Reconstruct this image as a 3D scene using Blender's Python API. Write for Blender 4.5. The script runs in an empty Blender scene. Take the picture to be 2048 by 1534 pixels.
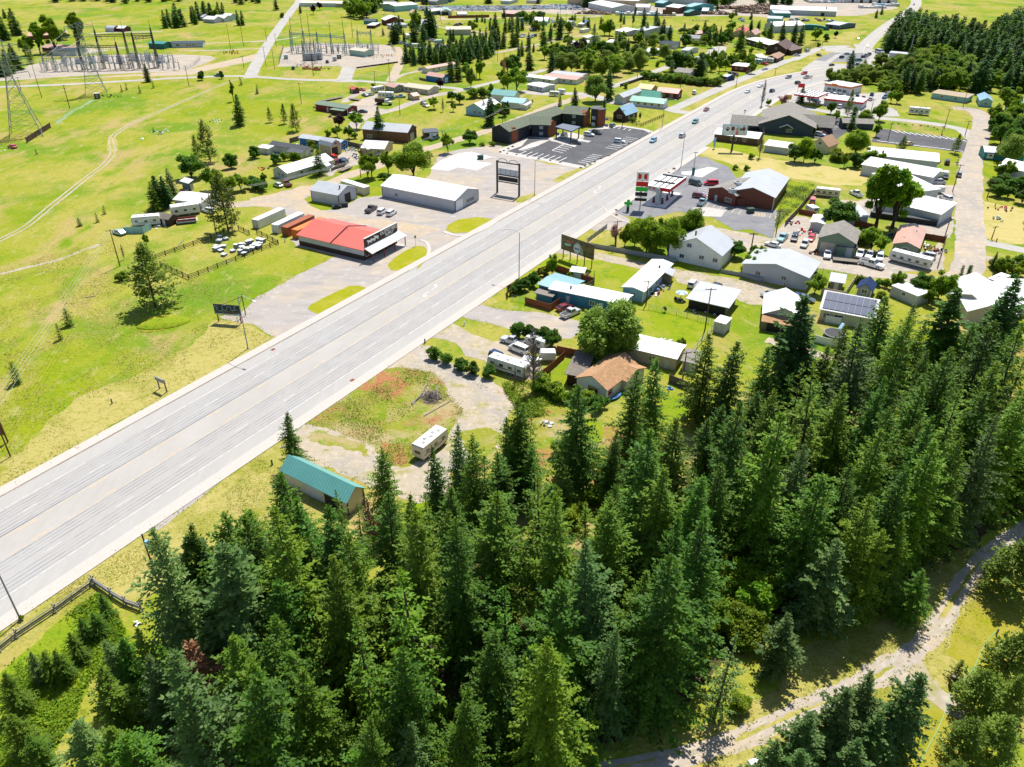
import bpy,bmesh,math,random
import numpy as np
from mathutils import Vector,Matrix
from mathutils.geometry import tessellate_polygon
R=math.radians
rnd=random.Random(7)
scene=bpy.context.scene
COL=scene.collection
FPX,PITCH,ROLL,CAMH=(1530.0,R(31.5),R(.313),80.8)
cam_d=bpy.data.cameras.new('camera')
cam_d.lens=36.0*FPX/2048.0
cam_d.sensor_width=36.0
cam_d.clip_start=1.0
cam_d.clip_end=9000.0
cam=bpy.data.objects.new('camera',cam_d)
COL.objects.link(cam)
scene.camera=cam
fw=Vector((0,math.cos(PITCH),-math.sin(PITCH)))
up0=Vector((0,math.sin(PITCH),math.cos(PITCH)))
rt0=Vector((1,0,0))
rt=rt0*math.cos(ROLL)+up0*math.sin(ROLL)
up=up0*math.cos(ROLL)-rt0*math.sin(ROLL)
m=Matrix((rt,up,-fw)).transposed().to_4x4()
m.translation=Vector((0,0,CAMH))
cam.matrix_world=m
SUN_AZ,SUN_EL=(R(20.0),R(61.0))
world=bpy.data.worlds.new('World')
scene.world=world
world.use_nodes=True
wn=world.node_tree
for n in list(wn.nodes):
 wn.nodes.remove(n)
sky=wn.nodes.new('ShaderNodeTexSky')
sky.sky_type='NISHITA'
sky.sun_disc=False
sky.sun_elevation=SUN_EL
sky.sun_rotation=SUN_AZ
sky.altitude=900
bg=wn.nodes.new('ShaderNodeBackground')
bg.inputs['Strength'].default_value=.1
wo=wn.nodes.new('ShaderNodeOutputWorld')
wn.links.new(sky.outputs[0],bg.inputs[0])
wn.links.new(bg.outputs[0],wo.inputs[0])
sd=bpy.data.lights.new('sun','SUN')
sd.energy=4.7
sd.angle=R(.53)
sd.color=(1.0,.955,.88)
sun=bpy.data.objects.new('sun',sd)
COL.objects.link(sun)
sv=Vector((math.sin(SUN_AZ)*math.cos(SUN_EL),math.cos(SUN_AZ)*math.cos(SUN_EL),math.sin(SUN_EL)))
sun.rotation_euler=sv.to_track_quat('Z','Y').to_euler()
sun.location=(0,0,300)
scene.view_settings.view_transform='Standard'
scene.view_settings.look='None'
scene.view_settings.exposure=.54
scene.view_settings.gamma=1.0
scene.render.engine='CYCLES'
scene.cycles.max_bounces=5
scene.cycles.diffuse_bounces=3
scene.cycles.glossy_bounces=2
scene.cycles.transmission_bounces=3
scene.cycles.transparent_max_bounces=4
scene.cycles.caustics_reflective=False
scene.cycles.caustics_refractive=False
def ray(x,y):
 X=(x-1024.0)/FPX
 Y=(767.0-y)/FPX
 return rt*X+up*Y+fw
def P(x,y,z=.0):
 d=ray(x,y)
 s=(z-CAMH)/d.z
 return Vector((d.x*s,d.y*s,z))
TILES=dict(a=(0,0,3.938),b=(500,0,3.938),c=(1000,0,3.938),d=(1500,0,3.737),e=(0,240,3.938),f=(500,220,3.938),g=(1000,220,3.938),h=(1500,220,3.737),i=(0,520,3.938),j=(500,520,3.938),k=(1000,500,3.938),l=(1500,500,3.737),m=(0,1000,2.873),n=(520,780,3.938),o=(1000,800,3.938),p=(1400,1020,2.985),q=(1000,0,6.827),r=(1280,0,6.827),s=(700,0,6.827),t=(580,260,10.24),u=(1240,100,5.689),v=(1500,180,7.877),w=(500,400,10.24),y=(960,200,6.827),x=(0,60,6.39),z=(0,0,1))
def K(s):
 out=[]
 T=TILES['z']
 for w in s.split():
  if w in TILES:
   T=TILES[w]
  else:
   a,b=w.split(',')
   out.append((T[0]+float(a)/T[2],T[1]+float(b)/T[2]))
 return out
def G(s,z=.0):
 return[P(x,y,z)for x,y in K(s)]
def G1(s,z=.0):
 return G(s,z)[0]
def srgb(r,g,b):
 f=lambda c:c/255.0/12.92 if c/255.0<=.04045 else((c/255.0+.055)/1.055)**2.4
 return(f(r),f(g),f(b))
MATS={}
def mat(name,col,rough=.75,metal=.0,spec=.3,vary=(),world_xy=False,bump=None,stripe=None,rand=.0,trans=.0,emit=0,coat=0,haveattr=None):
 if name in MATS:
  return MATS[name]
 mt=bpy.data.materials.new(name)
 mt.use_nodes=True
 nt=mt.node_tree
 N=nt.nodes
 Lk=nt.links.new
 bs=N['Principled BSDF']
 out=N['Material Output']
 bs.inputs['Roughness'].default_value=rough
 bs.inputs['Metallic'].default_value=metal
 bs.inputs['Specular IOR Level'].default_value=spec
 if coat:
  bs.inputs['Coat Weight'].default_value=coat
  bs.inputs['Coat Roughness'].default_value=.08
 if world_xy:
  src=N.new('ShaderNodeNewGeometry').outputs['Position']
 else:
  src=N.new('ShaderNodeTexCoord').outputs['Object']
 cur=N.new('ShaderNodeRGB')
 cur.outputs[0].default_value=(*col,1)
 cur=cur.outputs[0]
 for v in vary:
  c2,sc,lo,hi=v[:4]
  vec=src
  if len(v)>4:
   mp=N.new('ShaderNodeMapping')
   mp.inputs['Scale'].default_value=v[4]
   if len(v)>5:
    mp.inputs['Rotation'].default_value=(0,0,v[5])
   Lk(src,mp.inputs['Vector'])
   vec=mp.outputs[0]
  nz=N.new('ShaderNodeTexNoise')
  nz.inputs['Scale'].default_value=sc
  nz.inputs['Detail'].default_value=5.0
  nz.inputs['Roughness'].default_value=.62
  Lk(vec,nz.inputs['Vector'])
  mr=N.new('ShaderNodeMapRange')
  mr.inputs['From Min'].default_value=lo
  mr.inputs['From Max'].default_value=hi
  Lk(nz.outputs['Fac'],mr.inputs['Value'])
  mx=N.new('ShaderNodeMix')
  mx.data_type='RGBA'
  Lk(mr.outputs[0],mx.inputs['Factor'])
  Lk(cur,mx.inputs[6])
  mx.inputs[7].default_value=(*c2,1)
  cur=mx.outputs[2]
 if stripe:
  ax,period,dark,bd=stripe
  wv=N.new('ShaderNodeTexWave')
  wv.bands_direction=ax
  wv.wave_profile='SIN'
  wv.inputs['Scale'].default_value=.3142/period
  Lk(src,wv.inputs['Vector'])
  mr=N.new('ShaderNodeMapRange')
  mr.inputs['From Min'].default_value=.0
  mr.inputs['From Max'].default_value=.35
  mr.inputs['To Min'].default_value=1.0-dark
  mr.inputs['To Max'].default_value=1.0
  Lk(wv.outputs['Fac'],mr.inputs['Value'])
  vm=N.new('ShaderNodeVectorMath')
  vm.operation='SCALE'
  Lk(cur,vm.inputs[0])
  Lk(mr.outputs[0],vm.inputs['Scale'])
  cur=vm.outputs[0]
  if bd:
   bp=N.new('ShaderNodeBump')
   bp.inputs['Distance'].default_value=bd
   Lk(wv.outputs['Fac'],bp.inputs['Height'])
   Lk(bp.outputs[0],bs.inputs['Normal'])
 if rand:
  oi=N.new('ShaderNodeObjectInfo')
  mr=N.new('ShaderNodeMapRange')
  mr.inputs['To Min'].default_value=1.0-rand
  mr.inputs['To Max'].default_value=1.0+rand
  Lk(oi.outputs['Random'],mr.inputs['Value'])
  vm=N.new('ShaderNodeVectorMath')
  vm.operation='SCALE'
  Lk(cur,vm.inputs[0])
  Lk(mr.outputs[0],vm.inputs['Scale'])
  cur=vm.outputs[0]
  hs=N.new('ShaderNodeHueSaturation')
  mr2=N.new('ShaderNodeMapRange')
  mr2.inputs['To Min'].default_value=.5-rand*.035
  mr2.inputs['To Max'].default_value=.5+rand*.045
  wn_=N.new('ShaderNodeMath')
  wn_.operation='MULTIPLY'
  wn_.inputs[1].default_value=7.31
  fr=N.new('ShaderNodeMath')
  fr.operation='FRACT'
  Lk(oi.outputs['Random'],wn_.inputs[0])
  Lk(wn_.outputs[0],fr.inputs[0])
  Lk(fr.outputs[0],mr2.inputs['Value'])
  Lk(mr2.outputs[0],hs.inputs['Hue'])
  Lk(cur,hs.inputs['Color'])
  cur=hs.outputs[0]
 Lk(cur,bs.inputs['Base Color'])
 if bump:
  nz=N.new('ShaderNodeTexNoise')
  nz.inputs['Scale'].default_value=bump[0]
  nz.inputs['Detail'].default_value=4
  Lk(src,nz.inputs['Vector'])
  bp=N.new('ShaderNodeBump')
  bp.inputs['Distance'].default_value=bump[1]
  Lk(nz.outputs['Fac'],bp.inputs['Height'])
  Lk(bp.outputs[0],bs.inputs['Normal'])
 if trans:
  tr=N.new('ShaderNodeBsdfTranslucent')
  hs=N.new('ShaderNodeHueSaturation')
  hs.inputs['Hue'].default_value=.47
  hs.inputs['Value'].default_value=1.5
  Lk(cur,hs.inputs['Color'])
  Lk(hs.outputs[0],tr.inputs['Color'])
  ms=N.new('ShaderNodeMixShader')
  ms.inputs[0].default_value=trans
  Lk(bs.outputs[0],ms.inputs[1])
  Lk(tr.outputs[0],ms.inputs[2])
  Lk(ms.outputs[0],out.inputs['Surface'])
 MATS[name]=mt
 return mt
PAL=dict(white=(.8,.8,.78),offwhite=(.66,.65,.6),cream=(.62,.56,.42),tan=(.46,.36,.23),beige=(.52,.45,.35),grey=(.3,.31,.32),lgrey=(.5,.52,.54),dgrey=(.09,.095,.1),black=(.02,.02,.023),charcoal=(.028,.031,.036),blue=(.02,.16,.42),lblue=(.24,.44,.58),teal=(.05,.27,.25),dteal=(.03,.16,.15),navy=(.012,.035,.11),sky=(.3,.48,.62),red=(.5,.03,.03),dred=(.2,.02,.025),maroon=(.13,.03,.03),redroof=(.7,.15,.11),pinkroof=(.6,.36,.28),brown=(.13,.06,.035),dbrown=(.055,.03,.022),cedar=(.3,.1,.045),rust=(.34,.1,.04),orange=(.75,.2,.04),green=(.03,.22,.12),dgreen=(.03,.07,.05),greenroof=(.045,.33,.23),sage=(.2,.27,.19),olive=(.155,.18,.125),yellow=(.75,.45,.03),gold=(.7,.48,.2),silver=(.55,.57,.6),shingle=(.27,.25,.22),dshingle=(.07,.075,.085),orangeshingle=(.43,.25,.13),wood=(.33,.2,.1),oldwood=(.2,.17,.14),tealroof=(.13,.38,.35),lteal=(.28,.5,.52),bluegrey=(.1,.15,.2),slate=(.045,.065,.085),brick=(.17,.05,.03),plum=(.1,.02,.03),mint=(.36,.52,.44),deepsky=(.05,.22,.32),aqua=(.26,.46,.5),concrete=(.44,.43,.4),limegreen=(.04,.5,.06),brightred=(.62,.02,.02),graphite=(.04,.042,.046),stone=(.26,.25,.24))
def c_(k):
 return PAL[k]if isinstance(k,str)else k
def wallm(k):
 c=c_(k)
 d=tuple((x*.82 for x in c))
 return mat('wall_%s'%k,c,.7,vary=[(d,.35,.45,.75)],stripe=('Z',.25,.1,.01))
def ribwall(k):
 c=c_(k)
 return mat('metal_wall_%s'%k,c,.5,vary=[(tuple((x*.86 for x in c)),.3,.45,.75)],stripe=('X',.45,.12,.02))
def roofm(k,ax='X',kind='metal'):
 c=c_(k)
 d=tuple((x*.78 for x in c))
 if kind=='metal':
  return mat('metal_roof_%s_%s'%(k,ax),c,.42,spec=.4,vary=[(d,.22,.46,.72),(tuple((x*.68 for x in c)),1.1,.6,.8,(2.5,.35,1)if ax=='X' else(.35,2.5,1)),(tuple((x*.9 for x in c)),3,.4,.6)],stripe=(ax,.55,.2,.03))
 return mat('shingle_roof_%s'%k,c,.9,vary=[(tuple((x*.62 for x in c)),3.2,.42,.66),(tuple((min(1,x*1.3)for x in c)),1.1,.5,.75)],bump=(6,.03))
def plain(k,rough=.6,metal=.0):
 c=c_(k)
 return mat('paint_%s'%k,c,rough,metal,vary=[(tuple((x*.8 for x in c)),1.4,.5,.8)])
def carpaint(k):
 return mat('car_paint_%s'%k,c_(k),.28,.15 if k in('silver','grey','graphite')else.0,spec=.5,coat=.6)
GLASS=mat('window_glass',(.015,.025,.035),.08,spec=.8,vary=[((.05,.07,.09),.8,.4,.7)])
RUBBER=mat('rubber',(.012,.012,.013),.85)
STEEL=mat('galvanised_steel',(.3,.34,.34),.5,.5,vary=[((.2,.23,.23),2,.4,.7)])
DARKSTEEL=mat('dark_steel',(.05,.055,.06),.5,.3)
WOODPOLE=mat('treated_pole_wood',(.13,.065,.03),.85,vary=[((.07,.04,.025),4,.4,.7)],rand=.15)
FENCEWOOD=mat('weathered_fence_wood',(.17,.14,.11),.9,vary=[((.09,.075,.06),2,.4,.7)],stripe=('X',.2,.25,.01))
CEDARF=mat('cedar_fence_boards',(.28,.085,.035),.85,vary=[((.17,.06,.03),2,.4,.7)],stripe=('X',.2,.25,.01))
DARKRAIL=mat('dark_stained_rail',(.022,.02,.018),.8)
CONC=mat('concrete',(.47,.44,.4),.9,vary=[((.36,.33,.3),.5,.45,.75),((.55,.53,.5),3,.5,.7)],world_xy=True)
class MB:
 def __init__(s):
  s.v=[]
  s.f=[]
 def add(s,vs,fs):
  o=len(s.v)
  s.v.extend([tuple(p)for p in vs])
  s.f.extend([tuple((i+o for i in q))for q in fs])
  return s
 def box(s,x0,y0,z0,x1,y1,z1):
  x0,x1=(min(x0,x1),max(x0,x1))
  y0,y1=(min(y0,y1),max(y0,y1))
  z0,z1=(min(z0,z1),max(z0,z1))
  return s.add([(x0,y0,z0),(x1,y0,z0),(x1,y1,z0),(x0,y1,z0),(x0,y0,z1),(x1,y0,z1),(x1,y1,z1),(x0,y1,z1)],[(0,3,2,1),(4,5,6,7),(0,1,5,4),(1,2,6,5),(2,3,7,6),(3,0,4,7)])
 def prism(s,poly,axis,a,b):
  n=len(poly)
  def q(p,t):
   return(t,p[0],p[1])if axis=='x' else(p[0],t,p[1])if axis=='y' else(p[0],p[1],t)
  vs=[q(p,a)for p in poly]+[q(p,b)for p in poly]
  fs=[tuple(range(n-1,-1,-1)),tuple(range(n,2*n))]+[(i,(i+1)%n,n+(i+1)%n,n+i)for i in range(n)]
  return s.add(vs,fs)
 def tube(s,a,b,r0,r1=None,n=6,caps=True):
  a=Vector(a)
  b=Vector(b)
  r1=r0 if r1 is None else r1
  d=b-a
  if d.length<1e-06:
   return s
  d.normalize()
  u=d.orthogonal().normalized()
  w=d.cross(u)
  vs=[]
  for c,r in((a,r0),(b,r1)):
   for i in range(n):
    t=2*math.pi*i/n
    vs.append(c+u*(math.cos(t)*r)+w*(math.sin(t)*r))
  fs=[(i,(i+1)%n,n+(i+1)%n,n+i)for i in range(n)]
  if caps:
   fs+=[tuple(range(n-1,-1,-1)),tuple(range(n,2*n))]
  return s.add(vs,fs)
 def path(s,pts,r0,r1=None,n=6):
  r1=r0 if r1 is None else r1
  m_=len(pts)-1
  for i in range(m_):
   s.tube(pts[i],pts[i+1],r0+(r1-r0)*i/m_,r0+(r1-r0)*(i+1)/m_,n)
  return s
 def dome(s,c,rx,ry,rz,n=10,m_=4,z0=.0):
  vs=[]
  fs=[]
  for j in range(m_):
   ph=math.pi/2*j/m_
   for i in range(n):
    t=2*math.pi*i/n
    vs.append((c[0]+rx*math.cos(ph)*math.cos(t),c[1]+ry*math.cos(ph)*math.sin(t),c[2]+rz*math.sin(ph)))
  vs.append((c[0],c[1],c[2]+rz))
  for j in range(m_-1):
   for i in range(n):
    fs.append((j*n+i,j*n+(i+1)%n,(j+1)*n+(i+1)%n,(j+1)*n+i))
  for i in range(n):
   fs.append(((m_-1)*n+i,(m_-1)*n+(i+1)%n,m_*n))
  fs.append(tuple(range(n-1,-1,-1)))
  return s.add(vs,fs)
 def mesh(s,name):
  me=bpy.data.meshes.new(name)
  me.from_pydata(s.v,[],s.f)
  bm=bmesh.new()
  bm.from_mesh(me)
  bmesh.ops.recalc_face_normals(bm,faces=bm.faces)
  bm.to_mesh(me)
  bm.free()
  return me
 def build(s,name,material,parent=None,smooth=False):
  me=s.mesh(name)
  if material:
   me.materials.append(material)
  if smooth:
   me.polygons.foreach_set('use_smooth',[True]*len(me.polygons))
  return link(name,me,parent)
def link(name,me,parent=None):
 o=bpy.data.objects.new(name,me)
 COL.objects.link(o)
 if parent:
  o.parent=parent
 return o
NEED=[]
def tag(o,label=None,cat=None,group=None,kind=None):
 if label:
  o['label']=label
 if cat:
  o['category']=cat
 if group:
  o['group']=group
 if kind:
  o['kind']=kind
 return o
def thing(name,loc,rz=.0,label=None,cat=None,group=None,kind=None,auto=None):
 o=bpy.data.objects.new(name,None)
 o.empty_display_size=.5
 COL.objects.link(o)
 o.location=loc
 o.rotation_euler=(0,0,rz)
 tag(o,label,cat,group,kind)
 if auto:
  NEED.append((o,auto))
 return o
def copy_tree(o,parent=None):
 c=o.copy()
 COL.objects.link(c)
 if parent:
  c.parent=parent
 for ch in KIDS.get(o.name,()):
  copy_tree(ch,c)
 return c
KIDS={}
def note_kids(root):
 def walk(o):
  ch=list(o.children)
  KIDS[o.name]=ch
  for c in ch:
   walk(c)
 walk(root)
MARKS=[]
def mark(phrase,pos):
 MARKS.append((phrase,pos[0],pos[1]))
def smooth_line(pts,step=3.0):
 P_=[Vector((p[0],p[1]))for p in pts]
 out=[]
 for i in range(len(P_)-1):
  p0=P_[max(0,i-1)]
  p1=P_[i]
  p2=P_[i+1]
  p3=P_[min(len(P_)-1,i+2)]
  n=max(1,int((p2-p1).length/step))
  for k in range(n):
   t=k/n
   out.append(.5*(2*p1+(p2-p0)*t+(2*p0-5*p1+4*p2-p3)*t*t+(-p0+3*p1-3*p2+p3)*t**3))
 out.append(P_[-1])
 return out
def jag(poly,step,amp,r_):
 out=[]
 n=len(poly)
 S=r_.uniform(0,9)
 for i in range(n):
  a=Vector(poly[i][:2])
  b=Vector(poly[(i+1)%n][:2])
  d=b-a
  L=d.length
  k=max(1,min(110,int(L/(step*.45))))
  nn=Vector((-d.y,d.x))/max(L,1e-06)
  for j in range(k):
   s_=S+L*j/k
   off=amp*(.55*math.sin(s_*.55/step+1)+.4*math.sin(s_*1.7/step)+r_.uniform(-.3,.3))
   out.append(a+d*(j/k)+nn*off)
  S+=L
 return out
ZC=[0]
def zz(z):
 ZC[0]+=1
 return z+.0002*(ZC[0]%10)
def sheet(name,poly,material,z,jitter=.0,step=2.0,kind='structure'):
 z=zz(z)
 poly=[Vector((p[0],p[1]))for p in poly]
 if jitter:
  poly=jag(poly,step,jitter,random.Random(hash(len(poly))+int(z*10000.0)))
 vs=[Vector((p.x,p.y,z))for p in poly]
 tris=tessellate_polygon([vs])
 me=bpy.data.meshes.new(name)
 fs=[]
 for t in tris:
  a,b,c=(vs[i]for i in t)
  if(b-a).cross(c-a).z<0:
   t=(t[0],t[2],t[1])
  fs.append(tuple(t))
 me.from_pydata([tuple(v)for v in vs],[],fs)
 me.materials.append(material)
 o=link(name,me)
 o['kind']=kind
 return o
def ribbon_mb(mb,line,off0,off1,z,wob=.0,r_=None):
 n=len(line)
 vs=[]
 for i,p in enumerate(line):
  d=(line[min(n-1,i+1)]-line[max(0,i-1)]).normalized()
  rr=Vector((d.y,-d.x))
  w0=r_.uniform(-wob,wob)if wob else 0
  w1=r_.uniform(-wob,wob)if wob else 0
  a=p+rr*(off0+w0)
  b=p+rr*(off1+w1)
  vs+=[(a.x,a.y,z),(b.x,b.y,z)]
 fs=[(2*i,2*i+1,2*i+3,2*i+2)for i in range(n-1)]
 mb.add(vs,fs)
 return mb
def road(name,s,width,material,z,wob=.0,off=.0):
 line=smooth_line(G(s),2.5)
 mb=MB()
 z=zz(z)
 ribbon_mb(mb,line,off-width/2,off+width/2,z,wob,random.Random(int(width*100)+len(line)))
 o=mb.build(name,material)
 o['kind']='structure'
 return o
'THE SETTING'
g_base=(.205,.255,.012)
GRASS=mat('meadow_grass',(.222,.262,.01),.95,spec=.05,world_xy=True,vary=[((.33,.3,.06),.012,.42,.58),((.125,.225,.014),.021,.5,.62),((.37,.28,.11),.05,.52,.66,(1,.55,1),.5),((.145,.235,.006),.14,.5,.68,(1,.4,1),.5),((.37,.33,.12),.33,.56,.74,(1,.5,1),.4),((.09,.14,.006),.8,.56,.78),((.42,.39,.17),2.4,.58,.76),((.12,.16,.01),3.6,.6,.78)],bump=(1.2,.3))
DRY=mat('dry_verge_grass',(.38,.33,.1),.95,spec=.05,world_xy=True,vary=[((.24,.25,.03),.07,.45,.62),((.42,.35,.13),.25,.5,.72),((.22,.22,.03),.9,.5,.7),((.46,.41,.19),3.2,.55,.75),((.16,.17,.02),2.0,.62,.8)],bump=(2.5,.15))
LAWN=mat('green_lawn',(.215,.275,.01),.95,spec=.05,world_xy=True,vary=[((.31,.29,.05),.09,.45,.65),((.12,.22,.006),.3,.5,.7),((.34,.3,.09),.9,.56,.76),((.1,.17,.006),2.5,.58,.8)],bump=(2.5,.12))
LUSH=mat('lush_grass',(.175,.26,.012),.95,spec=.05,world_xy=True,vary=[((.26,.28,.02),.2,.4,.62),((.07,.17,.006),.8,.5,.75),((.25,.28,.03),2,.6,.8)],bump=(2,.25))
MUSTARD=mat('mustard_lawn',(.3,.27,.04),.95,spec=.05,world_xy=True,vary=[((.22,.24,.006),.4,.45,.7),((.34,.3,.02),1.8,.5,.75)],bump=(3,.1))
SEED=mat('tan_field_grass',(.44,.37,.14),.95,spec=.05,world_xy=True,vary=[((.3,.3,.05),.12,.5,.7),((.5,.4,.2),.5,.5,.75),((.27,.25,.06),2,.6,.8)],bump=(2,.15))
WEEDY=mat('weedy_ground',(.24,.25,.03),.95,spec=.05,world_xy=True,vary=[((.36,.29,.14),.1,.46,.6),((.14,.23,.012),.3,.5,.66),((.34,.15,.075),.13,.54,.66),((.38,.34,.16),1.1,.56,.74),((.1,.16,.01),2.2,.6,.8)],bump=(1.5,.25))
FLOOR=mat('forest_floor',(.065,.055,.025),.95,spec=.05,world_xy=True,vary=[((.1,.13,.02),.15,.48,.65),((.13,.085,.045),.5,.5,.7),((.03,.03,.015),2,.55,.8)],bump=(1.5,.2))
GRAVEL=mat('gravel',(.4,.345,.285),.95,spec=.05,world_xy=True,vary=[((.33,.3,.26),.1,.42,.66),((.46,.37,.27),.06,.5,.66),((.5,.46,.4),.6,.5,.75),((.25,.22,.18),3.5,.62,.85),((.29,.27,.25),.05,.55,.75,(1,3,1),.6)],bump=(4,.03))
SANDY=mat('sandy_gravel',(.4,.34,.255),.95,spec=.05,world_xy=True,vary=[((.33,.3,.26),.13,.45,.66),((.29,.27,.1),.22,.54,.66),((.22,.23,.04),.6,.6,.72),((.52,.44,.34),.8,.5,.75),((.24,.2,.15),3.5,.62,.85)],bump=(4,.03))
DIRT=mat('dirt_road',(.44,.35,.24),.95,spec=.05,world_xy=True,vary=[((.36,.32,.27),.12,.45,.66),((.52,.43,.33),.6,.5,.75),((.3,.24,.16),3,.6,.85)],bump=(4,.03))
LOTGREY=mat('worn_lot_surface',(.36,.325,.3),.92,spec=.1,world_xy=True,vary=[((.43,.36,.27),.05,.46,.64),((.3,.28,.265),.11,.48,.68,(1,3,1),.4),((.47,.44,.4),.35,.55,.75),((.25,.23,.21),2.8,.62,.85)],bump=(4,.02))
ROADPALE=mat('pale_road',(.4,.38,.345),.9,spec=.1,world_xy=True,vary=[((.33,.31,.29),.12,.45,.7),((.46,.44,.41),.9,.5,.75),((.29,.27,.25),3,.62,.85)])
ASPHOLD=mat('weathered_asphalt',(.39,.373,.348),.85,spec=.15,world_xy=True,vary=[((.365,.35,.33),.05,.4,.7),((.42,.405,.38),.4,.5,.75,(2.2,.35,1),-.53),((.31,.3,.295),2.4,.6,.85)],bump=(8,.01))
ASPLANE=mat('highway_lane_asphalt',(.375,.36,.34),.85,spec=.15,world_xy=True,vary=[((.355,.34,.325),.5,.42,.68,(2.4,.16,1),-.53),((.385,.378,.365),.09,.5,.75),((.27,.265,.265),2.6,.62,.85),((.3,.295,.29),1.1,.6,.78,(2.6,.05,1),-.53)],bump=(8,.01))
ASPTURN=mat('centre_lane_asphalt',(.388,.365,.335),.85,spec=.15,world_xy=True,vary=[((.37,.345,.32),.4,.45,.7,(2.2,.3,1),-.53),((.43,.4,.375),.09,.5,.75),((.3,.285,.27),2.6,.62,.85)],bump=(8,.01))
ASPDARK=mat('fresh_dark_asphalt',(.085,.085,.092),.85,spec=.2,world_xy=True,vary=[((.12,.12,.125),.12,.45,.7),((.065,.065,.07),.7,.5,.75),((.15,.15,.15),3,.66,.85)])
ASPMID=mat('mid_grey_asphalt',(.2,.2,.21),.85,spec=.15,world_xy=True,vary=[((.27,.265,.26),.09,.46,.68),((.15,.15,.16),.3,.52,.72),((.32,.31,.3),2.4,.64,.85)])
WALKM=mat('sidewalk_concrete',(.48,.435,.39),.9,spec=.1,world_xy=True,vary=[((.48,.44,.4),.3,.46,.7),((.54,.5,.45),2,.5,.8)])
PADW=mat('new_white_concrete',(.7,.68,.66),.85,spec=.15,world_xy=True,vary=[((.62,.6,.58),.25,.5,.75)])
SEAM=mat('tar_seam',(.175,.175,.185),.8,spec=.1,world_xy=True,vary=[((.33,.32,.305),.3,.42,.62)])
SEAMD=mat('dark_tar_seam',(.115,.12,.14),.8,spec=.1,world_xy=True,vary=[((.21,.21,.22),.3,.5,.7)])
PAINTW=mat('white_road_paint',(.6,.585,.55),.7,world_xy=True,vary=[((.42,.4,.38),1.1,.44,.66)])
PAINTY=mat('yellow_road_paint',(.62,.46,.23),.7,world_xy=True,vary=[((.42,.38,.32),.9,.44,.64)])
GUTTER=mat('dark_gutter_joint',(.27,.2,.14),.9,world_xy=True,vary=[((.4,.36,.32),.2,.45,.7)])  # brown joint line along the kerb, paler in patches
ground=MB()
ground.add([(-3500,-250,0),(3500,-250,0),(3500,6000,0),(-3500,6000,0)],[(0,1,2,3)])
gr=ground.build('ground',GRASS)
gr['kind']='structure'
def patch(name,s,mt,z,jit=.5,step=2.0):
 return sheet(name,G(s),mt,z,jit,step)
patch('dry_grass_verge','z 0,985 280,822 430,748 560,680 500,648 430,640 380,690 300,740 180,780 90,850 40,900 0,915',DRY,.01,.8)
patch('dry_grass_verge','z 0,1255 150,1155 280,1072 300,1060 445,965 520,905 545,893 590,915 570,945 620,960 640,1010 700,1030 720,1080 560,1130 420,1130 330,1160 270,1225 180,1170 100,1240 40,1290 0,1320',DRY,.01,.8)
patch('dry_grass_verge','z 985,583 1010,560 1090,508 1130,515 1190,470 1235,455 1270,462 1240,480 1215,470 1172,487 1220,505 1190,530 1120,560 1040,570 1010,600 960,612',DRY,.01,.6)
patch('dry_grass_strip','u 380,815 640,700 820,700 950,650 1150,540 1300,460 1500,370 1750,290 2048,235 2048,140 1900,165 1600,270 1400,345 1150,470 900,590 700,680',DRY,.01,.5)
patch('dry_grass_strip','d 0,590 240,530 450,500 560,490 460,470 340,465 230,500',DRY,.011,.4)
patch('dry_grass_island','d 440,390 520,360 740,355 830,375 740,390 660,395 560,430 500,450 445,440',DRY,.01,.5)
patch('dry_grass_island','d 800,400 960,400 1120,440 1100,460 940,470 840,470 850,440 900,420',DRY,.01,.5)
patch('dry_grass_verge','d 580,310 700,240 880,230 760,300 760,330 600,335',DRY,.01,.5)
patch('grass_field','d 890,290 1000,240 1010,330 1060,380 960,370 900,350',LAWN,.011,.5)
patch('tan_field','h 0,340 280,380 560,420 900,460 930,520 830,560 640,560 560,560 500,540 280,500 130,450 0,480 g 1990,500 1850,440 1600,350 1520,360 1590,290 1800,300',SEED,.012,1.0)
patch('lush_weed_strip','h 230,510 480,560 480,610 360,720 260,800 180,900 210,740 240,640',LUSH,.013,.6)
patch('green_verge','g 1680,230 1720,180 1770,190 2000,300 2048,360 1950,350 1700,280',LAWN,.013,.4)
patch('green_verge','u 1250,900 1560,680 1570,760 1540,850 1390,910 1300,930',LAWN,.012,.3)
patch('front_yard_lawn','k 380,60 700,80 1240,100 1180,190 1000,320 930,340 760,330 740,210 450,150 350,150 200,250 60,330 60,380 0,420 -60,360 100,240 250,110',LAWN,.012,.4)
patch('yard_lawn','k 1170,440 1650,580 1690,620 1500,820 1230,720 1000,620 1030,480 1120,400',LAWN,.012,.4)
patch('back_lawn','k 430,940 520,850 620,870 700,860 620,1000 540,1090 480,1080 330,1020',LUSH,.015,.2)
patch('back_lawn','k 1260,1130 1500,1150 1520,1260 o 1500,60 1450,140 1260,190 1200,100',LUSH,.015,.3)
patch('mustard_lawn_patch','p 1600,480 1750,490 1934,590 1934,700 1880,850 1800,960 1620,930 1480,870 1440,800 1460,700 1540,560',MUSTARD,.013,.25)
patch('lawn_corner','p 1240,1250 1420,1180 1560,1240 1560,1534 1500,1600 1200,1600 1230,1400',MUSTARD,.013,.3)
patch('dry_grass_clearing','p 0,1290 250,1180 480,1060 520,840 900,740 1150,640 1300,300 1420,250 1600,240 1700,230 1934,160 1934,560 1700,470 1600,490 1500,640 1480,860 1640,1000 1640,1250 1400,1180 1200,1300 900,1400 400,1560 -300,1600 -600,1560',DRY,.01,.5)
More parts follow.
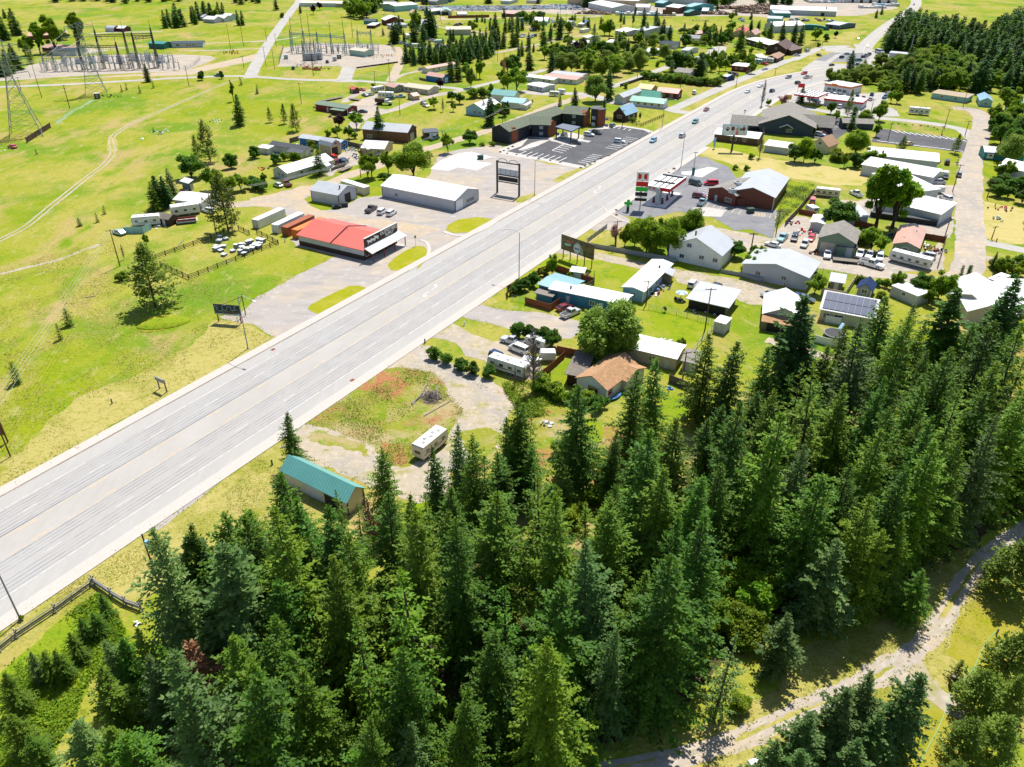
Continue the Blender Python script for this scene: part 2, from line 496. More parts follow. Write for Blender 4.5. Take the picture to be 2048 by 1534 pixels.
patch('rough_grass','z 1030,850 1090,800 1130,800 1180,830 1330,880 1440,850 1500,760 1560,720 1700,740 1860,760 1960,700 2100,690 2120,900 1900,960 1500,1100 1050,1200 900,1130 940,1050',WEEDY,.0105,1.0)
patch('red_weeds','j 830,1010 900,1030 1040,1080 1180,1040 1250,980 1180,880 1060,870 980,920',mat('red_brown_weeds',(.36,.15,.07),.95,spec=.05,world_xy=True,vary=[((.22,.22,.03),.5,.46,.6),((.42,.24,.13),1.2,.5,.7)],bump=(2,.2)),.034,.6,1.0)
patch('rough_margin','n 1560,330 1700,300 1880,330 1900,430 1830,560 1740,700 1600,760 1480,800 1520,680 1640,560 1600,440',WEEDY,.0285,.9,1.2)
patch('rough_margin','n 380,330 520,320 700,380 850,470 830,530 700,480 520,420 400,400',WEEDY,.0283,.8,1.2)
patch('red_weeds','n 950,420 1130,430 1180,560 1060,600 980,540',MATS['red_brown_weeds'],.034,.6,1.0)
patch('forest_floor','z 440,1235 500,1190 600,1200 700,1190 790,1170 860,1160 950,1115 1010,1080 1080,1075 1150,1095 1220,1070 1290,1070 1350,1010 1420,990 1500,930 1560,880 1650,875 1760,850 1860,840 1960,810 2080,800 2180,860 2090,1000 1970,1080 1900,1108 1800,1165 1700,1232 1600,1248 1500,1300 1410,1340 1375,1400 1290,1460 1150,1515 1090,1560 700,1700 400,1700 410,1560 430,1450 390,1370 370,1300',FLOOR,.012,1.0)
patch('bright_undergrass','o 650,150 830,180 800,330 640,340 560,280',LUSH,.016,.4)
patch('lush_hollow','m 0,1010 60,960 330,700 540,540 640,560 640,700 800,800 760,900 560,1000 450,1200 400,1320 200,1534 0,1534',LUSH,.012,.6)
A0=P(83.3,1109).to_2d()
A1=P(919,579.7).to_2d()
HD=(A1-A0).normalized()
HN=Vector((HD.y,-HD.x))
ORG=A0-HN*6.1
hw_line=[ORG+HD*s for s in range(-70,376,6)]
tail=[ORG+HD*395+HN*.4,ORG+HD*420+HN*2.6,ORG+HD*445+HN*7.5,ORG+HD*470+HN*15.5,ORG+HD*498+HN*26]
hw_line+=smooth_line([hw_line[-1]]+tail,5)[1:]
def HW(s,lat):
 if s<=370:
  return ORG+HD*s+HN*lat
 acc=-70.0
 for i in range(len(hw_line)-1):
  d=hw_line[i+1]-hw_line[i]
  if acc+d.length>=s:
   p=hw_line[i]+d*((s-acc)/d.length)
   dn=d.normalized()
   return p+Vector((dn.y,-dn.x))*lat
  acc+=d.length
 return hw_line[-1]
def ribbon(name,line,a,b,mt,z,wob=0,seed=1):
 mb=MB()
 ribbon_mb(mb,line,a,b,z,wob,random.Random(seed))
 o=mb.build(name,mt)
 o['kind']='structure'
 return o
ribbon('highway_shoulder',hw_line,-12.2,12.8,ASPHOLD,.03)
for a,b in((-9.0,-2.3),(2.3,9.7)):
 ribbon('highway_lane',hw_line,a,b,ASPLANE,.036)
ribbon('highway_turn_lane',hw_line,-2.3,2.3,ASPTURN,.036)
def walk(name,line,a,b,mt,h=.13):
 mb=MB()
 n=len(line)
 vs=[]
 for i,p in enumerate(line):
  d=(line[min(n-1,i+1)]-line[max(0,i-1)]).normalized()
  rr=Vector((d.y,-d.x))
  for off,z in((a,0),(a,h),(b,h),(b,0)):
   q=p+rr*off
   vs.append((q.x,q.y,z))
 fs=[]
 for i in range(n-1):
  for k in range(3):
   fs.append((4*i+k,4*i+k+1,4*i+4+k+1,4*i+4+k))
 mb.add(vs,fs)
 o=mb.build(name,mt)
 o['kind']='structure'
 return o
walk('sidewalk',hw_line,-14.5,-12.2,WALKM)
walk('sidewalk',[p for p in hw_line if(p-ORG).dot(HD)<282],12.8,15.2,WALKM)
walk('sidewalk',[p for p in hw_line if 300<(p-ORG).dot(HD)<500],12.8,15.0,WALKM)
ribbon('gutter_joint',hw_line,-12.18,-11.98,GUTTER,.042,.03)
joint=MB()
for s_ in np.arange(-66,380,1.8):
 for a,b in((-14.45,-12.25),(12.9,15.15)):
  p0=HW(s_,a)
  p1=HW(s_,b)
  d=HD*.012
  joint.add([(*p0-d,.134),(*p1-d,.134),(*p1+d,.134),(*p0+d,.134)],[(0,1,2,3)])
o=joint.build('walk_joints',CONC)
o['kind']='structure'
for lat,w,dk in((-8.1,.1,0),(-7.4,.1,0),(-6.7,.11,0),(-6.0,.09,0),(-4.9,.1,0),(-4.1,.12,0),(-3.3,.11,0),(-2.75,.16,1),(2.8,.14,0),(3.5,.11,0),(4.2,.1,0),(5.0,.11,0),(6.9,.1,0),(7.7,.11,0),(8.5,.11,0),(9.25,.1,0)):
 ribbon('tar_seam',hw_line,lat-w/2,lat+w/2,SEAMD if dk else SEAM,.041,.035,int(lat*10)+90)
mb=MB()
r5=random.Random(5)
for s_ in range(-60,470,3):
 pass
def mark_strip(mb,s0,s1,lat,w,z=.047):
 k=max(1,int((s1-s0)/5))
 vs=[]
 for i in range(k+1):
  s_=s0+(s1-s0)*i/k
  a=HW(s_,lat-w/2)
  b=HW(s_,lat+w/2)
  vs+=[(a.x,a.y,z),(b.x,b.y,z)]
 mb.add(vs,[(2*i,2*i+1,2*i+3,2*i+2)for i in range(k)])
mw=MB()
my=MB()
t_=-60.0
while t_<480:
 L=r5.uniform(14,40)
 mark_strip(mw,t_,min(480,t_+L),-8.75,.15)
 t_+=L+(r5.uniform(.5,3)if r5.random()<.6 else 12)
t_=-60.0
while t_<480:
 L=r5.uniform(18,45)
 mark_strip(mw,t_,min(480,t_+L),9.75,.16)
 t_+=L+r5.uniform(.4,2)
k=-5
while k*12.19<480:
 s_=k*12.19
 mark_strip(mw,s_,s_+3.3,6.1,.13)
 mark_strip(mw,s_+3.2,s_+6.3,-5.5,.13)
 mark_strip(my,s_+1,s_+4.2,-1.85,.13)
 mark_strip(my,s_+1,s_+4.2,1.9,.13)
 k+=1
for lat in(-2.2,2.3):
 t_=-60.0
 while t_<478:
  L=r5.uniform(9,26)
  mark_strip(my,t_,t_+L,lat,.13)
  t_+=L+r5.uniform(.3,3.5 if lat<0 else 1.5)
o=mw.build('white_lane_marking',PAINTW)
o['kind']='structure'
o=my.build('yellow_lane_marking',PAINTY)
o['kind']='structure'
def arrow(s0,lat,flip):
 f=-1 if flip else 1
 sh_=[(-1.6,-.12),(.2,-.12),(.7,.1),(.9,.45),(1.35,.35),(.85,1.15),(.05,.75),(.5,.62),(.35,.28),(.1,.14),(-1.6,.14)]
 vs=[]
 for a,b in sh_:
  q=HW(s0,lat)+HD*(a*1.15*f)-HN*(b*1.15*f)
  vs.append((q.x,q.y,.048))
 mb=MB()
 mb.add(vs,[tuple(range(len(vs)))])
 o=mb.build('turn_arrow',PAINTW)
 o['kind']='structure'
def hws(s):
 p=G1(s).to_2d()-ORG
 return p.dot(HD)
for q,fl in(('j 1470,215',False),('j 1380,272',True),('g 735,640',True),('g 780,610',False),('u 925,855',True),('u 1465,530',False)):
 arrow(hws(q),.1,fl)
def bar(s,w,mt=PAINTW,z=.05):
 a,b=[v.to_2d()for v in G(s)]
 d=(b-a).normalized()
 n_=Vector((d.y,-d.x))*w/2
 mb=MB()
 mb.add([(*a-n_,z),(*b-n_,z),(*b+n_,z),(*a+n_,z)],[(0,1,2,3)])
 o=mb.build('stop_bar' if w>.3 else 'parking_line',mt)
 o['kind']='structure'
 return o
for s in('u 860,708 1270,748','u 905,826 1230,865'):
 bar(s,.45)
road('country_road','z 602,-30 598,0 584,20 563,48 541,81 518,119 503,148 500,156',7.5,ROADPALE,.03,.1)
road('cross_road','z -40,178 0,174 130,169 254,162 380,155 480,152 520,154 560,157 620,160 700,161 760,165 800,168 860,172 905,176 928,180',5.2,ROADPALE,.034,.15)
road('cross_road','z 928,180 960,171 995,163 1040,152 1071,145 1090,139',5.0,ROADPALE,.03,.15)
road('side_street','z 1378,226 1355,223 1330,217 1280,212 1230,205 1178,190 1130,187 1090,188 1040,183',7.4,ROADPALE,.032,.15)
road('back_lane','z 1178,190 1110,210 1040,238 985,258 940,272 880,290 830,305 780,322 735,338 700,350 665,364 620,380 570,398 520,405 460,410 430,405',6.0,DIRT,.026,.5)
road('dirt_lane','z 700,262 720,240 760,226 792,218 850,196 905,184 928,181',5.5,GRAVEL,.027,.4)
road('dirt_drive','z 690,205 700,195 740,180 790,178',4,GRAVEL,.026,.4)
road('north_street','z 1178,190 1226,172 1270,158 1335,134 1390,117 1420,108 1445,98',6.0,ROADPALE,.031,.2)
sheet('cul_de_sac',G('r 1000,640 1120,630 1180,650 1180,690 1100,740 980,750 900,720'),ROADPALE,.036,.3)
road('frontage_road','z 1338,222 1398,195 1442,176 1486,157 1530,139 1574,122 1588,119 1615,107 1650,94 1700,92',6.5,ROADPALE,.033,.2)
road('curving_highway','z 1700,150 1722,128 1728,112 1728,98 1740,82 1765,60 1790,42 1815,26 1830,12 1832,0 1822,-16 1800,-30',11.0,ROADPALE,.034)
road('yellow_centre_line','z 1722,128 1728,112 1728,98 1740,82 1765,60 1790,42 1815,26 1830,12 1832,0 1822,-16',.3,PAINTY,.044)
road('wood_road','z 1715,112 1735,100 1765,104 1800,115 1850,120 1890,122 1930,118',7,ROADPALE,.033)
sheet('junction',G('d 440,560 560,590 700,560 900,510 1130,475 1150,450 1130,425 1010,395 880,385 860,330 770,330 800,370 700,345 560,360 560,385 640,390 500,440 440,480 380,520'),ROADPALE,.037,.2)
sheet('paved_lot',G('d 600,470 640,440 700,395 850,395 910,410 840,475 700,480'),ASPMID,.041,.2)
sheet('paved_ramp',G('d 480,450 600,395 700,392 640,410 560,460'),ASPMID,.042,.2)
patch('dry_grass_island','d 600,465 740,462 720,480 620,478',DRY,.045,.2)
sheet('restaurant_lot',G('d 200,730 380,655 560,600 560,690 880,700 1000,690 1060,700 1000,780 1100,830 1120,870 900,870 640,840 500,770 300,770'),ROADPALE,.038,.3)
road('gravel_street','z 1600,213 1687,229 1767,237 1830,243 1880,250 1925,260 1948,280',6.5,ROADPALE,.029,.3)
road('gravel_street','z 1905,216 1940,219 1958,228 1966,245 1958,275 1950,300 1943,327 1940,380 1940,434 1941,477 1941,500 1935,540 1912,568',8.2,GRAVEL,.03,.4)
road('gravel_street','z 1430,470 1470,478 1500,493 1530,507 1600,521 1680,536 1768,549 1850,561 1915,570',6.0,GRAVEL,.031,.4)
road('gravel_drive','z 1950,482 2000,491 2060,503',5,ROADPALE,.03,.3)
road('grass_drive','z 2060,530 1990,520 1950,512',3.5,SANDY,.029,.3)
road('trailer_lane','z 1088,496 1130,503 1200,513 1270,529 1340,541 1400,553 1470,564 1540,582 1580,592',4.2,SANDY,.026,.5)
patch('gravel_yard','k 1360,150 1500,170 1800,230 2048,300 2200,360 2150,440 1980,430 1900,400 1850,370 1600,300 1400,260',SANDY,.024,.5)
patch('paved_drive','j 1800,350 2048,400 k 300,490 440,520 630,560 640,640 560,700 200,680 0,600 j 1920,510 1650,440',LOTGREY,.027,.3)
patch('gravel_drive','j 1575,490 1660,530 1750,580 1900,640 k 30,720 200,800 340,900 300,1010 230,1020 100,1000 j 1840,800 1700,760 1620,650 1560,630 1400,605',SANDY,.025,.4)
patch('gravel_loop','j 1350,640 1400,740 1520,830 1700,920 1830,990 2048,1070 k 60,1130 140,1210 o 20,180 0,300 z 985,930 960,960 900,985 840,1005 780,995 720,965 665,935 618,930 572,900 545,893 n 180,430 350,260 j 1050,850',SANDY,.022,.6)
patch('weedy_island','j 1040,855 1240,845 1420,880 1520,950 1530,1040 1600,1120 1680,1180 n 1500,330 1480,420 1250,560 1120,610 1050,590 990,560 870,440 700,350 560,300 330,265 700,20',WEEDY,.028,.7)
road('gravel_track','j 1330,690 1420,790 1560,860 1750,940 k 40,1170',4.0,GRAVEL,.024,.5)
patch('road_apron','z 540,893 445,960 318,1060 283,1052 300,1042 400,975 500,905',LOTGREY,.027,.15)
for s in('n 130,420 400,580 840,760',):
 pass
patch('grass_strip','n 400,580 520,640 700,730 680,760 500,690 400,620',WEEDY,.026,.3)
patch('store_lot','z 559,680 500,648 478,646 440,634 462,628 480,630 508,598 516,592 550,577 600,546 632,532 673,512 590,492 585,480 600,455 585,440 575,430 540,415 500,412 500,396 560,390 600,372 625,372 640,385 700,396 720,395 760,392 800,380 860,350 876,311 916,299 952,294 1000,289 1012,302 1100,330 1166,332 1180,322 1196,316 1160,345 1000,432',LOTGREY,.022,.35)
patch('dirt_wear','f 0,700 250,640 450,600 620,560 700,560 600,600 430,690 470,760 600,800 900,860 1200,880 1500,940 1350,1000 1100,940 700,850 480,850 300,760 20,760',DIRT,.0265,.6)
patch('concrete_pad','f 1500,400 1640,345 1740,330 1905,370 1780,408 1905,420 1785,475 1640,450 1560,478 1420,462',PADW,.04,.05)
patch('garage_lawn','f 430,705 470,680 500,680 760,560 960,560 1050,600 1045,660 870,690 700,780 560,790 480,760',LUSH,.029,.3)
patch('lush_tree_base','f 750,540 1060,520 1100,560 1040,620 950,600 860,560',LUSH,.03,.3)
patch('verge_tuft','g 110,700 260,655 300,670 180,725 130,730',DRY,.03,.2)
patch('verge_tuft','g 410,560 500,500 640,450 660,460 560,520 460,570',DRY,.03,.25)
def island(s,name='grass_island'):
 patch(name,s,mat('island_grass',(.28,.28,.012),.95,spec=.05,world_xy=True,vary=[((.36,.32,.05),.25,.45,.7),((.2,.25,.01),.8,.5,.75),((.38,.35,.1),3,.6,.8)],bump=(3,.1)),.05,.12,1.2)
island('j 450,385 480,350 650,265 780,203 860,203 930,228 780,325 560,436 500,415')
island('f 1080,1225 1120,1180 1220,1110 1310,1070 1370,1075 1405,1120 1385,1190 1310,1260 j 1340,20 1220,85 1110,80 1080,40')
island('f 1538,945 1560,905 1650,860 1800,843 1900,860 1932,870 1850,925 1720,965 1600,970')
island('i 1090,550 1130,460 1220,440 1340,430 1450,450 1430,500 1300,550 1150,572')
def kerb(s,w=.9,name='kerb'):
 line=smooth_line(G(s),1.2)
 return walk(name,line,-w/2,w/2,WALKM,.12)
kerb('j 1180,100 1260,75 z 838,528 850,520 857,508 858,495 853,485 840,480 ',1.0)
kerb('f 1525,958 1600,985 1720,985 1860,930 1945,872',1.2)
kerb('g 1020,890 950,865 880,830 840,800 830,780',.8)
patch('parking_apron','g -10,310 250,200 480,225 560,250 640,235 700,150 830,125 950,120 1150,150 1235,180 870,372 640,462 480,432 250,388 0,345',CONC,.03,.2)
sheet('motel_parking',G('g 50,325 170,285 230,215 380,232 470,262 590,292 650,235 700,155 840,150 940,130 1130,158 1195,190 860,360 660,440 480,405 280,370'),ASPDARK,.038,.08)
patch('sidewalk_slab','y 520,680 690,590 820,555 960,545 780,630 600,680',CONC,.044,.05)
sheet('canopy_drive',G('y 960,560 1230,610 1440,490 1240,440 1080,470'),CONC,.045,0)
PARKW=mat('bright_parking_paint',(.78,.78,.76),.7)
def stalls(first,last,n,tip,w=.3,mt=PARKW,back=False):
 a,b,t=G(first+' '+last+' '+tip)
 a=a.to_2d()
 b=b.to_2d()
 t=t.to_2d()
 v=t-a
 mb=MB()
 def ln(p,q):
  d=(q-p).normalized()
  nn=Vector((d.y,-d.x))*w/2
  mb.add([(*p-nn,.052),(*q-nn,.052),(*q+nn,.052),(*p+nn,.052)],[(0,1,2,3)])
 for i in range(n):
  p=a+(b-a)*(i/max(1,n-1))
  ln(p,p+v)
 if back:
  ln(a,b)
 o=mb.build('parking_lines',mt)
 o['kind']='structure'
stalls('y 525,745','y 1075,838',8,'y 640,697')
stalls('y 985,690','y 1150,600',5,'y 1135,722',back=True)
stalls('y 1340,845','y 1530,742',6,'y 1480,870')
stalls('y 1710,650','y 1990,505',8,'y 1880,678')
stalls('y 1820,385','y 2030,420',4,'y 1850,365')
stalls('y 530,685','y 690,610',5,'y 640,700')
stalls('y 1330,555','y 1470,580',8,'y 1370,535',.35)
sheet('station_lot',G('g 870,790 1020,700 1160,640 1190,600 1300,500 1420,440 1450,400 1500,365 1620,370 1700,410 1800,450 2048,780 h 270,760 190,900 165,960 0,890 g 1850,950 1650,830 1400,800 1150,860 960,830'),ASPMID,.034,.2)
sheet('pump_pad',G('g 1130,750 1190,700 1290,640 1425,655 1300,772'),PADW,.042,0)
sheet('side_pad',G('g 1430,488 1520,480 1640,450 1718,460 1660,490 1590,530 1430,505'),PADW,.042,0)
sheet('repair_patch',G('g 1510,770 1640,765 1780,792 1740,842 1600,838'),CONC,.042,.1)
patch('gravel_lot','z 1436,455 1500,467 1545,479 1532,507 1500,494 1470,482 1430,477 1420,462',SANDY,.027,.4)
patch('road_apron','z 1225,418 1205,430 1168,452 1190,462 1230,460 1250,452 1262,440 1240,428',LOTGREY,.029,.1)
stalls('g 1645,735','g 1900,790',6,'g 1620,765',.2,PAINTY)
stalls('h 160,775','h 240,790',3,'h 145,810',.2,PAINTY)
stalls('h 30,765','h 110,770',8,'h 25,795',.18,PAINTY)
stalls('g 1560,610','g 1560,680',5,'g 1650,625',.2)
sheet('church_lot',G('h 980,140 1300,180 1625,222 1600,318 1250,275 900,238'),ASPDARK,.038,.1)
sheet('church_lot',G('v 1230,500 1430,430 1640,480 1560,640 1330,800 1000,760 1060,660'),ASPDARK,.04,.1)
sheet('entrance_asphalt',G('u 1385,915 1560,850 1720,850 1740,930 1560,950 1500,940'),ASPDARK,.038,.1)
stalls('h 1060,150','h 1560,215',12,'h 1110,170',.45)
stalls('h 950,228','h 1540,300',13,'h 1000,238',.45)
stalls('v 1100,640','v 1240,560',6,'v 1270,660',.25)
patch('service_yard','h 660,670 790,680 1250,600 1380,560 1560,560 1560,620 1540,700 1440,700 1460,790 1530,800 1500,960 1300,940 1140,820 780,800 700,780',GRAVEL,.024,.4)
patch('work_yard','h 190,920 300,790 420,800 520,880 530,1060 800,1120 1000,1100 1330,1100 1440,960 1450,1200 1000,1210 600,1150 100,1060',GRAVEL,.023,.4)
patch('tan_yard','h 1740,680 2048,740 2048,1010 1900,1000 1790,970 1740,900',SEED,.013,.5)
patch('substation_gravel','a -60,620 0,610 150,560 240,510 400,480 700,440 1000,430 1450,430 1660,440 1700,465 1560,520 1450,562 900,582 400,612 0,640',GRAVEL,.02,.8)
patch('dirt_track','a 1450,560 1600,520 2040,420 2048,470 1700,540 1500,590 900,605 400,630',DIRT,.018,.6)
patch('substation_gravel','b 215,525 230,505 262,380 500,335 700,345 1100,355 1150,415 1185,450 1170,490 1000,520 840,545 700,520',GRAVEL,.02,.5)
patch('substation_drive','b 730,520 830,540 800,630 860,650 660,645 700,600',ROADPALE,.036,.2)
road('service_track','b 1150,370 1190,450 1160,540 1110,640',6,DIRT,.024,.5)
road('service_track','b 1110,640 1200,590 1350,555 1400,550',3.5,GRAVEL,.025,.3)
road('farm_drive','a 690,270 900,255 1280,250',4,ROADPALE,.02,.4)
road('farm_track','a 2100,320 1900,330 1350,355 1000,372 700,392',3.5,SANDY,.02,.3)
road('farm_track','a 2100,378 1750,395 1450,400',4,SANDY,.02,.3)
road('farm_track','b 0,328 140,325 390,290',3.5,SANDY,.02,.3)
road('village_lane','s 740,275 1240,265 1700,262 2048,240 q 300,240 700,245 1400,225',6,SANDY,.02,.4)
road('village_lane','s 1240,225 1300,262',5,SANDY,.021,.3)
road('village_lane','s 1120,355 1340,385 1800,440 1790,470 1560,478',4,SANDY,.02,.4)
road('village_lane','c -120,420 0,410 150,380 300,350 420,320 600,285 690,280',5,SANDY,.02,.4)
road('field_lane','b 1430,200 1700,250 1830,265',3.5,SANDY,.02,.3)
patch('yard_gravel','a 900,400 1000,378 700,420 500,390 600,370',GRAVEL,.019,.5)
patch('works_yard','q 1300,230 1500,180 1900,210 r 600,215 1000,225 1300,210 2048,250 d 200,160 420,120 800,120 1100,60 1060,0 d -200,0 r 1200,60 900,60 q 1400,100',GRAVEL,.019,2,6)
patch('works_yard','q 0,90 700,60 1200,90 1400,180 1350,215 700,185 500,160 0,160 s 1100,150 1000,90',GRAVEL,.018,1.5,5)
patch('village_dirt','r 1430,540 1650,600 1880,560 2048,590 d 350,330 200,320',GRAVEL,.018,.5)
patch('yard_gravel','f 640,400 780,300 860,330 850,430 700,470 640,520 560,500',GRAVEL,.021,.4)
patch('yard_gravel','b 880,780 1010,740 1000,850 1120,870 1000,910 850,900 740,840',GRAVEL,.021,.4)
patch('far_hill_meadow','z 1240,-5 1300,3 1400,2 1460,12 1560,0 1700,-8 1500,-14',LUSH,.016,4,12)
for off in(-.85,.85):
 road('wheel_track','z 487,158 460,163 e 1100,0 1000,50 910,110 872,160 888,220 885,270 820,350 700,440 600,520 400,680 200,840 0,945 -200,1030',.65,SANDY,.02,.12,off)
patch('worn_grass','e 860,130 930,150 930,280 880,330 840,200',DRY,.012,.6)
road('old_track','i 0,110 200,60 450,0 e 780,980',1.4,SANDY,.014,.4)
road('drain_strip','x 720,1200 900,1060 1200,890',2.2,mat('pale_scrub',(.22,.3,.14),.95,world_xy=True),.014,.6)
patch('sandy_margin','p -700,1680 -300,1530 0,1390 215,1285 600,1110 930,945 1130,835 1280,735 1370,620 1550,360 1690,225 1934,40 2050,60 2050,160 1740,350 1650,490 1530,700 1460,830 1400,960 1180,1070 850,1190 620,1320 300,1470 0,1560 -300,1680',DRY,.018,.5,1.0)
patch('gravel_drive','p -700,1640 -300,1500 0,1400 250,1290 600,1130 900,985 1130,850 1290,750 1370,640 1540,370 1680,240 1934,60 2000,60 2000,130 1720,330 1630,470 1520,680 1440,790 1330,900 1150,1040 850,1150 620,1280 300,1420 0,1520 -300,1640',SANDY,.02,.35,1.0)
patch('centre_grass','p 1540,470 1640,330 1690,290 1660,380 1590,490 1470,640 1400,640',DRY,.024,.12,.6)
patch('centre_grass','p 200,1370 500,1230 900,1080 1150,920 1160,940 900,1100 500,1260 230,1390',DRY,.024,.2,.6)
patch('sandy_branch','p 1330,900 1420,1060 1540,1130 1640,1230 1560,1260 1440,1180 1300,1090 1150,1040',SANDY,.021,.3,.8)
for off in(-.7,.7):
 road('wheel_track','p -600,1560 0,1440 250,1350 600,1200 900,1060 1180,920 1330,790 1420,680 1580,420 1700,270 1934,100',.7,GRAVEL,.026,.1,off)
road('dirt_path','l 120,670 400,750 640,820 760,850',3.0,DIRT,.02,.35)
'TREES'
def leafmat(name,col,lo,hi,trans=.32,rand=.26):
 return mat(name,col,.6,spec=.25,vary=[(lo,.45,.42,.66),(hi,1.5,.5,.74)],rand=rand,trans=trans)
LEAF=dict(fir=leafmat('fir_needles',(.082,.188,.012),(.036,.11,.01),(.175,.285,.018)),firgold=leafmat('golden_fir_needles',(.122,.215,.01),(.06,.14,.008),(.235,.315,.02)),spruce=leafmat('spruce_needles',(.058,.145,.026),(.03,.095,.016),(.13,.23,.035)),bluespruce=leafmat('blue_spruce_needles',(.11,.2,.048),(.06,.135,.026),(.24,.33,.1)),pine=leafmat('pine_needles',(.14,.21,.02),(.07,.13,.012),(.24,.31,.04)),leafy=leafmat('broad_leaves',(.16,.3,.008),(.08,.19,.006),(.3,.42,.02),.38),willow=leafmat('willow_leaves',(.19,.29,.03),(.1,.19,.015),(.36,.45,.08),.35),darkleaf=leafmat('dark_broad_leaves',(.07,.175,.01),(.035,.11,.007),(.14,.27,.015),.34),bright=leafmat('bright_shrub_leaves',(.17,.27,.008),(.09,.18,.006),(.3,.36,.025),.36),plum=leafmat('purple_leaves',(.05,.018,.018),(.03,.01,.015),(.1,.04,.02),.3),dead=leafmat('dead_brown_needles',(.34,.14,.06),(.18,.08,.045),(.46,.24,.13),.3),olive=leafmat('yellowish_dead_needles',(.19,.17,.02),(.12,.12,.015),(.28,.24,.05),.3),pinkshrub=leafmat('pinkish_twigs',(.36,.18,.15),(.24,.14,.11),(.45,.29,.24),.3))  # firgold is a yellow-green tree variant beside the plain green fir
BARK=mat('bark',(.075,.05,.035),.95,vary=[((.04,.028,.02),2.5,.4,.7)])
BARKG=mat('grey_bark',(.2,.17,.14),.95,vary=[((.12,.1,.085),2.5,.4,.7)])
def quadmesh(name,V,mt):
 V=np.asarray(V,dtype=np.float32)
 n=len(V)
 me=bpy.data.meshes.new(name)
 me.vertices.add(n*4)
 me.vertices.foreach_set('co',V.reshape(-1))
 me.loops.add(n*4)
 me.loops.foreach_set('vertex_index',np.arange(n*4,dtype=np.int32))
 me.polygons.add(n)
 me.polygons.foreach_set('loop_start',np.arange(0,n*4,4,dtype=np.int32))
 me.polygons.foreach_set('loop_total',np.full(n,4,dtype=np.int32))
 me.update(calc_edges=True)
 me.materials.append(mt)
 return me
def spray_quads(root,dirv,length,width,rg,fold=.12):
 n=len(root)
 d=dirv/(np.linalg.norm(dirv,axis=1,keepdims=True)+1e-09)
 upv=np.tile(np.array([0,0,1.0]),(n,1))+rg.normal(0,.38,(n,3))
 side=np.cross(d,upv)
 side/=np.linalg.norm(side,axis=1,keepdims=True)+1e-09
 nn=np.cross(side,d)
 L=length[:,None]
 W=width[:,None]
 mid=root+d*L*rg.uniform(.35,.6,(n,1))
 return np.stack([root,mid+side*W-nn*W*fold,root+d*L-nn*L*.08,mid-side*W-nn*W*fold],1)
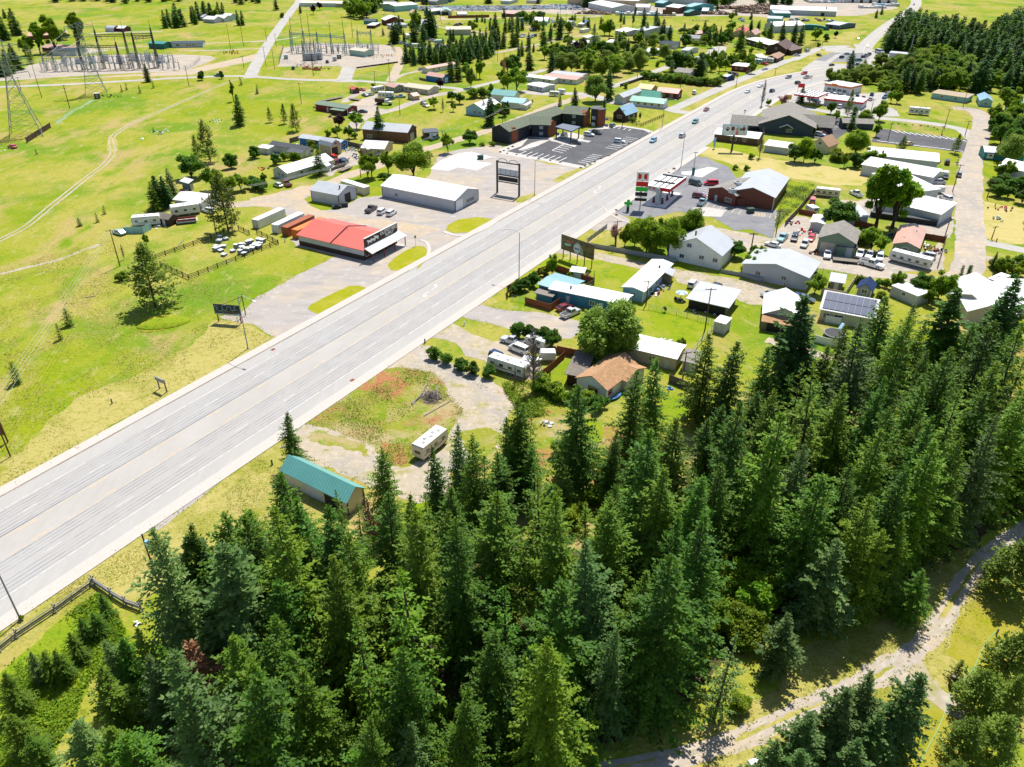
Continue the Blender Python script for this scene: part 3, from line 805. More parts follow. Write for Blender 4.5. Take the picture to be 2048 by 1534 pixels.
def conifer(seed,h=15.0,rmax=2.9,bare=.08,power=.75,lev=.29,nb=9,sp=.3,sl=.5,droop=.25,gap=.0,pine=False,mtl='fir'):
 rg=np.random.default_rng(seed)
 roots=[]
 dirs=[]
 Ls=[]
 Ws=[]
 br=MB()
 z=h*bare
 lean=rg.normal(0,.012,2)*h
 lump=rg.uniform(0,6.28,3)
 while z<h-.25:
  t=z/h
  tt=(z-h*bare)/(h-h*bare)
  prof=rmax*(.58*(1-tt)**power+.42*(1-tt**2.4))*(.6+.4*min(1,tt/.12+.35))
  if pine:
   prof=rmax*max(.12,1-tt**2.4)*(.6+.4*math.sin(tt*3+.6))
  k=max(3,int(nb*(.5+.5*prof/rmax)+rg.uniform(-1,1)))
  a0=rg.uniform(0,6.28)
  for b in range(k):
   if rg.random()<gap:
    continue
   az=a0+b*6.283/k+rg.normal(0,.18)
   L=prof*rg.uniform(.5,1.16)*(1+.2*math.sin(az+lump[2]+z*.35)+.18*math.sin(2*az+lump[0]+z*.9)+.12*math.sin(3*az-z*1.7+lump[1]))
   L=max(.22,L)
   el=.75*tt**1.5-droop*(1-tt)+rg.normal(0,.1)
   if pine:
    el=.25+.5*tt+rg.normal(0,.2)
   ca=np.array([math.cos(az)*math.cos(el),math.sin(az)*math.cos(el),math.sin(el)])
   o=np.array([lean[0]*t,lean[1]*t,z])
   ns=max(2,int(L/sp))
   u=(np.arange(ns)+rg.uniform(.2,.8))/ns
   u=u[u>(.12 if not pine else.35)]
   if len(u)==0:
    u=np.array([.8])
   pts=o+ca*(L*u)[:,None]
   pts[:,2]+=-.1*L*u**2+.05*L*u
   lat=np.array([-math.sin(az),math.cos(az),0])
   for sgn in(-1,1,0):
    m_=len(pts)
    dv=ca*(.75 if sgn else 1.1)+lat*(.95*sgn)+np.array([0,0,-.22 if sgn else.12])
    dv=dv+rg.normal(0,.22,(m_,3))
    roots.append(pts+rg.normal(0,.05,(m_,3)))
    dirs.append(dv)
    l=sl*(1.15-.45*u)*rg.uniform(.6,1.25,m_)*(.55+.45*min(1,L/1.6))
    Ls.append(l)
    Ws.append(l*rg.uniform(.22,.36,m_))
   if pine:
    q=5
    cc=o+ca*L*.92
    roots.append(np.tile(cc,(q*3,1))+rg.normal(0,.34,(q*3,3)))
    dirs.append(rg.normal(0,1,(q*3,3))+ca)
    l=rg.uniform(.35,.6,q*3)
    Ls.append(l)
    Ws.append(l*.3)
  z+=lev*rg.uniform(.75,1.25)*(1.0 if not pine else 1.5)
 m_=14
 zz=rg.uniform(h-1.4,h,m_)
 roots.append(np.stack([np.full(m_,lean[0]),np.full(m_,lean[1]),zz-.2],1))
 dv=rg.normal(0,.5,(m_,3))
 dv[:,2]=1.1
 dirs.append(dv)
 Ls.append(rg.uniform(.3,.5,m_))
 Ws.append(np.full(m_,.09))
 roots=np.concatenate(roots)
 dirs=np.concatenate(dirs)
 Ls=np.concatenate(Ls)
 Ws=np.concatenate(Ws)
 q=spray_quads(roots,dirs,Ls,Ws,rg)
 crown=quadmesh('crown_mesh',q,LEAF[mtl])
 tk=MB()
 tk.tube((0,0,-.2),(lean[0]*.5,lean[1]*.5,h*.5),h*.014,h*.009,7)
 tk.tube((lean[0]*.5,lean[1]*.5,h*.5),(lean[0],lean[1],h*.97),h*.009,.03,6)
 for i in range(int(h*1.6)):
  z=rg.uniform(h*.04,h*.6)
  az=rg.uniform(0,6.28)
  L=rmax*rg.uniform(.3,.6)
  tk.tube((0,0,z),(math.cos(az)*L,math.sin(az)*L,z-.1*L+(L*.4 if pine else 0)),.045,.015,3,False)
 me=tk.mesh('trunk_mesh')
 me.materials.append(BARK)
 return(crown,me,h)
def broadleaf(seed,h=9.0,rx=4.0,lobes=16,leaves=8000,leaf=.46,low=.16,mtl='leafy',bark=BARK,tall=1.0,sparse=0,weep=.0,lobe=1.0):
 rg=np.random.default_rng(seed)
 cs=[]
 vz=h*(1-low)/2
 for i in range(lobes):
  d0=rg.normal(0,1,3)
  d0/=np.linalg.norm(d0)
  r=rg.uniform(.2,1)**.5*.74
  k=1.0-.25*max(0,d0[2])
  cs.append((d0[0]*r*rx*k,d0[1]*r*rx*k,h*low+vz+d0[2]*r*vz*1.06,rx*rg.uniform(.2,.4)*k*lobe))
 cs.append((0,0,h*low+vz,rx*.42*lobe))
 w=np.array([c[3]**2 for c in cs])
 w/=w.sum()
 n=leaves
 idx=rg.choice(len(cs),n,p=w)
 C=np.array(cs)[idx]
 d=rg.normal(0,1,(n,3))
 d/=np.linalg.norm(d,axis=1,keepdims=True)
 rr=rg.uniform(0,1,n)**.4*(1+.22*np.sin(5*d[:,0]+idx)*np.sin(4*d[:,1]+2*idx))
 pos=C[:,:3]+d*(C[:,3]*rr)[:,None]*np.array([1,1,.82])
 if weep:
  pos[:,2]-=weep*rg.uniform(0,1,n)*C[:,3]
 pos[:,2]=np.maximum(pos[:,2],.15)
 if sparse:
  keep=rg.random(n)>sparse
  pos=pos[keep]
  d=d[keep]
  n=len(pos)
 dirs=d*.6+rg.normal(0,.7,(n,3))
 dirs[:,2]-=.2+weep
 l=rg.uniform(.6,1.3,n)*leaf
 q=spray_quads(pos,dirs,l,l*rg.uniform(.3,.48,n),rg,.25)
 crown=quadmesh('crown_mesh',q,LEAF[mtl])
 tk=MB()
 tk.tube((0,0,-.2),(0,0,h*low*.9),h*.026,h*.02,7)
 for c in cs[:10]:
  mid=(c[0]*.35,c[1]*.35,h*low+(c[2]-h*low)*.45)
  tk.tube((0,0,h*low*.8),mid,h*.014,h*.009,5,False)
  tk.tube(mid,(c[0]*.95,c[1]*.95,c[2]),h*.009,.02,4,False)
 me=tk.mesh('trunk_mesh')
 me.materials.append(bark)
 return(crown,me,h)
def baretree(seed,h=12.0,rx=1.6,bark=BARKG,n=230,mtl=None):
 rg=np.random.default_rng(seed)
 tk=MB()
 tk.tube((0,0,-.2),(.1,0,h*.6),h*.014,h*.008,6)
 tk.tube((.1,0,h*.6),(.2,.1,h),h*.008,.015,5)
 br=MB()
 for i in range(n):
  z=rg.uniform(h*.12,h*.95)
  az=rg.uniform(0,6.28)
  L=rx*(1.15-z/h)*rg.uniform(.5,1.2)
  p0=Vector((.15*z/h,0,z))
  p1=p0+Vector((math.cos(az)*L*.6,math.sin(az)*L*.6,L*.5))
  p2=p1+Vector((math.cos(az+.4)*L*.4,math.sin(az+.4)*L*.4,L*.75))
  br.tube(p0,p1,.055,.04,3,False)
  br.tube(p1,p2,.04,.02,3,False)
  for k in range(3):
   q=p1+(p2-p1)*rg.uniform(.1,.9)
   br.tube(q,q+Vector((rg.normal(0,.3),rg.normal(0,.3),rg.uniform(.2,.8)))*L*.5,.02,.008,3,False)
 a=br.mesh('twigs')
 a.materials.append(bark)
 b=tk.mesh('trunk_mesh')
 b.materials.append(bark)
 return(a,b,h)
SP={}
SP['fir']=[conifer(s,rmax=r,power=p_,mtl=m_,gap=g_)for s,r,p_,m_,g_ in((1,3.7,.8,'fir',0),(2,4.1,.72,'firgold',.05),(3,3.4,.85,'fir',.04),(4,4.3,.7,'fir',.1),(5,3.8,.72,'firgold',.03),(6,3.4,.78,'bluespruce',.03),(7,4.0,.68,'firgold',.12),(8,3.6,.66,'fir',.06),(9,3.1,.55,'firgold',.18),(10,4.4,.82,'fir',.15),(14,3.3,.5,'fir',.2),(15,3.9,.9,'firgold',.08))]
SP['thinfir']=[conifer(s,rmax=2.6,power=.6,mtl=m_,gap=.3,nb=6,bare=.3,lev=.42)for s,m_ in((11,'fir'),(12,'firgold'),(13,'firgold'))]
SP['spruce']=[conifer(s,h=13,rmax=3.5,power=.85,mtl=m_,lev=.36,sp=.38,sl=.85,nb=9)for s,m_ in((21,'spruce'),(22,'spruce'),(23,'fir'))]
SP['farspruce']=[conifer(s,h=13,rmax=3.6,power=.75,mtl=m_,lev=.55,sp=.6,sl=1.4,nb=8)for s,m_ in((31,'spruce'),(32,'fir'),(33,'spruce'))]
SP['bluespruce']=[conifer(s,h=10,rmax=2.8,power=.8,mtl='bluespruce',lev=.3,sp=.3,sl=.55,nb=9,droop=.1)for s in(41,42)]
SP['pine']=[conifer(s,h=13,rmax=3.5,bare=.1,mtl='pine',lev=.34,sp=.36,sl=.7,nb=8,gap=.08,pine=True)for s in(51,52)]
SP['sparse']=[conifer(61,h=13,rmax=2.5,power=.7,mtl='bluespruce',lev=.5,sp=.32,sl=.42,nb=7,gap=.25,droop=.3)]
SP['leafy']=[broadleaf(s,h=9,rx=3.7,mtl='leafy')for s in(71,72,73)]
SP['broad']=[broadleaf(s,h=11,rx=6.4,lobes=32,leaves=17000,leaf=.44,mtl='leafy',low=.14,lobe=.82)for s in(74,75)]
SP['willow']=[broadleaf(s,h=10,rx=5.4,lobes=26,leaves=18000,leaf=.42,mtl='willow',weep=.45,low=.14)for s in(76,77)]
SP['tallleafy']=[broadleaf(s,h=15,rx=4.0,lobes=30,leaves=13000,leaf=.5,mtl='leafy',low=.09,tall=1.5,lobe=.72)for s in(78,79)]
SP['darkleafy']=[broadleaf(s,h=7,rx=3.5,lobes=15,leaves=8500,leaf=.4,mtl='darkleaf',low=.1)for s in(81,82)]
SP['poplar']=[broadleaf(s,h=12,rx=1.9,lobes=16,leaves=5000,leaf=.42,mtl='leafy',low=.12)for s in(83,84)]
SP['bush']=[broadleaf(s,h=2.6,rx=1.7,lobes=9,leaves=3200,leaf=.22,mtl=m_,low=.05)for s,m_ in((91,'leafy'),(92,'darkleaf'),(93,'bright'))]
SP['roundbush']=[broadleaf(s,h=2.5,rx=1.45,lobes=9,leaves=2600,leaf=.22,mtl='darkleaf',low=.05)for s in(94,95)]
SP['shrub']=[broadleaf(s,h=3.6,rx=2.2,lobes=14,leaves=7500,leaf=.19,mtl='bright',low=.08)for s in(96,97,98)]
SP['plum']=[broadleaf(101,h=5.5,rx=2.4,lobes=9,leaves=2400,mtl='plum',low=.2)]
SP['dead']=[conifer(s,h=11,rmax=2.1,power=.7,mtl='dead',lev=.45,gap=.15)for s in(111,112)]
SP['bare']=[baretree(s)for s in(121,122)]
SP['pinkshrub']=[broadleaf(131,h=5,rx=2.3,lobes=8,leaves=1600,mtl='pinkshrub',low=.2,leaf=.25)]
SP['sapling']=[conifer(s,h=4,rmax=1.1,power=.8,mtl=m_,lev=.2,sp=.2,sl=.36,nb=7)for s,m_ in((141,'fir'),(142,'pine'))]
SP['column']=[conifer(151,h=5,rmax=.62,power=.35,mtl='fir',lev=.2,sp=.2,sl=.34,nb=8,droop=-.7)]
SP['woodfir']=SP['farspruce']
NAMES=dict(woodfir=('wood_conifer','conifer'),fir=('fir_tree','fir tree'),thinfir=('thin_fir_tree','fir tree'),spruce=('spruce_tree','spruce tree'),farspruce=('dark_conifer','conifer'),bluespruce=('blue_spruce','spruce tree'),pine=('pine_tree','pine tree'),sparse=('larch_tree','conifer'),leafy=('leafy_tree','tree'),broad=('spreading_tree','tree'),willow=('willow_tree','willow'),tallleafy=('poplar_tree','tree'),darkleafy=('maple_tree','tree'),poplar=('columnar_poplar','tree'),bush=('bush','bush'),roundbush=('round_bush','bush'),shrub=('leafy_shrub','shrub'),plum=('plum_tree','tree'),dead=('dead_fir_tree','dead tree'),bare=('bare_tree','bare tree'),pinkshrub=('flowering_shrub','shrub'),sapling=('young_conifer','young conifer'),column=('columnar_cypress','cypress'))
LOOK=dict(woodfir='dark conifer',fir='green fir',thinfir='slim thin-crowned fir',spruce='dark pointed spruce',farspruce='dark conifer',bluespruce='blue-green spruce',pine='olive green pine',sparse='thin drooping conifer',leafy='bright green leafy tree',broad='broad spreading leafy tree',willow='pale green rounded willow',tallleafy='tall bushy leafy tree',darkleafy='dark green round leafy tree',poplar='narrow columnar leafy tree',bush='green bush',roundbush='clipped round green bush',shrub='bright green shrub',plum='purple-leaved tree',dead='brown dead fir',bare='bare leafless tree',pinkshrub='pinkish flowering shrub',sapling='small young conifer',column='slim dark cypress')
_cnt={}
def tree(kind,pos,h,wide=1.0,label=None,group=None,rr=rnd,look=None,var=None):
 vs=SP[kind]
 i=_cnt.get(kind,0)if var is None else var
 _cnt[kind]=_cnt.get(kind,0)+1
 crown,trunk,h0=vs[rr.randrange(len(vs))]if var is None else vs[var%len(vs)]
 nm,cat=NAMES[kind]
 o=thing(nm,(pos[0],pos[1],.0),rr.uniform(0,6.28),label,cat,group)
 s=h/h0
 o.scale=(s*wide,s*wide,s)
 o.rotation_euler=(rr.gauss(0,.02),rr.gauss(0,.02),rr.uniform(0,6.28))
 c=link('crown',crown,o)
 t=link('trunk',trunk,o)
 if not label:
  NEED.append((o,look or LOOK[kind]))
 return o
def TR(kind,s,h=None,wide=1.0,jit=.1,**kw):
 for x,y in K(s):
  hh=h*rnd.uniform(1-jit,1+jit)
  p=P(x,y)
  tree(kind,p,hh,wide*rnd.uniform(.92,1.1),**kw)
def TT(kind,s,h,wide=1.0,jit=.06,**kw):
 for x,y in K(s):
  hh=h*rnd.uniform(1-jit,1+jit)
  p=P(x,y,hh)
  tree(kind,p,hh,wide*rnd.uniform(.95,1.08),**kw)
'BUILDINGS'
LASTB=[None]
FRAMEW=plain('white',.6)
def opening(root,side,kind,u,L,W,sgn,zb=None,frame='white',dims=None,top=9.0):
 D=dict(w=(1.25,1.05,1.05),W=(2.2,1.2,1.0),s=(.8,.8,1.4),d=(1.0,2.1,.05),g=(2.9,2.6,.03),G=(3.8,3.2,.03),o=(2.8,2.9,.03),p=(1.9,2.1,.1),b=(5.0,3.2,.03))
 w,h,z0=dims or D[kind]
 if zb is not None:
  z0=zb
 if z0+h>top-.15:
  h=max(.6,top-.15-z0)
 w=min(w,(L if side in('AB','DC')else W)*.8)
 if side=='AB':
  org=(u*L,0)
  ax=(1,0)
  out=(0,-sgn)
 elif side=='DC':
  org=(u*L,sgn*W)
  ax=(1,0)
  out=(0,sgn)
 elif side=='BC':
  org=(0,u*sgn*W)
  ax=(0,sgn)
  out=(-1,0)
 else:
  org=(L,u*sgn*W)
  ax=(0,sgn)
  out=(1,0)
 def bx(mb,a0,a1,z_0,z_1,o0,o1):
  x0=org[0]+ax[0]*a0+out[0]*o0
  y0=org[1]+ax[1]*a0+out[1]*o0
  x1=org[0]+ax[0]*a1+out[0]*o1
  y1=org[1]+ax[1]*a1+out[1]*o1
  mb.box(x0,y0,z_0,x1,y1,z_1)
 fm=plain(frame)
 t=.09
 if kind in 'wWsp':
  mb=MB()
  bx(mb,-w/2-t,w/2+t,z0-t,z0,.0,.07)
  bx(mb,-w/2-t,w/2+t,z0+h,z0+h+t,.0,.07)
  bx(mb,-w/2-t,-w/2,z0,z0+h,.0,.07)
  bx(mb,w/2,w/2+t,z0,z0+h,.0,.07)
  bx(mb,-.03,.03,z0,z0+h,.0,.06)
  fr=mb.build('window',fm,root)
  gl=MB()
  bx(gl,-w/2,-.03,z0,z0+h,.01,.035)
  bx(gl,.03,w/2,z0,z0+h,.01,.035)
  gl.build('pane',GLASS,fr)
 elif kind=='d':
  mb=MB()
  bx(mb,-w/2,w/2,z0,z0+h,.0,.05)
  dr=mb.build('door',plain(frame if frame!='white' else 'lgrey'),root)
  hb=MB()
  bx(hb,w/2-.16,w/2-.08,z0+.95,z0+1.05,.05,.11)
  hb.build('handle',DARKSTEEL,dr)
 elif kind in 'gGb':
  mb=MB()
  n=5
  for i in range(n):
   bx(mb,-w/2,w/2,z0+h*i/n,z0+h*(i+.94)/n,.0,.06)
  mb.build('garage_door_or_shade',plain(frame),root)
 elif kind=='o':
  mb=MB()
  bx(mb,-w/2,w/2,z0,z0+h,.0,.012)
  gd=mb.build('door_opening',plain('black'),root)
  mb=MB()
  bx(mb,-w/2-.12,-w/2,z0,z0+h+.12,0,.06)
  bx(mb,w/2,w/2+.12,z0,z0+h+.12,0,.06)
  bx(mb,-w/2,w/2,z0+h,z0+h+.12,0,.06)
  mb.build('door_frame',plain('brown'),gd)
def B(name,label,cat,s,h,roof='gx',rise=None,rc='white',wc='offwhite',op='',mk=None,trim=None,kind='metal',oh=.45,wains=None,at=.0,frame='white',chim=None,vents=0,wall='siding',size=None,join=False):
 a,b,c=[p.to_2d()for p in G(s,at)]
 ux=a-b
 L=ux.length
 ux.normalize()
 uy=Vector((-ux.y,ux.x))
 cc=c-b
 sgn=1.0 if cc.dot(uy)>0 else-1.0
 W=abs(cc.dot(uy))if size is None else size[1]
 W=max(W,min(cc.length*.9,W+2))
 if size:
  L=size[0]
 rz=math.atan2(ux.y,ux.x)
 root=thing(name,(b.x,b.y,0),rz,label,cat)
 wk=wallm(wc)if wall=='siding' else ribwall(wc)if wall=='rib' else plain(wc,.85)
 y1=sgn*W
 mb=MB()
 if rise is None:
  rise=.17*(W if roof in('gx',)else L)
 P2=lambda poly,axis,a_,b_:mb.prism(poly,axis,a_,b_)
 th=.14
 rf=MB()
 if roof=='gx':
  P2([(0,-.1),(0,h),(y1/2,h+rise),(y1,h),(y1,-.1)],'x',0,L)
  k=rise/(W/2)
  for e,f_ in((0,-sgn),(y1,sgn)):
   rf.prism([(e+f_*oh,h-k*oh+.03),(y1/2,h+rise+.03),(y1/2,h+rise+.03+th),(e+f_*oh,h-k*oh+.03+th)],'x',-oh*.8,L+oh*.8)
 elif roof=='gy':
  P2([(0,-.1),(0,h),(L/2,h+rise),(L,h),(L,-.1)],'y',0,y1)
  k=rise/(L/2)
  for e,f_ in((0,-1),(L,1)):
   rf.prism([(e+f_*oh,h-k*oh+.03),(L/2,h+rise+.03),(L/2,h+rise+.03+th),(e+f_*oh,h-k*oh+.03+th)],'y',-sgn*oh*.8,y1+sgn*oh*.8)
 elif roof=='gambrel':
  prof=[(0,h),(y1*.16,h+rise*.62),(y1/2,h+rise),(y1*.84,h+rise*.62),(y1,h)]
  P2([(0,-.1)]+prof+[(y1,-.1)],'x',0,L)
  for i in range(4):
   p,q=(prof[i],prof[i+1])
   rf.prism([(p[0],p[1]+.03),(q[0],q[1]+.03),(q[0],q[1]+.18),(p[0]-(sgn*.12 if i==0 else-sgn*.12 if i==3 else 0),p[1]+.18)],'x',-.35,L+.35)
 elif roof=='sx':
  P2([(0,-.1),(0,h),(y1,h+rise),(y1,-.1)],'x',0,L)
  k=rise/W
  rf.prism([(-sgn*oh,h-k*oh+.03),(y1+sgn*oh,h+rise+k*oh+.03),(y1+sgn*oh,h+rise+k*oh+.03+th),(-sgn*oh,h-k*oh+.03+th)],'x',-oh,L+oh)
 elif roof=='sy':
  P2([(0,-.1),(0,h),(L,h+rise),(L,-.1)],'y',0,y1)
  k=rise/L
  rf.prism([(-oh,h-k*oh+.03),(L+oh,h+rise+k*oh+.03),(L+oh,h+rise+k*oh+.03+th),(-oh,h-k*oh+.03+th)],'y',-sgn*oh,y1+sgn*oh)
 elif roof=='hip':
  mb.box(0,0,-.1,L,y1,h)
  ya,yb=(min(0,y1)-oh,max(0,y1)+oh)
  xa,xb=(-oh,L+oh)
  ym=(ya+yb)/2
  xr=min((xb-xa)/2,(yb-ya)/2)
  zz=h-.05
  vs=[(xa,ya,zz),(xb,ya,zz),(xb,yb,zz),(xa,yb,zz),(xa+xr,ym,zz+rise),(xb-xr,ym,zz+rise)]
  vs2=[(p[0],p[1],p[2]-.14)for p in vs[:4]]
  rf.add(vs+vs2,[(0,1,5,4),(2,3,4,5),(1,2,5),(3,0,4),(6,7,1,0),(7,8,2,1),(8,9,3,2),(9,6,0,3),(9,8,7,6)])
 elif roof=='quonset':
  prof=[(y1/2-y1/2*math.cos(math.pi*i/10),.3+(h+rise)*math.sin(math.pi*i/10))for i in range(11)]
  P2([(0,-.1)]+prof+[(y1,-.1)],'x',.1,L-.1)
  for i in range(10):
   p,q=(prof[i],prof[i+1])
   rf.prism([p,q,(q[0],q[1]+.1),(p[0],p[1]+.1)],'x',0,L)
 else:
  mb.box(0,0,-.1,L,y1,h)
  rf.box(-oh*.3,-sgn*oh*.3,h+.01,L+oh*.3,y1+sgn*oh*.3,h+.16)
 wo_=mb.build('wall',wk,root)
 ro_=rf.build('roof',roofm(rc,'Y' if roof in('gy','sy')else 'X',kind),root)
 if trim:
  ya,yb=(min(0,y1),max(0,y1))
  for x in(0,L):
   for y_ in(ya,yb):
    tb=MB()
    tb.box(x-.09,y_-.09,-.05,x+.09,y_+.09,h-.02)
    tb.build('corner_trim',plain(trim),root)
 if wains:
  wc2,zt=wains
  tb=MB()
  e=.05
  ya,yb=(min(0,y1),max(0,y1))
  tb.box(-e,ya-e,-.1,L+e,ya,zt)
  tb.box(-e,yb,-.1,L+e,yb+e,zt)
  tb.box(-e,ya,-.1,0,yb,zt)
  tb.box(L,ya,-.1,L+e,yb,zt)
  tb.build('wainscot',wallm(wc2),root)
 if chim:
  tb=MB()
  cx,cy,ch=chim
  tb.tube((cx*L,cy*y1,h+rise*.3),(cx*L,cy*y1,h+rise+ch),.22,.22,8)
  tb.tube((cx*L,cy*y1,h+rise+ch),(cx*L,cy*y1,h+rise+ch+.15),.3,.3,8)
  tb.build('chimney',plain('graphite'),ro_)
 for i in range(vents):
  tb=MB()
  x=L*(i+.6)/(vents+.3)
  yv=y1*(.3 if i%2 else.68)
  zz=h+rise*.62+.1 if roof in('gx',)else h+.2
  tb.box(x-.2,yv-.2,zz-.2,x+.2,yv+.2,zz+.35)
  tb.build('roof_vent',plain('lgrey'),ro_)
 for t in op.split(';'):
  t=t.strip()
  if not t:
   continue
  q=t.split()
  side,kd=(q[0],q[1])
  fr=frame
  for u in q[2].split(','):
   opening(root,side,kd,float(u),L,W,sgn,top=h+(rise if roof=='gy' and side=='AB' or(roof in('gx','gambrel')and side=='BC')else 0),zb=float(q[3])if len(q)>3 and q[3]!='-' else None,frame=q[4]if len(q)>4 else fr)
 ctr=b+ux*(L/2)+uy*(sgn*W/2)
 if mk:
  mark(mk,ctr)
 if join:
  pr_=LASTB[0]
  d_=Vector((root.location.x-pr_.location.x,root.location.y-pr_.location.y))
  r0=pr_.rotation_euler.z
  root.location=(d_.x*math.cos(r0)+d_.y*math.sin(r0),-d_.x*math.sin(r0)+d_.y*math.cos(r0),0)
  root.rotation_euler=(0,0,rz-r0)
  root.parent=pr_
  del root['category']
  root['label']=label
 else:
  LASTB[0]=root
 return(root,L,W,sgn)
root,L,W,sg=B('store_building','outfitters store with red metal roof and brown false front with white horses','store','f 392,1063 905,1187 1180,1058',3.1,'gx',2.2,'redroof','lgrey',oh=.5,wains=('dbrown',1.35),mk='the red-roofed store')
y1=sg*W
mb=MB()
mb.box(-.55,-.02*sg,2.2,-.25,y1,6.3)
ff=mb.build('false_front',wallm('dbrown'),root)
mb=MB()
mb.box(-.62,-.08*sg,6.3,-.18,y1*1.004,6.42)
mb.build('cap',plain('offwhite'),ff)
mb=MB()
mb.box(-.04,0,-.1,0,y1,3.0)
mb.build('front_wall',wallm('dbrown'),root)
mb=MB()
mb.prism([(-.3,3.9),(-3.3,2.75),(-3.3,2.87),(-.3,4.04)],'y',-.6*sg,y1+.6*sg)
mb.build('porch_roof',roofm('offwhite','Y','shingle'),root)
for t in(.0,.33,.66,1.0):
 mb=MB()
 mb.box(-3.1,t*y1-.09,0,-2.9,t*y1+.09,2.8)
 mb.build('porch_post',plain('dred'),root)
mb=MB()
mb.box(-3.4,-.4*sg,-.02,-.05,y1+.4*sg,.14)
mb.build('porch_slab',CONC,root)
for u,k_ in((.12,'W'),(.3,'d'),(.62,'W'),(.85,'W')):
 opening(root,'BC',k_,u,L,W,sg,frame='white')
mb=MB()
mb.prism([(-sg*.5,3.3),(y1/2,5.72),(y1+sg*.5,3.3),(y1+sg*.5,3.0),(y1/2,5.4),(-sg*.5,3.0)],'x',L*.47,L*.47+.35)
mb.build('roof_step',plain('plum'),root)
mb=MB()
mb.tube((L*.44,y1*.42,4.6),(L*.44,y1*.42,5.9),.09,.09,6)
mb.build('flue',plain('offwhite'),root)
def horse(mb,y,z,s,fl=1):
 pts=[(-1.0,.95),(-.8,1.25),(-.2,1.2),(.0,1.45),(.35,1.45),(.5,1.2),(.85,1.65),(1.2,1.6),(1.35,1.35),(1.05,1.3),(.8,.85),(.75,0),(.6,0),(.55,.6),(-.45,.6),(-.6,0),(-.75,0),(-.8,.7),(-1.1,.35)]
 mb.prism([(y+fl*p[0]*s,z+p[1]*s)for p in pts],'x',-.64,-.56)
hb=MB()
for i,u in enumerate((.13,.235,.345)):
 horse(hb,y1*u,4.35+(.1 if i==2 else 0),.78+(.12 if i==2 else 0),-sg)
hb.build('horse_figure',plain('white'),root)
def text_mesh(txt,size,mt,parent,loc,rot,name='lettering',ext=.02):
 cu=bpy.data.curves.new('lettering','FONT')
 cu.body=txt
 cu.size=size
 cu.extrude=ext
 cu.align_x='CENTER'
 cu.align_y='CENTER'
 cu.offset=size*.012
 to=bpy.data.objects.new('tmp',cu)
 COL.objects.link(to)
 dg=bpy.context.evaluated_depsgraph_get()
 me=bpy.data.meshes.new_from_object(to.evaluated_get(dg))
 bpy.data.objects.remove(to)
 me.materials.clear()
 me.materials.append(mt)
 o=link(name,me,parent)
 o.location=loc
 o.rotation_euler=rot
 return o
def wall_text(txt,size,y,z,x=-.6,mt=None):
 rz=-math.pi/2
 return text_mesh(txt,size,mt or plain('white'),root,(x,y,z),(math.pi/2,0,rz))
wall_text('OUTFITTERS',1.35,y1*.72,5.55)
wall_text('SUPPLY',1.15,y1*.74,4.55)
B('garage_building','white metal garage with a brown-framed open doorway in its gable end','garage','f 490,716 703,757 860,697',3.7,'gx',1.7,'lgrey','lgrey','BC o .5',mk='the white garage',trim='dbrown',wall='rib',chim=(.12,.3,.2))
B('long_shop_building','long low white metal shop with brown wainscot on its gable end','shop','f 1045,681 1617,801 1785,708',3.7,'gx',2.0,'white','lgrey','BC G .18;BC d .38;BC W .55;BC W .72;AB w .8',mk='the long white shop',trim='dbrown',wall='rib')
B('barn','big brown-sided barn with a streaked pale metal roof','barn','f 893,232 1245,262 1370,225',4.4,'gx',2.0,'lgrey','brown','AB W .85;BC G .5 - beige',mk='the brown barn',wall='rib')
B('barn_annex','small dark lean-to garage with a white door at the end of the brown barn','garage','f 1370,225 1375,235 1418,222',2.8,'flat',0,'dgrey','dbrown','BC g .6',wall='rib',size=(7,6),join=True)
B('house','low house with a bright white metal roof among yard clutter','house','f 885,352 1060,362 1188,312',2.7,'gx',1.6,'white','tan','AB d .5;AB w .25;AB w .75',mk='the white-roofed house')
B('house_wing','tan wing with a pale metal roof and porch in front of the white-roofed house','house','f 915,350 930,360 1055,352',2.5,'gy',1.1,'lgrey','tan','AB d .5',size=(9,4.5),join=True)
B('gambrel_shed','tan gambrel-roofed barn shed with a dark doorway and white trim','shed','f 552,338 645,362 712,340',3.4,'gambrel',2.3,'lgrey','tan','BC o .35;BC w .5 3.9;AB w .5',mk='the gambrel shed',trim='white')
B('mobile_home','bright blue mobile home with white window trim and a weathered pale roof','mobile home','f 395,274 712,322 735,294',2.9,'gx',.7,'lgrey','blue','AB W .1;AB w .3;AB d .42;AB w .55;AB w .75;BC W .5',mk='the blue mobile home',trim='white',vents=3)
B('mobile_home','cream mobile home with a dark grey roof and lean-to','mobile home','f 162,325 440,372 490,348',2.6,'gx',.9,'dgrey','offwhite','AB w .15;AB w .4;BC d .5;BC w .8',mk='the grey-roofed mobile home')
B('lean_to','small grey lean-to room in front of the cream mobile home','shed','f 300,370 400,385 430,368',2.1,'sx',.5,'dgrey','cream','AB w .5',join=True)
B('long_house','long low white-roofed house with a row of windows','house','f 655,448 300,556 160,535',2.7,'gx',1.6,'white','lgrey','AB d .38;AB w .48;AB w .55;AB w .3;AB w .68;BC w .3;BC w .6;BC d .85',mk='the long white-roofed house')
B('small_shed','small pale blue-green shed at the end of the long white-roofed house','shed','f 632,478 606,488 598,476',2.3,'gx',.6,'white','mint','AB d .5')
B('white_shed','small white flat-topped shed near the left end of the cream mobile home','shed','f 72,340 150,352 165,335',2.3,'sx',.3,'white','offwhite','AB d .3')
B('quonset_shed','pale patched metal-roofed barn behind the white trailer','barn','e 1385,688 1600,715 1655,645',2.6,'gx',1.2,'white','lgrey','AB w .3',mk='the pale patched barn')
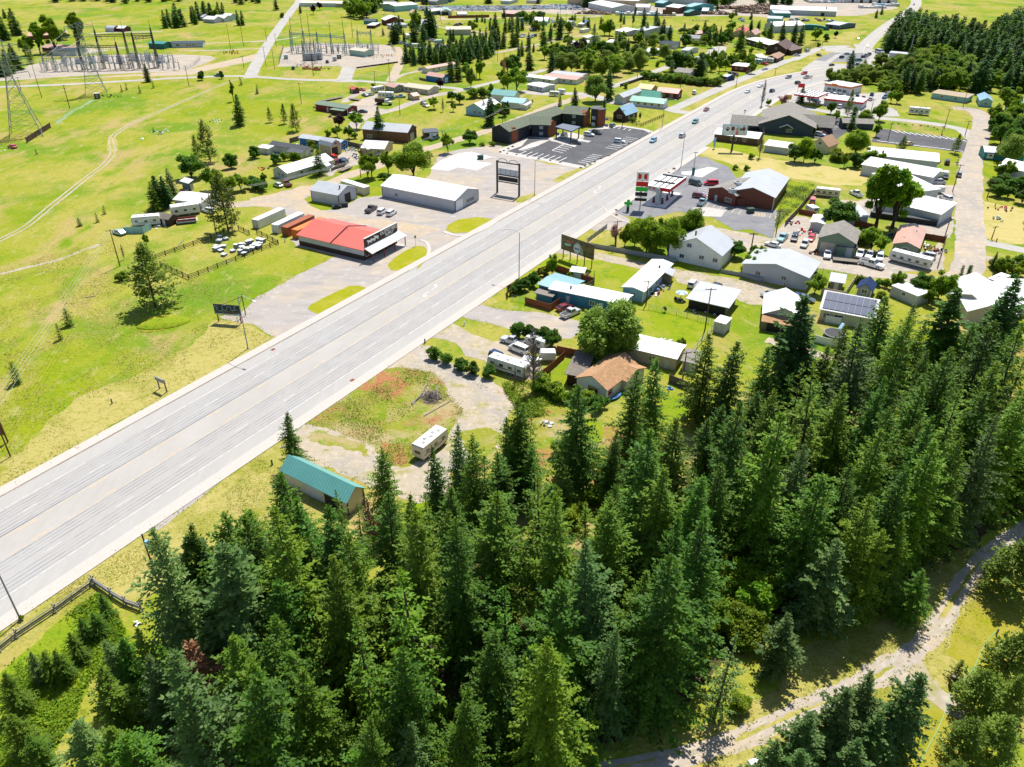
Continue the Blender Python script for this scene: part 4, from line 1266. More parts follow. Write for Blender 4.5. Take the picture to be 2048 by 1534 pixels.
B('tool_shed','small blue-grey shed with a white sloping roof in the meadow edge','shed','e 1440,538 1500,556 1527,548',2.6,'sx',.5,'white','bluegrey','BC d .5',mk='the small blue shed')
B('dark_shed','low dark wooden shed beside the white caravan','shed','e 1232,822 1340,838 1380,805',2.3,'gx',.8,'oldwood','dbrown','AB d .4')
B('mobile_home','dark red mobile home with white-framed windows and a mossy green-grey roof','mobile home','b 520,868 770,908 828,884',2.9,'gx',.9,'sage','dred','AB w .12;AB w .35;AB d .62;BC w .5',mk='the red mobile home',trim='white')
B('porch','small covered porch on the front of the red mobile home','porch','b 640,902 735,915 750,895',2.3,'sx',.3,'sage','dbrown','',join=True)
B('manufactured_house','long beige house with a pale tan roof and white-trimmed windows','house','b 1215,722 1410,750 1478,728',2.7,'gx',1.1,'cream','beige','AB w .12;AB d .35;AB w .5;AB W .72;AB w .9;BC w .5',mk='the beige house',trim='white')
B('house_wing','grey-green wing with a pinkish roof beside the long beige house','house','b 1065,712 1140,732 1212,720',2.7,'gx',1.1,'pinkroof','sage','AB d .5;BC w .5',join=True)
B('pump_shed','tiny brown shed with a red roof at the meadow edge','shed','b 787,727 822,738 842,728',2.2,'gx',.8,'redroof','brown','AB d .5')
B('play_shed','tiny tan shed with a pinkish-red roof near the parked dump truck','shed','b 1243,778 1290,792 1312,780',2.1,'gy',1.0,'pinkroof','tan','AB d .5')
B('garage_building','bright blue garage with a pale pink metal roof','garage','b 1388,636 1520,656 1556,640',3.0,'gx',1.3,'pinkroof','blue','BC g .5',mk='the blue garage',trim='white')
B('mobile_home','white mobile home with a faded pink roof behind the blue garage','mobile home','b 1572,548 1400,579 1380,571',2.7,'gx',.7,'pinkroof','offwhite','AB w .2;AB w .4;AB d .55;AB w .75',mk='the pink-roofed mobile home',size=(24,5))
B('farmhouse','light blue house with a bright white metal roof and two gable windows','house','b 1965,868 1838,918 1690,905',3.2,'gx',2.2,'white','sky','BC w .2;BC w .5;AB w .5',mk='the light blue house')
B('shop_building','white-walled shop with a green metal roof near the dirt lane','shop','b 1900,795 c 110,812 175,792',3.3,'gx',1.8,'tealroof','offwhite','BC w .5',mk='the green-roofed shop')
B('garage_building','white garage with a pale teal roof and a grey overhead door','garage','c 12,848 180,864 235,838',2.9,'gx',1.4,'lteal','offwhite','BC g .3 - lgrey;AB o .8',mk='the pale teal garage')
B('annex','low white annex on the side of the pale teal garage','shed','c 180,866 205,868 237,838',2.2,'sy',.4,'white','offwhite','BC d .5',size=(3,6),join=True)
def motel():
 a=G1('y 112,598').to_2d()
 b=G1('y 395,603').to_2d()
 far=G1('y 700,375').to_2d()
 root=thing('motel_building',(b.x,b.y,0),0,'large dark two-storey motel with olive green roofs, cedar end walls and angled wings','motel')
 mark('the dark motel',(b.x+30,b.y+30))
 h=5.3
 def block(p,q,w,sgn,hh=h,rise=2.0,ce0=False,ce1=False,win=()):
  p=Vector(p)
  q=Vector(q)
  d=q-p
  L=d.length
  d.normalize()
  n=Vector((-d.y,d.x))*sgn
  M=lambda x,y:p+d*x+n*y-b
  def pr(mb,prof,x0,x1):
   nn=len(prof)
   vs=[]
   for x in(x0,x1):
    for y,z in prof:
     v=M(x,y)
     vs.append((v.x,v.y,z))
   mb.add(vs,[tuple(range(nn-1,-1,-1)),tuple(range(nn,2*nn))]+[(i,(i+1)%nn,nn+(i+1)%nn,nn+i)for i in range(nn)])
  mb=MB()
  pr(mb,[(0,-.1),(0,hh),(w/2,hh+rise),(w,hh),(w,-.1)],0,L)
  mb.build('wall',wallm('charcoal'),root)
  rf=MB()
  k=rise/(w/2)
  oh=.7
  pr(rf,[(-oh,hh-k*oh+.04),(w/2,hh+rise+.04),(w/2,hh+rise+.2),(-oh,hh-k*oh+.2)],-.8,L+.8)
  pr(rf,[(w+oh,hh-k*oh+.04),(w/2,hh+rise+.04),(w/2,hh+rise+.2),(w+oh,hh-k*oh+.2)],-.8,L+.8)
  rf.build('roof',mat('olive_shingle_roof',PAL['olive'],.9,vary=[((.075,.09,.065),2.5,.45,.7),((.13,.14,.105),.5,.5,.7)]),root)
  for x,z in win:
   v=[]
   for xx,zz in((-.75,-.6),(.75,-.6),(.75,.6),(-.75,.6)):
    for yy in(0,-.09):
     m_=M(x+xx,yy)
     v.append((m_.x,m_.y,z+zz))
   mb=MB()
   mb.add(v,[(0,2,4,6),(1,7,5,3),(0,1,3,2),(2,3,5,4),(4,5,7,6),(6,7,1,0)])
   fr=mb.build('window',plain('lgrey'),root)
   v=[]
   for xx,zz in((-.6,-.45),(.6,-.45),(.6,.45),(-.6,.45)):
    m_=M(x+xx,-.11)
    v.append((m_.x,m_.y,z+zz))
   mb=MB()
   mb.add(v,[(0,1,2,3)])
   mb.build('pane',mat('pale_curtain_glass',(.3,.42,.48),.15,vary=[((.12,.2,.25),1,.4,.6)]),fr)
  return(M,pr,L)
 A_=a
 Bp=b
 c1=G1('y 560,545').to_2d()
 dS=(b-a).length
 q=G1('y 720,490').to_2d()
 e1=G1('y 1130,330').to_2d()
 M,pr,L=block(b,b+(e1-b).normalized()*(e1-b).length,dS,1,win=[(16,4.0),(19,1.6),(44,4.0),(52,4),(44,1.4)])
 def cedar(p,q,w,hh,nm='cedar_bay',gable=True):
  p=Vector(p)
  q=Vector(q)
  d=(q-p).normalized()
  n=Vector((-d.y,d.x))
  L=(q-p).length
  vs=[]
  prof=[(0,-.1),(0,hh),(L/2,hh+(L*.22 if gable else.05)),(L,hh),(L,-.1)]
  for o_ in(0,w):
   for x,z in prof:
    v=p+d*x+n*o_-b
    vs.append((v.x,v.y,z))
  nn=5
  mb=MB()
  mb.add(vs,[tuple(range(nn-1,-1,-1)),tuple(range(nn,2*nn))]+[(i,(i+1)%nn,nn+(i+1)%nn,nn+i)for i in range(nn)])
  mb.build(nm,mat('cedar_siding',(.27,.085,.035),.8,vary=[((.19,.06,.03),.6,.4,.7)],stripe=('Z',.3,.12,.01)),root)
 p0=G1('y 400,600').to_2d()
 p1=G1('y 520,560').to_2d()
 cedar(p0,p1,3.0,4.9)
 m0=G1('y 705,505').to_2d()
 m1=G1('y 940,510').to_2d()
 block(m0,m1,11,1,win=[(4,4.0),(4,1.5),(11,4.0),(11,1.5)])
 m2=G1('y 945,512').to_2d()
 m3=G1('y 1035,470').to_2d()
 cedar(m2,m3,.6,5.3)
 n0=G1('y 1130,345').to_2d()
 n1=G1('y 1410,368').to_2d()
 block(n0,n1,12,1,win=[(5,4.2),(5,1.5),(14,4.2),(14,1.5),(20,4.2),(20,1.5)])
 cedar(G1('y 1412,368').to_2d(),G1('y 1500,352').to_2d(),5.5,5.8,gable=True)
 def tower(s0,s1,w,hh,k):
  p=G1(s0).to_2d()
  q=G1(s1).to_2d()
  d=(q-p).normalized()
  n=Vector((-d.y,d.x))
  L=(q-p).length
  vs=[]
  for z in(-.1,hh):
   for x,y_ in((0,0),(L,0),(L,w),(0,w)):
    v=p+d*x+n*y_-b
    vs.append((v.x,v.y,z))
  mb=MB()
  mb.add(vs,[(3,2,1,0),(4,5,6,7),(0,1,5,4),(1,2,6,5),(2,3,7,6),(3,0,4,7)])
  mb.build('stair_tower',plain(k)if k!='cedar' else MATS['cedar_siding'],root)
  vs=[]
  for z in(hh+.01,hh+.25):
   for x,y_ in((-.3,-.3),(L+.3,-.3),(L+.3,w+.3),(-.3,w+.3)):
    v=p+d*x+n*y_-b
    vs.append((v.x,v.y,z))
  mb=MB()
  mb.add(vs,[(3,2,1,0),(4,5,6,7),(0,1,5,4),(1,2,6,5),(2,3,7,6),(3,0,4,7)])
  mb.build('tower_roof',plain('dgrey'),root)
 tower('y 1505,350','y 1600,358',6,7.2,'charcoal')
 tower('y 1602,362','y 1705,350',6,7.0,'cedar')
 c=[G1(t).to_2d()for t in('y 1040,520','y 1238,580','y 1345,520','y 1130,480')]
 h2=4.3
 cz=MB()
 vs=[]
 ctr=sum(c,Vector((0,0)))/4
 for z in(h2,h2+.45):
  for p in c:
   v=p+(p-ctr)*.12-b
   vs.append((v.x,v.y,z))
 cz.add(vs,[(3,2,1,0),(4,5,6,7),(0,1,5,4),(1,2,6,5),(2,3,7,6),(3,0,4,7)])
 can=cz.build('canopy',mat('canopy_top',(.13,.15,.2),.6),root)
 for p in c:
  v=p-b
  mb=MB()
  mb.box(v.x-.25,v.y-.25,0,v.x+.25,v.y+.25,h2)
  mb.build('canopy_column',plain('charcoal'),can)
motel()
B('office_building','dark brown-black building with a pale blue metal roof and an arched window','building','c 1078,928 985,962 893,945',3.2,'gx',3.0,'sky','dbrown','BC W .5 1.4;AB w .3;AB w .7',mk='the blue-roofed dark building')
B('white_annex','long white building with a pale metal roof beside the green-roofed hall','building','c 1108,765 965,823 918,808',3.4,'gx',1.3,'lgrey','lgrey','AB w .2;AB w .5;AB w .8',mk='the long white hall')
B('hall_building','long low hall with bright green roofs and porch posts','hall','c 1022,832 1288,860 1322,838',2.5,'gx',1.6,'greenroof','offwhite','AB w .15;AB w .35;AB w .55;AB w .75',mk='the green-roofed hall')
B('hall_upper_roof','tall bright green upper roof over the middle of the green hall','roof','c 1100,822 1240,835 1262,812',3.4,'gx',2.8,'greenroof','offwhite','',join=True)
B('house','house with a light orange-tan roof behind the green-roofed hall','house','c 1078,742 1185,756 1212,735',3.2,'gx',1.6,'gold','tan','AB w .5',mk='the tan-roofed house')
B('house','low brown house with a bright coral red roof','house','c 1235,768 1395,785 1420,765',3.0,'gx',1.5,'redroof','maroon','AB w .3;AB w .7;BC w .5',mk='the coral-roofed house')
for s,lab,rc,wc in(('c 330,642 600,668 648,640','long white trailer with a pinkish tan roof in the middle of the trailer park','pinkroof','offwhite'),('c 400,612 640,638 660,615','long grey-roofed trailer furthest back in the trailer row','lgrey','offwhite'),('c 205,640 420,668 450,650','white trailer beside the pinkish tan-roofed one','white','offwhite'),('c 215,705 340,728 388,700','short white trailer nearest the side street','white','lgrey')):
 B('trailer_home',lab,'mobile home',s,2.5,'gx',.5,rc,wc,'AB w .15;AB w .35;AB d .5;AB w .75')
mark('the trailer park',P(1110,160))
B('house','house with a large white metal roof behind the tree rows','house','c 905,272 985,288 1058,262',3.0,'gx',1.6,'white','lgrey','AB w .5',mk='the big white-roofed house')
B('house','pale grey two-storey house among dark spruces','house','c 1062,285 1130,295 1215,250',4.6,'gx',1.5,'lgrey','lgrey','AB w .5 3;AB w .5')
B('house','grey house with a slate blue roof beside the rounded willow','house','r 262,655 480,672 552,645',2.8,'gx',1.5,'slate','offwhite','AB w .3;AB w .6',kind='shingle',mk='the slate-roofed house')
B('house','house with a mauve-brown roof and grey wings','house','r 620,515 715,528 840,500',3.0,'gy',1.6,'pinkroof','grey','AB w .5',mk='the mauve-roofed house')
B('house','low grey-roofed wing house in front of the mauve-roofed house','house','r 540,560 800,580 840,550',2.6,'gx',1.4,'grey','offwhite','AB w .3;AB w .6',kind='shingle')
B('house','house with a salmon red roof beside the brown-roofed house','house','r 1480,455 1410,510 1315,490',3.2,'gx',2.2,'redroof','tan','BC w .5',mk='the salmon-roofed house')
B('house','brown-roofed house with two gables near tall spruces','house','r 1640,495 1560,535 1450,525',3.2,'gx',2.4,'pinkroof','tan','BC w .5;AB w .5',mk='the brown-gabled house')
B('warehouse','long dark-walled warehouse with a flat white roof','warehouse','r 1432,600 1748,690 1888,655',3.6,'gx',.6,'white','dbrown','AB w .2;AB w .4;AB w .6;AB w .8',mk='the long flat warehouse',wall='plain')
B('lodge_building','dark brown lodge with a steep gable and brown roof','lodge','d 330,385 260,418 150,395',4.2,'gx',3.4,'brown','dbrown','BC w .5 3.6;AB w .4',mk='the brown lodge')
B('lodge_wing','brown-roofed wing on posts attached to the brown lodge','lodge','d 385,395 300,415 285,380',3.0,'gx',1.8,'brown','dbrown','',join=True)
B('shed','small shed with a peach-coloured roof by the parked caravan','shed','d 250,440 195,470 165,450',2.6,'gx',1.4,'orangeshingle','dbrown','AB d .5')
B('shed','pale-roofed shed left of the peach-roofed shed','shed','u 1640,120 1560,130 1530,110',2.6,'gx',1.2,'cream','grey','AB d .5')
B('mobile_home','long maroon building with a flat white roof behind a grey fence','mobile home','u 1265,235 1430,252 1455,215',3.0,'gx',.5,'white','dred','AB w .3;AB w .7',mk='the maroon mobile home')
B('mobile_home','long white-roofed trailer beyond the maroon one','mobile home','u 970,140 1180,162 1200,140',2.6,'gx',.4,'white','grey','AB w .3;AB w .7')
B('house','low house with a grey roof behind the clipped hedge','house','u 610,300 790,318 800,270',2.6,'gx',1.3,'shingle','offwhite','AB w .25;AB w .5;AB w .8',kind='shingle',mk='the grey-roofed house behind the hedge')
B('shed','small blue-grey shed inside the fence by the frontage road','shed','u 1160,345 1215,355 1250,330',2.3,'gx',.8,'lgrey','navy','')
B('industrial_hall','grey metal barn with a wide pale roof by the green tube building','warehouse','r 1690,420 1830,450 2035,400',5.0,'gy',2.4,'white','lgrey','',mk='the grey metal barn',size=None)
B('tube_greenhouse','long blue-green round-topped metal hut','warehouse','d 270,215 280,222 535,205',2.5,'quonset',1.2,'teal','dteal','',mk='the long round-topped hut')
B('warehouse','wide warehouse with bright white twin roofs','warehouse','d 440,118 640,125 790,115',4.5,'gx',2.0,'white','lgrey','AB o .2;AB o .7',mk='the wide white warehouse',size=(60,30))
B('warehouse','teal-walled shed with a pale roof in the sawmill yard','warehouse','d 175,130 300,132 305,110',3.6,'gx',1.2,'lgrey','teal','')
B('warehouse','small white-roofed workshop with a blue truck bay','warehouse','d 560,210 660,222 672,195',3.2,'gx',1.2,'lgrey','bluegrey','AB o .6')
B('warehouse','low pale workshop beside the round-topped hut','warehouse','d 125,165 230,170 240,150',3,'gx',1,'lgrey','lteal','')
B('gatehouse','long white depot with a row of dark bays at the skyline','warehouse','d 850,22 1100,26 1105,5',5,'gx',1.5,'lgrey','offwhite','AB o .1;AB o .2;AB o .3;AB o .4;AB o .5;AB o .6;AB o .7',size=(95,20))
for s,lab,h_,rc,wc,sz in(('q 1375,150 1530,185 1690,150','sawmill hall with a broad bright white roof',5,'white','lgrey',(52,26)),('q 1580,105 1880,118 2048,95','largest sawmill hall with a vast white roof',7,'white','tan',(75,50)),('q 1840,172 2030,178 2048,150','white-roofed sawmill shed in front of the largest hall',5,'white','offwhite',None),('r 345,165 520,188 530,150','open timber shed with a pale pink-white roof',5,'white','brown',None),('r 200,92 310,104 345,82','teal sawmill shed with a pale blue roof',4,'lteal','dteal',None),('r 575,178 690,190 860,140','teal gabled sawmill building with white eaves',6,'lteal','teal',None),('r 600,60 850,75 970,60','broad pale-roofed sawmill hall on the skyline',6,'white','lgrey',(70,30)),('r 590,215 650,222 665,190','small dark green sawmill hut',3,'teal','dgreen',None),('r 840,195 920,198 925,170','white tent-roofed store in the sawmill yard',3,'white','bluegrey',None)):
 B('sawmill_building',lab,'sawmill',s,h_,'gx',2.2 if sz else 1.8,rc,wc,'',size=sz,wall='rib')
mark('the sawmill',P(1400,22))
B('barn','maroon barn with a white gable roof','barn','s 575,345 738,338 790,310',4.0,'gy',2.6,'white','maroon','AB g .5;AB w .3',mk='the maroon barn',size=(16,14))
B('shed','pale low annex in front of the maroon barn','shed','s 600,398 785,375 780,340',2.4,'sx',.8,'lgrey','lgrey','',size=(16,5))
B('metal_barn','pale grey metal barn with its gable towards the spruces','barn','s 900,300 965,435 1048,405',4.5,'gx',2.0,'lgrey','lgrey','',mk='the pale grey barn',size=(28,13))
B('storage_building','beige storage building with a plain tan roof in the meadow','storage building','s 1552,478 1322,480 1305,445',4.0,'gx',1.4,'cream','beige','',mk='the beige storage building',size=(19,12))
B('shop','large white-roofed shop beside the scrapyard','shop','s 765,150 925,135 920,90',5.0,'gx',1.5,'white','lteal','',mk='the white scrapyard shop',size=(28,18))
B('house','green cottage with a peach roof','house','s 848,228 942,226 945,195',2.6,'gy',1.8,'pinkroof','dgreen','AB w .5')
B('shed','grey shed with a pale van parked at its door','shed','s 1012,208 1090,216 1092,180',3.6,'gy',1.8,'grey','bluegrey','AB g .5')
B('garage_building','pale grey garage with two dark round-topped doors','garage','s 1240,210 1392,208 1390,170',3.0,'gy',2.2,'mint','lgrey','AB o .45;AB o .75')
B('quonset_hut','small rounded sage hut behind the board fence','hut','s 1555,225 1468,226 1466,200',2.2,'quonset',1.0,'lgrey','sage','',size=(9,9))
B('house','low teal-roofed house with a white porch','house','s 190,330 345,335 440,325',2.6,'gx',1.3,'slate','teal','AB w .5')
B('carport','small white-topped carport in front of the teal-roofed house','carport','s 230,388 340,390 345,350',2.3,'flat',0,'white','dbrown','')
B('greenhouse','very long white shed behind the northern trees','greenhouse','s 0,100 300,105 310,60',3.5,'gx',1.2,'white','offwhite','',size=(75,14))
B('greenhouse','second long white shed right of the first','greenhouse','s 330,105 620,108 625,65',3.5,'gx',1.2,'white','tan','',size=(60,14))
B('house','grey hill house with a double gable on the skyline','house','s 1070,65 1180,72 1205,40',3.5,'gx',2.5,'grey','grey','AB w .5')
B('warehouse','long grey shed on the northern skyline','warehouse','s 1210,30 1380,34 1395,8',4,'gx',1.5,'lgrey','bluegrey','',size=(40,14))
B('house','pale cottage at the left of the northern skyline','house','s 440,35 560,38 570,10',3,'gx',1.5,'lgrey','offwhite','')
B('mobile_home','pale green-blue mobile home under a row of spruces','mobile home','q 228,290 395,298 410,262',2.7,'gx',.8,'white','lteal','AB w .3;AB w .7')
B('house','white house with a dark maroon gable and teal wall','house','q 455,340 640,345 650,305',3,'gx',2,'white','lteal','AB w .2;AB w .7',mk='the maroon-gabled house')
B('mobile_home','brown mobile home on the green rise','mobile home','q 20,225 185,235 190,205',2.7,'gx',.6,'pinkroof','brown','')
B('house','pale hip-roofed house at the top left of the village','house','q 10,55 130,60 135,25',3.2,'hip',2,'lgrey','lgrey','')
B('house','low white house beside a dark spruce on the skyline','house','q 360,45 490,50 495,20',3,'gx',1.4,'lgrey','offwhite','')
B('container_office','bright blue container in the village meadow','container','q 1150,352 1215,352 1220,325',2.8,'flat',0,'blue','blue','')
B('trailer_home','pale teal trailer left of the blue container','trailer','q 850,350 945,355 950,325',2.5,'flat',0,'lgrey','lteal','')
B('trailer_home','grey boxy trailer right beside the blue container','trailer','q 1060,375 1130,378 1135,345',2.6,'flat',0,'white','grey','')
B('shed','white boxy trailer alone in the meadow','trailer','q 1082,450 1132,455 1134,430',2.6,'flat',0,'white','offwhite','')
for i,(s,lab,rc)in enumerate((('q 660,735 790,770 800,730','white mobile home with a grey roof under purple trees','lgrey'),('q 1130,555 1200,570 1260,540','white-roofed trailer behind the purple trees','white'),('q 930,650 1040,660 1050,620','white-roofed trailer between a leafy tree and a purple tree','white'),('q 1085,640 1170,650 1185,605','white-peaked trailer right of the purple trees','white'),('q 1960,760 2040,770 2048,730','white-roofed trailer below the rounded willows','white'),('r 70,740 210,760 230,720','white trailer with a canopy in the village trees','white'),('r 560,740 650,750 670,700','small grey house by the village street','lgrey'),('q 1450,630 1560,640 1600,600','white-roofed cottage inside a brown fence','white'))):
 B('trailer_home',lab,'mobile home',s,2.7,'gx',1.0,rc,'offwhite' if i%2 else 'lgrey','AB w .3;AB d .6')
B('farmhouse','low red-brown ranch house among poplars','house','x 720,110 880,100 920,60',2.8,'gx',1.5,'pinkroof','brown','',mk='the ranch house',size=(26,10),kind='shingle')
B('farm_shed','grey-green shed with a pink roof beside the substation','shed','x 800,300 940,310 970,270',3,'gx',1.5,'pinkroof','mint','AB w .5',size=(18,9))
B('farm_shed','small dark brown cabin left of the substation','cabin','x 580,280 680,292 700,250',2.8,'gx',1.4,'pinkroof','dbrown','',size=(11,8))
B('control_building','white control hut with a dark roof in the substation','building','a 490,438 600,440 605,425',3.0,'gx',1.1,'slate','lgrey','',size=(16,8))
B('hay_shed','little maroon rounded shed alone in the far meadow','shed','a 858,252 896,254 900,235',3.0,'quonset',.8,'lgrey','maroon','',size=(8,7))
B('hay_shed','little maroon shed with a white roof in the far meadow','shed','a 938,250 980,252 984,236',2.6,'gx',1.3,'white','maroon','',size=(8,6))
B('mobile_home','white mobile home with a blue-grey roof alone beside the track','mobile home','a 1432,375 1600,372 1600,350',2.7,'gx',.9,'slate','lgrey','AB w .3;AB w .4;AB w .5;AB W .8',mk='the lone white mobile home',size=(21,8))
B('green_pavilion','dark green roofed pavilion at the substation corner','pavilion','a 1230,385 1295,388 1300,362',3.4,'gx',.8,'teal','dteal','',size=(12,7))
for s,lab in(('a 1568,160 1605,165 1612,140','grey cottage left in the farm grove'),('a 1632,180 1690,184 1695,155','white-roofed cottage in the farm grove'),('a 1720,172 1770,175 1775,152','pale blue cottage in the farm grove'),('a 1775,158 1808,160 1812,142','small white shed right of the farm grove')):
 B('cottage',lab,'house',s,3.0,'gx',1.8,'lgrey' if 'grey' in lab else 'white','lgrey','',size=(12,9))
mark('the farm grove',P(400,40))
B('control_building','mint green control building with a pale roof in the fenced substation','building','b 845,442 905,450 955,440',3.4,'gx',.8,'cream','mint','AB d .3',mk='the substation building',size=(14,9))
root,L,W,sg=B('bar_building','brick-red metal-sided store with a brown roof by the fuel station','store','g 1670,712 1845,762 1960,600',3.6,'gy',1.6,'shingle','brick','AB W .25;AB d .7',mk='the brick-red store',wall='rib',size=(10.5,27),kind='shingle')
B('bar_wing','brick-red wing with a pale blue-grey metal roof','store','g 1845,745 h 165,750 h 258,575',4.2,'gy',2.2,'lgrey','brick','AB d .8',mk='the pale-roofed brick wing',wall='rib',trim='white',size=(14,22),join=True)
for s in('g 1830,640 1832,642 1850,630','g 1872,585 1875,588 1890,575'):
 a=G1(s,5.0)
 o=thing('roof_air_unit',(a.x,a.y,4.5),.5,'boxy grey rooftop air unit %s on the brown-roofed store'%('lower down' if '1830' in s else 'higher up'),'air unit')
 mb=MB()
 mb.box(-.9,-.9,0,.9,.9,1.3)
 mb.build('housing',plain('lgrey'),o)
 mb=MB()
 mb.tube((0,0,1.3),(0,0,1.45),.6,.6,12)
 mb.build('fan',DARKSTEEL,o)
B('house','white storey-and-a-half house with a grey-blue metal roof and two-pane windows','house','g 1375,1185 1725,1262 1795,1105',4.2,'gy',3.4,'lgrey','white','AB w .1 2.0;AB w .36 2.0;AB w .74 1.2;AB w .62 4.6',mk='the white gabled house',size=(14.5,9),chim=(.6,.3,.4))
B('barn_house','white shed-like building with a rusty pale metal roof by the gravel street','building','l 52,225 412,305 468,170',3.6,'gy',1.8,'lgrey','lgrey','AB w .35 1.6;AB w .75 1.4',mk='the rusty white-roofed building',size=(16.5,10))
B('workshop','sage green workshop with a brown roof and a beige overhead door','workshop','h 520,1065 758,1105 800,960',4.2,'gy',2.2,'shingle','sage','AB G .22 - lgrey;AB G .72 - beige',mk='the green workshop',kind='shingle',size=(9.5,9))
B('workshop_annex','sage green annex with a dark roof beside the green workshop','workshop','h 690,1095 775,1105 805,960',2.9,'sy',-.01,'dshingle','sage','',kind='shingle',size=(4.5,9.1),join=True)
B('mobile_home','narrow cottage with a dusty red metal roof','mobile home','h 1280,985 1240,1100 1090,1080',2.7,'gx',1.1,'pinkroof','sage','BC w .5',mk='the dusty-red-roofed cottage',size=(17,6.4),vents=2)
B('trailer_home','white flat-roofed trailer beside the leafy tree in the work yard','trailer','h 560,860 535,915 440,905',2.6,'gx',.3,'white','lgrey','AB w .5')
B('shed','pale blue-grey shed with a corrugated roof below the tall poplar','shed','h 770,860 870,860 870,790',2.7,'sx',.6,'lgrey','lgrey','AB w .5',size=(6,7))
for i,(s,lab,sz)in enumerate((('h 1058,425 1385,460 1408,450','rearmost of the long white storage buildings',(24,9)),('h 1025,520 1340,580 1382,545','second long white storage building with roof vents',(24,9)),('h 1010,610 1180,700 1335,640','third white storage building partly behind the tall poplar',(22,8)),('h 1130,800 1398,865 1430,775','nearest white storage building with a dark open bay',(20,10)))):
 B('storage_building',lab,'storage building',s,3.6,'sx',.8,'white','lgrey','AB w .3 ' if i<2 else '',mk='the white storage buildings' if i==1 else None,size=sz,vents=2 if i<2 else 0)
mb=MB()
B('open_bay','dark open bay under the eave of the nearest white storage building','bay','h 1145,835 1390,870 1400,858',1.5,'flat',0,'dgrey','black','',size=(19,1.5),join=True)
B('cottage','cream cottage with a steep red-brown metal roof and a small upper window','house','v 1390,935 1205,1010 1100,960',3.0,'gx',2.6,'orangeshingle','cream','BC w .5 3.2',mk='the red-roofed cottage',size=(9,7))
root,L,W,sg=B('church_building','large dark blue-grey lodge-like building with broad tan shingle roofs','building','v 360,690 980,740 1200,480',4.0,'gy',4.2,'shingle','slate','AB W .45 1.2',mk='the dark shingled building',kind='shingle',oh=1.0,size=(22,27))
y1=sg*W
mb=MB()
for x0,x1,z,rs in((-9,0,3.6,2.6),):
 mb.prism([(8*sg,z-1.2),(13.5*sg,z+rs),(19*sg,z-1.2),(19*sg,z-1.0),(13.5*sg,z+rs+.2),(8*sg,z-1.0)],'x',-8.5,8)
mb.build('side_gable_roof',roofm('shingle','X','shingle'),root)
mb=MB()
mb.prism([(8.6*sg,-.1),(8.6*sg,2.6),(13.5*sg,5.9),(18.4*sg,2.6),(18.4*sg,-.1)],'x',-7.5,0)
mb.build('side_wing_wall',wallm('slate'),root)
mb=MB()
mb.prism([(1*sg,2.3),(7*sg,5.2),(13*sg,2.3),(13*sg,2.5),(7*sg,5.4),(1*sg,2.5)],'x',L-6,L+13)
mb.build('entry_canopy_roof',roofm('shingle','X','shingle'),root)
for x in(L+11.5,L+5):
 for y_ in(2,12):
  mb=MB()
  mb.box(x-.3,y_*sg-.3,0,x+.3,y_*sg+.3,2.6)
  mb.build('canopy_post',plain('dbrown'),root)
mb=MB()
mb.prism([(L*.38,3.0),(L*.5,4.4),(L*.64,3.0),(L*.64,3.2),(L*.5,4.65),(L*.38,3.2)],'y',-1.6*sg,0)
mb.build('door_hood',plain('offwhite'),root)
B('shed','long low dark shed with a tan shingle roof between bushes','shed','v 1680,620 1930,630 1975,570',2.6,'gx',1.2,'shingle','slate','',kind='shingle',mk='the low dark shed',size=(13,5.5))
B('house','low brick bungalow with a white metal roof behind the billboard','house','u 1350,1065 1560,1090 1740,1010',2.8,'gx',1.2,'white','brown','AB w .3;AB W .55',mk='the white-roofed bungalow',size=(18,9),wall='plain')
B('carport','small grey shed with a white roof beside the leafy tree','shed','v 345,990 575,1022 600,950',2.6,'sx',.5,'white','lgrey','',size=(9,5))
root,L,W,sg=B('fast_food_restaurant','white flat-roofed restaurant with a bright orange band','restaurant','d 550,680 740,712 885,700',4.0,'flat',0,'white','offwhite','AB W .2;AB W .4;AB W .6;AB W .8;',mk='the orange-banded restaurant',size=None,wall='plain')
mb=MB()
mb.box(-.15,-.15*sg,3.2,L+.15,-.01*sg,4.0)
mb.box(-.15,-.15*sg,3.2,-.01,sg*W,4.0)
mb.build('orange_band',plain('orange'),root)
mb=MB()
mb.box(L*.52,-.5*sg,3.6,L*.72,-.16*sg,4.6)
mb.build('sign_panel',plain('orange'),root)
root,L,W,sg=B('store_building','low pale store with a red roof band beyond the dark conifer','store','d 640,800 830,822 862,795',3.4,'flat',0,'white','lgrey','AB W .3;AB d .6',mk='the red-banded store',size=(18,12),wall='plain')
mb=MB()
mb.box(-.3,-.3*sg,2.7,L+.3,-.01*sg,3.5)
mb.box(-.3,-.3*sg,2.7,-.01,sg*W,3.5)
mb.build('red_band',plain('brightred'),root)
B('house','low house with a flat tan roof among trees behind the grass lot','house','d 1420,745 1610,772 1640,735',2.6,'sx',.5,'tan','lteal','AB w .3;AB w .7',mk='the flat tan-roofed house',size=(17,7))
B('house','small cottage with a pale blue metal roof near the street end','house','d 1710,795 1800,802 1818,760',2.8,'gy',1.4,'sky','lteal','AB w .5',mk='the pale blue cottage')
B('house','pale-roofed house half hidden by trees at the right edge','house','d 1985,830 2048,840 2060,800',2.8,'gy',1.4,'sky','lteal','',size=(9,8))
B('trailer_home','long grey trailer hidden behind the dark woods edge','mobile home','d 1170,440 1300,452 1330,430',2.8,'gx',.6,'lgrey','lgrey','',size=(22,6))
B('cabin','pink-red cabin in a clearing of the dark wood','cabin','d 1400,245 1440,250 1470,225',2.8,'gx',1.4,'redroof','maroon','',size=(9,7))
B('house','teal-walled house at the right edge behind willows','house','h 1910,380 2040,390 2060,350',2.8,'gx',1.2,'lgrey','teal','',size=(14,8))
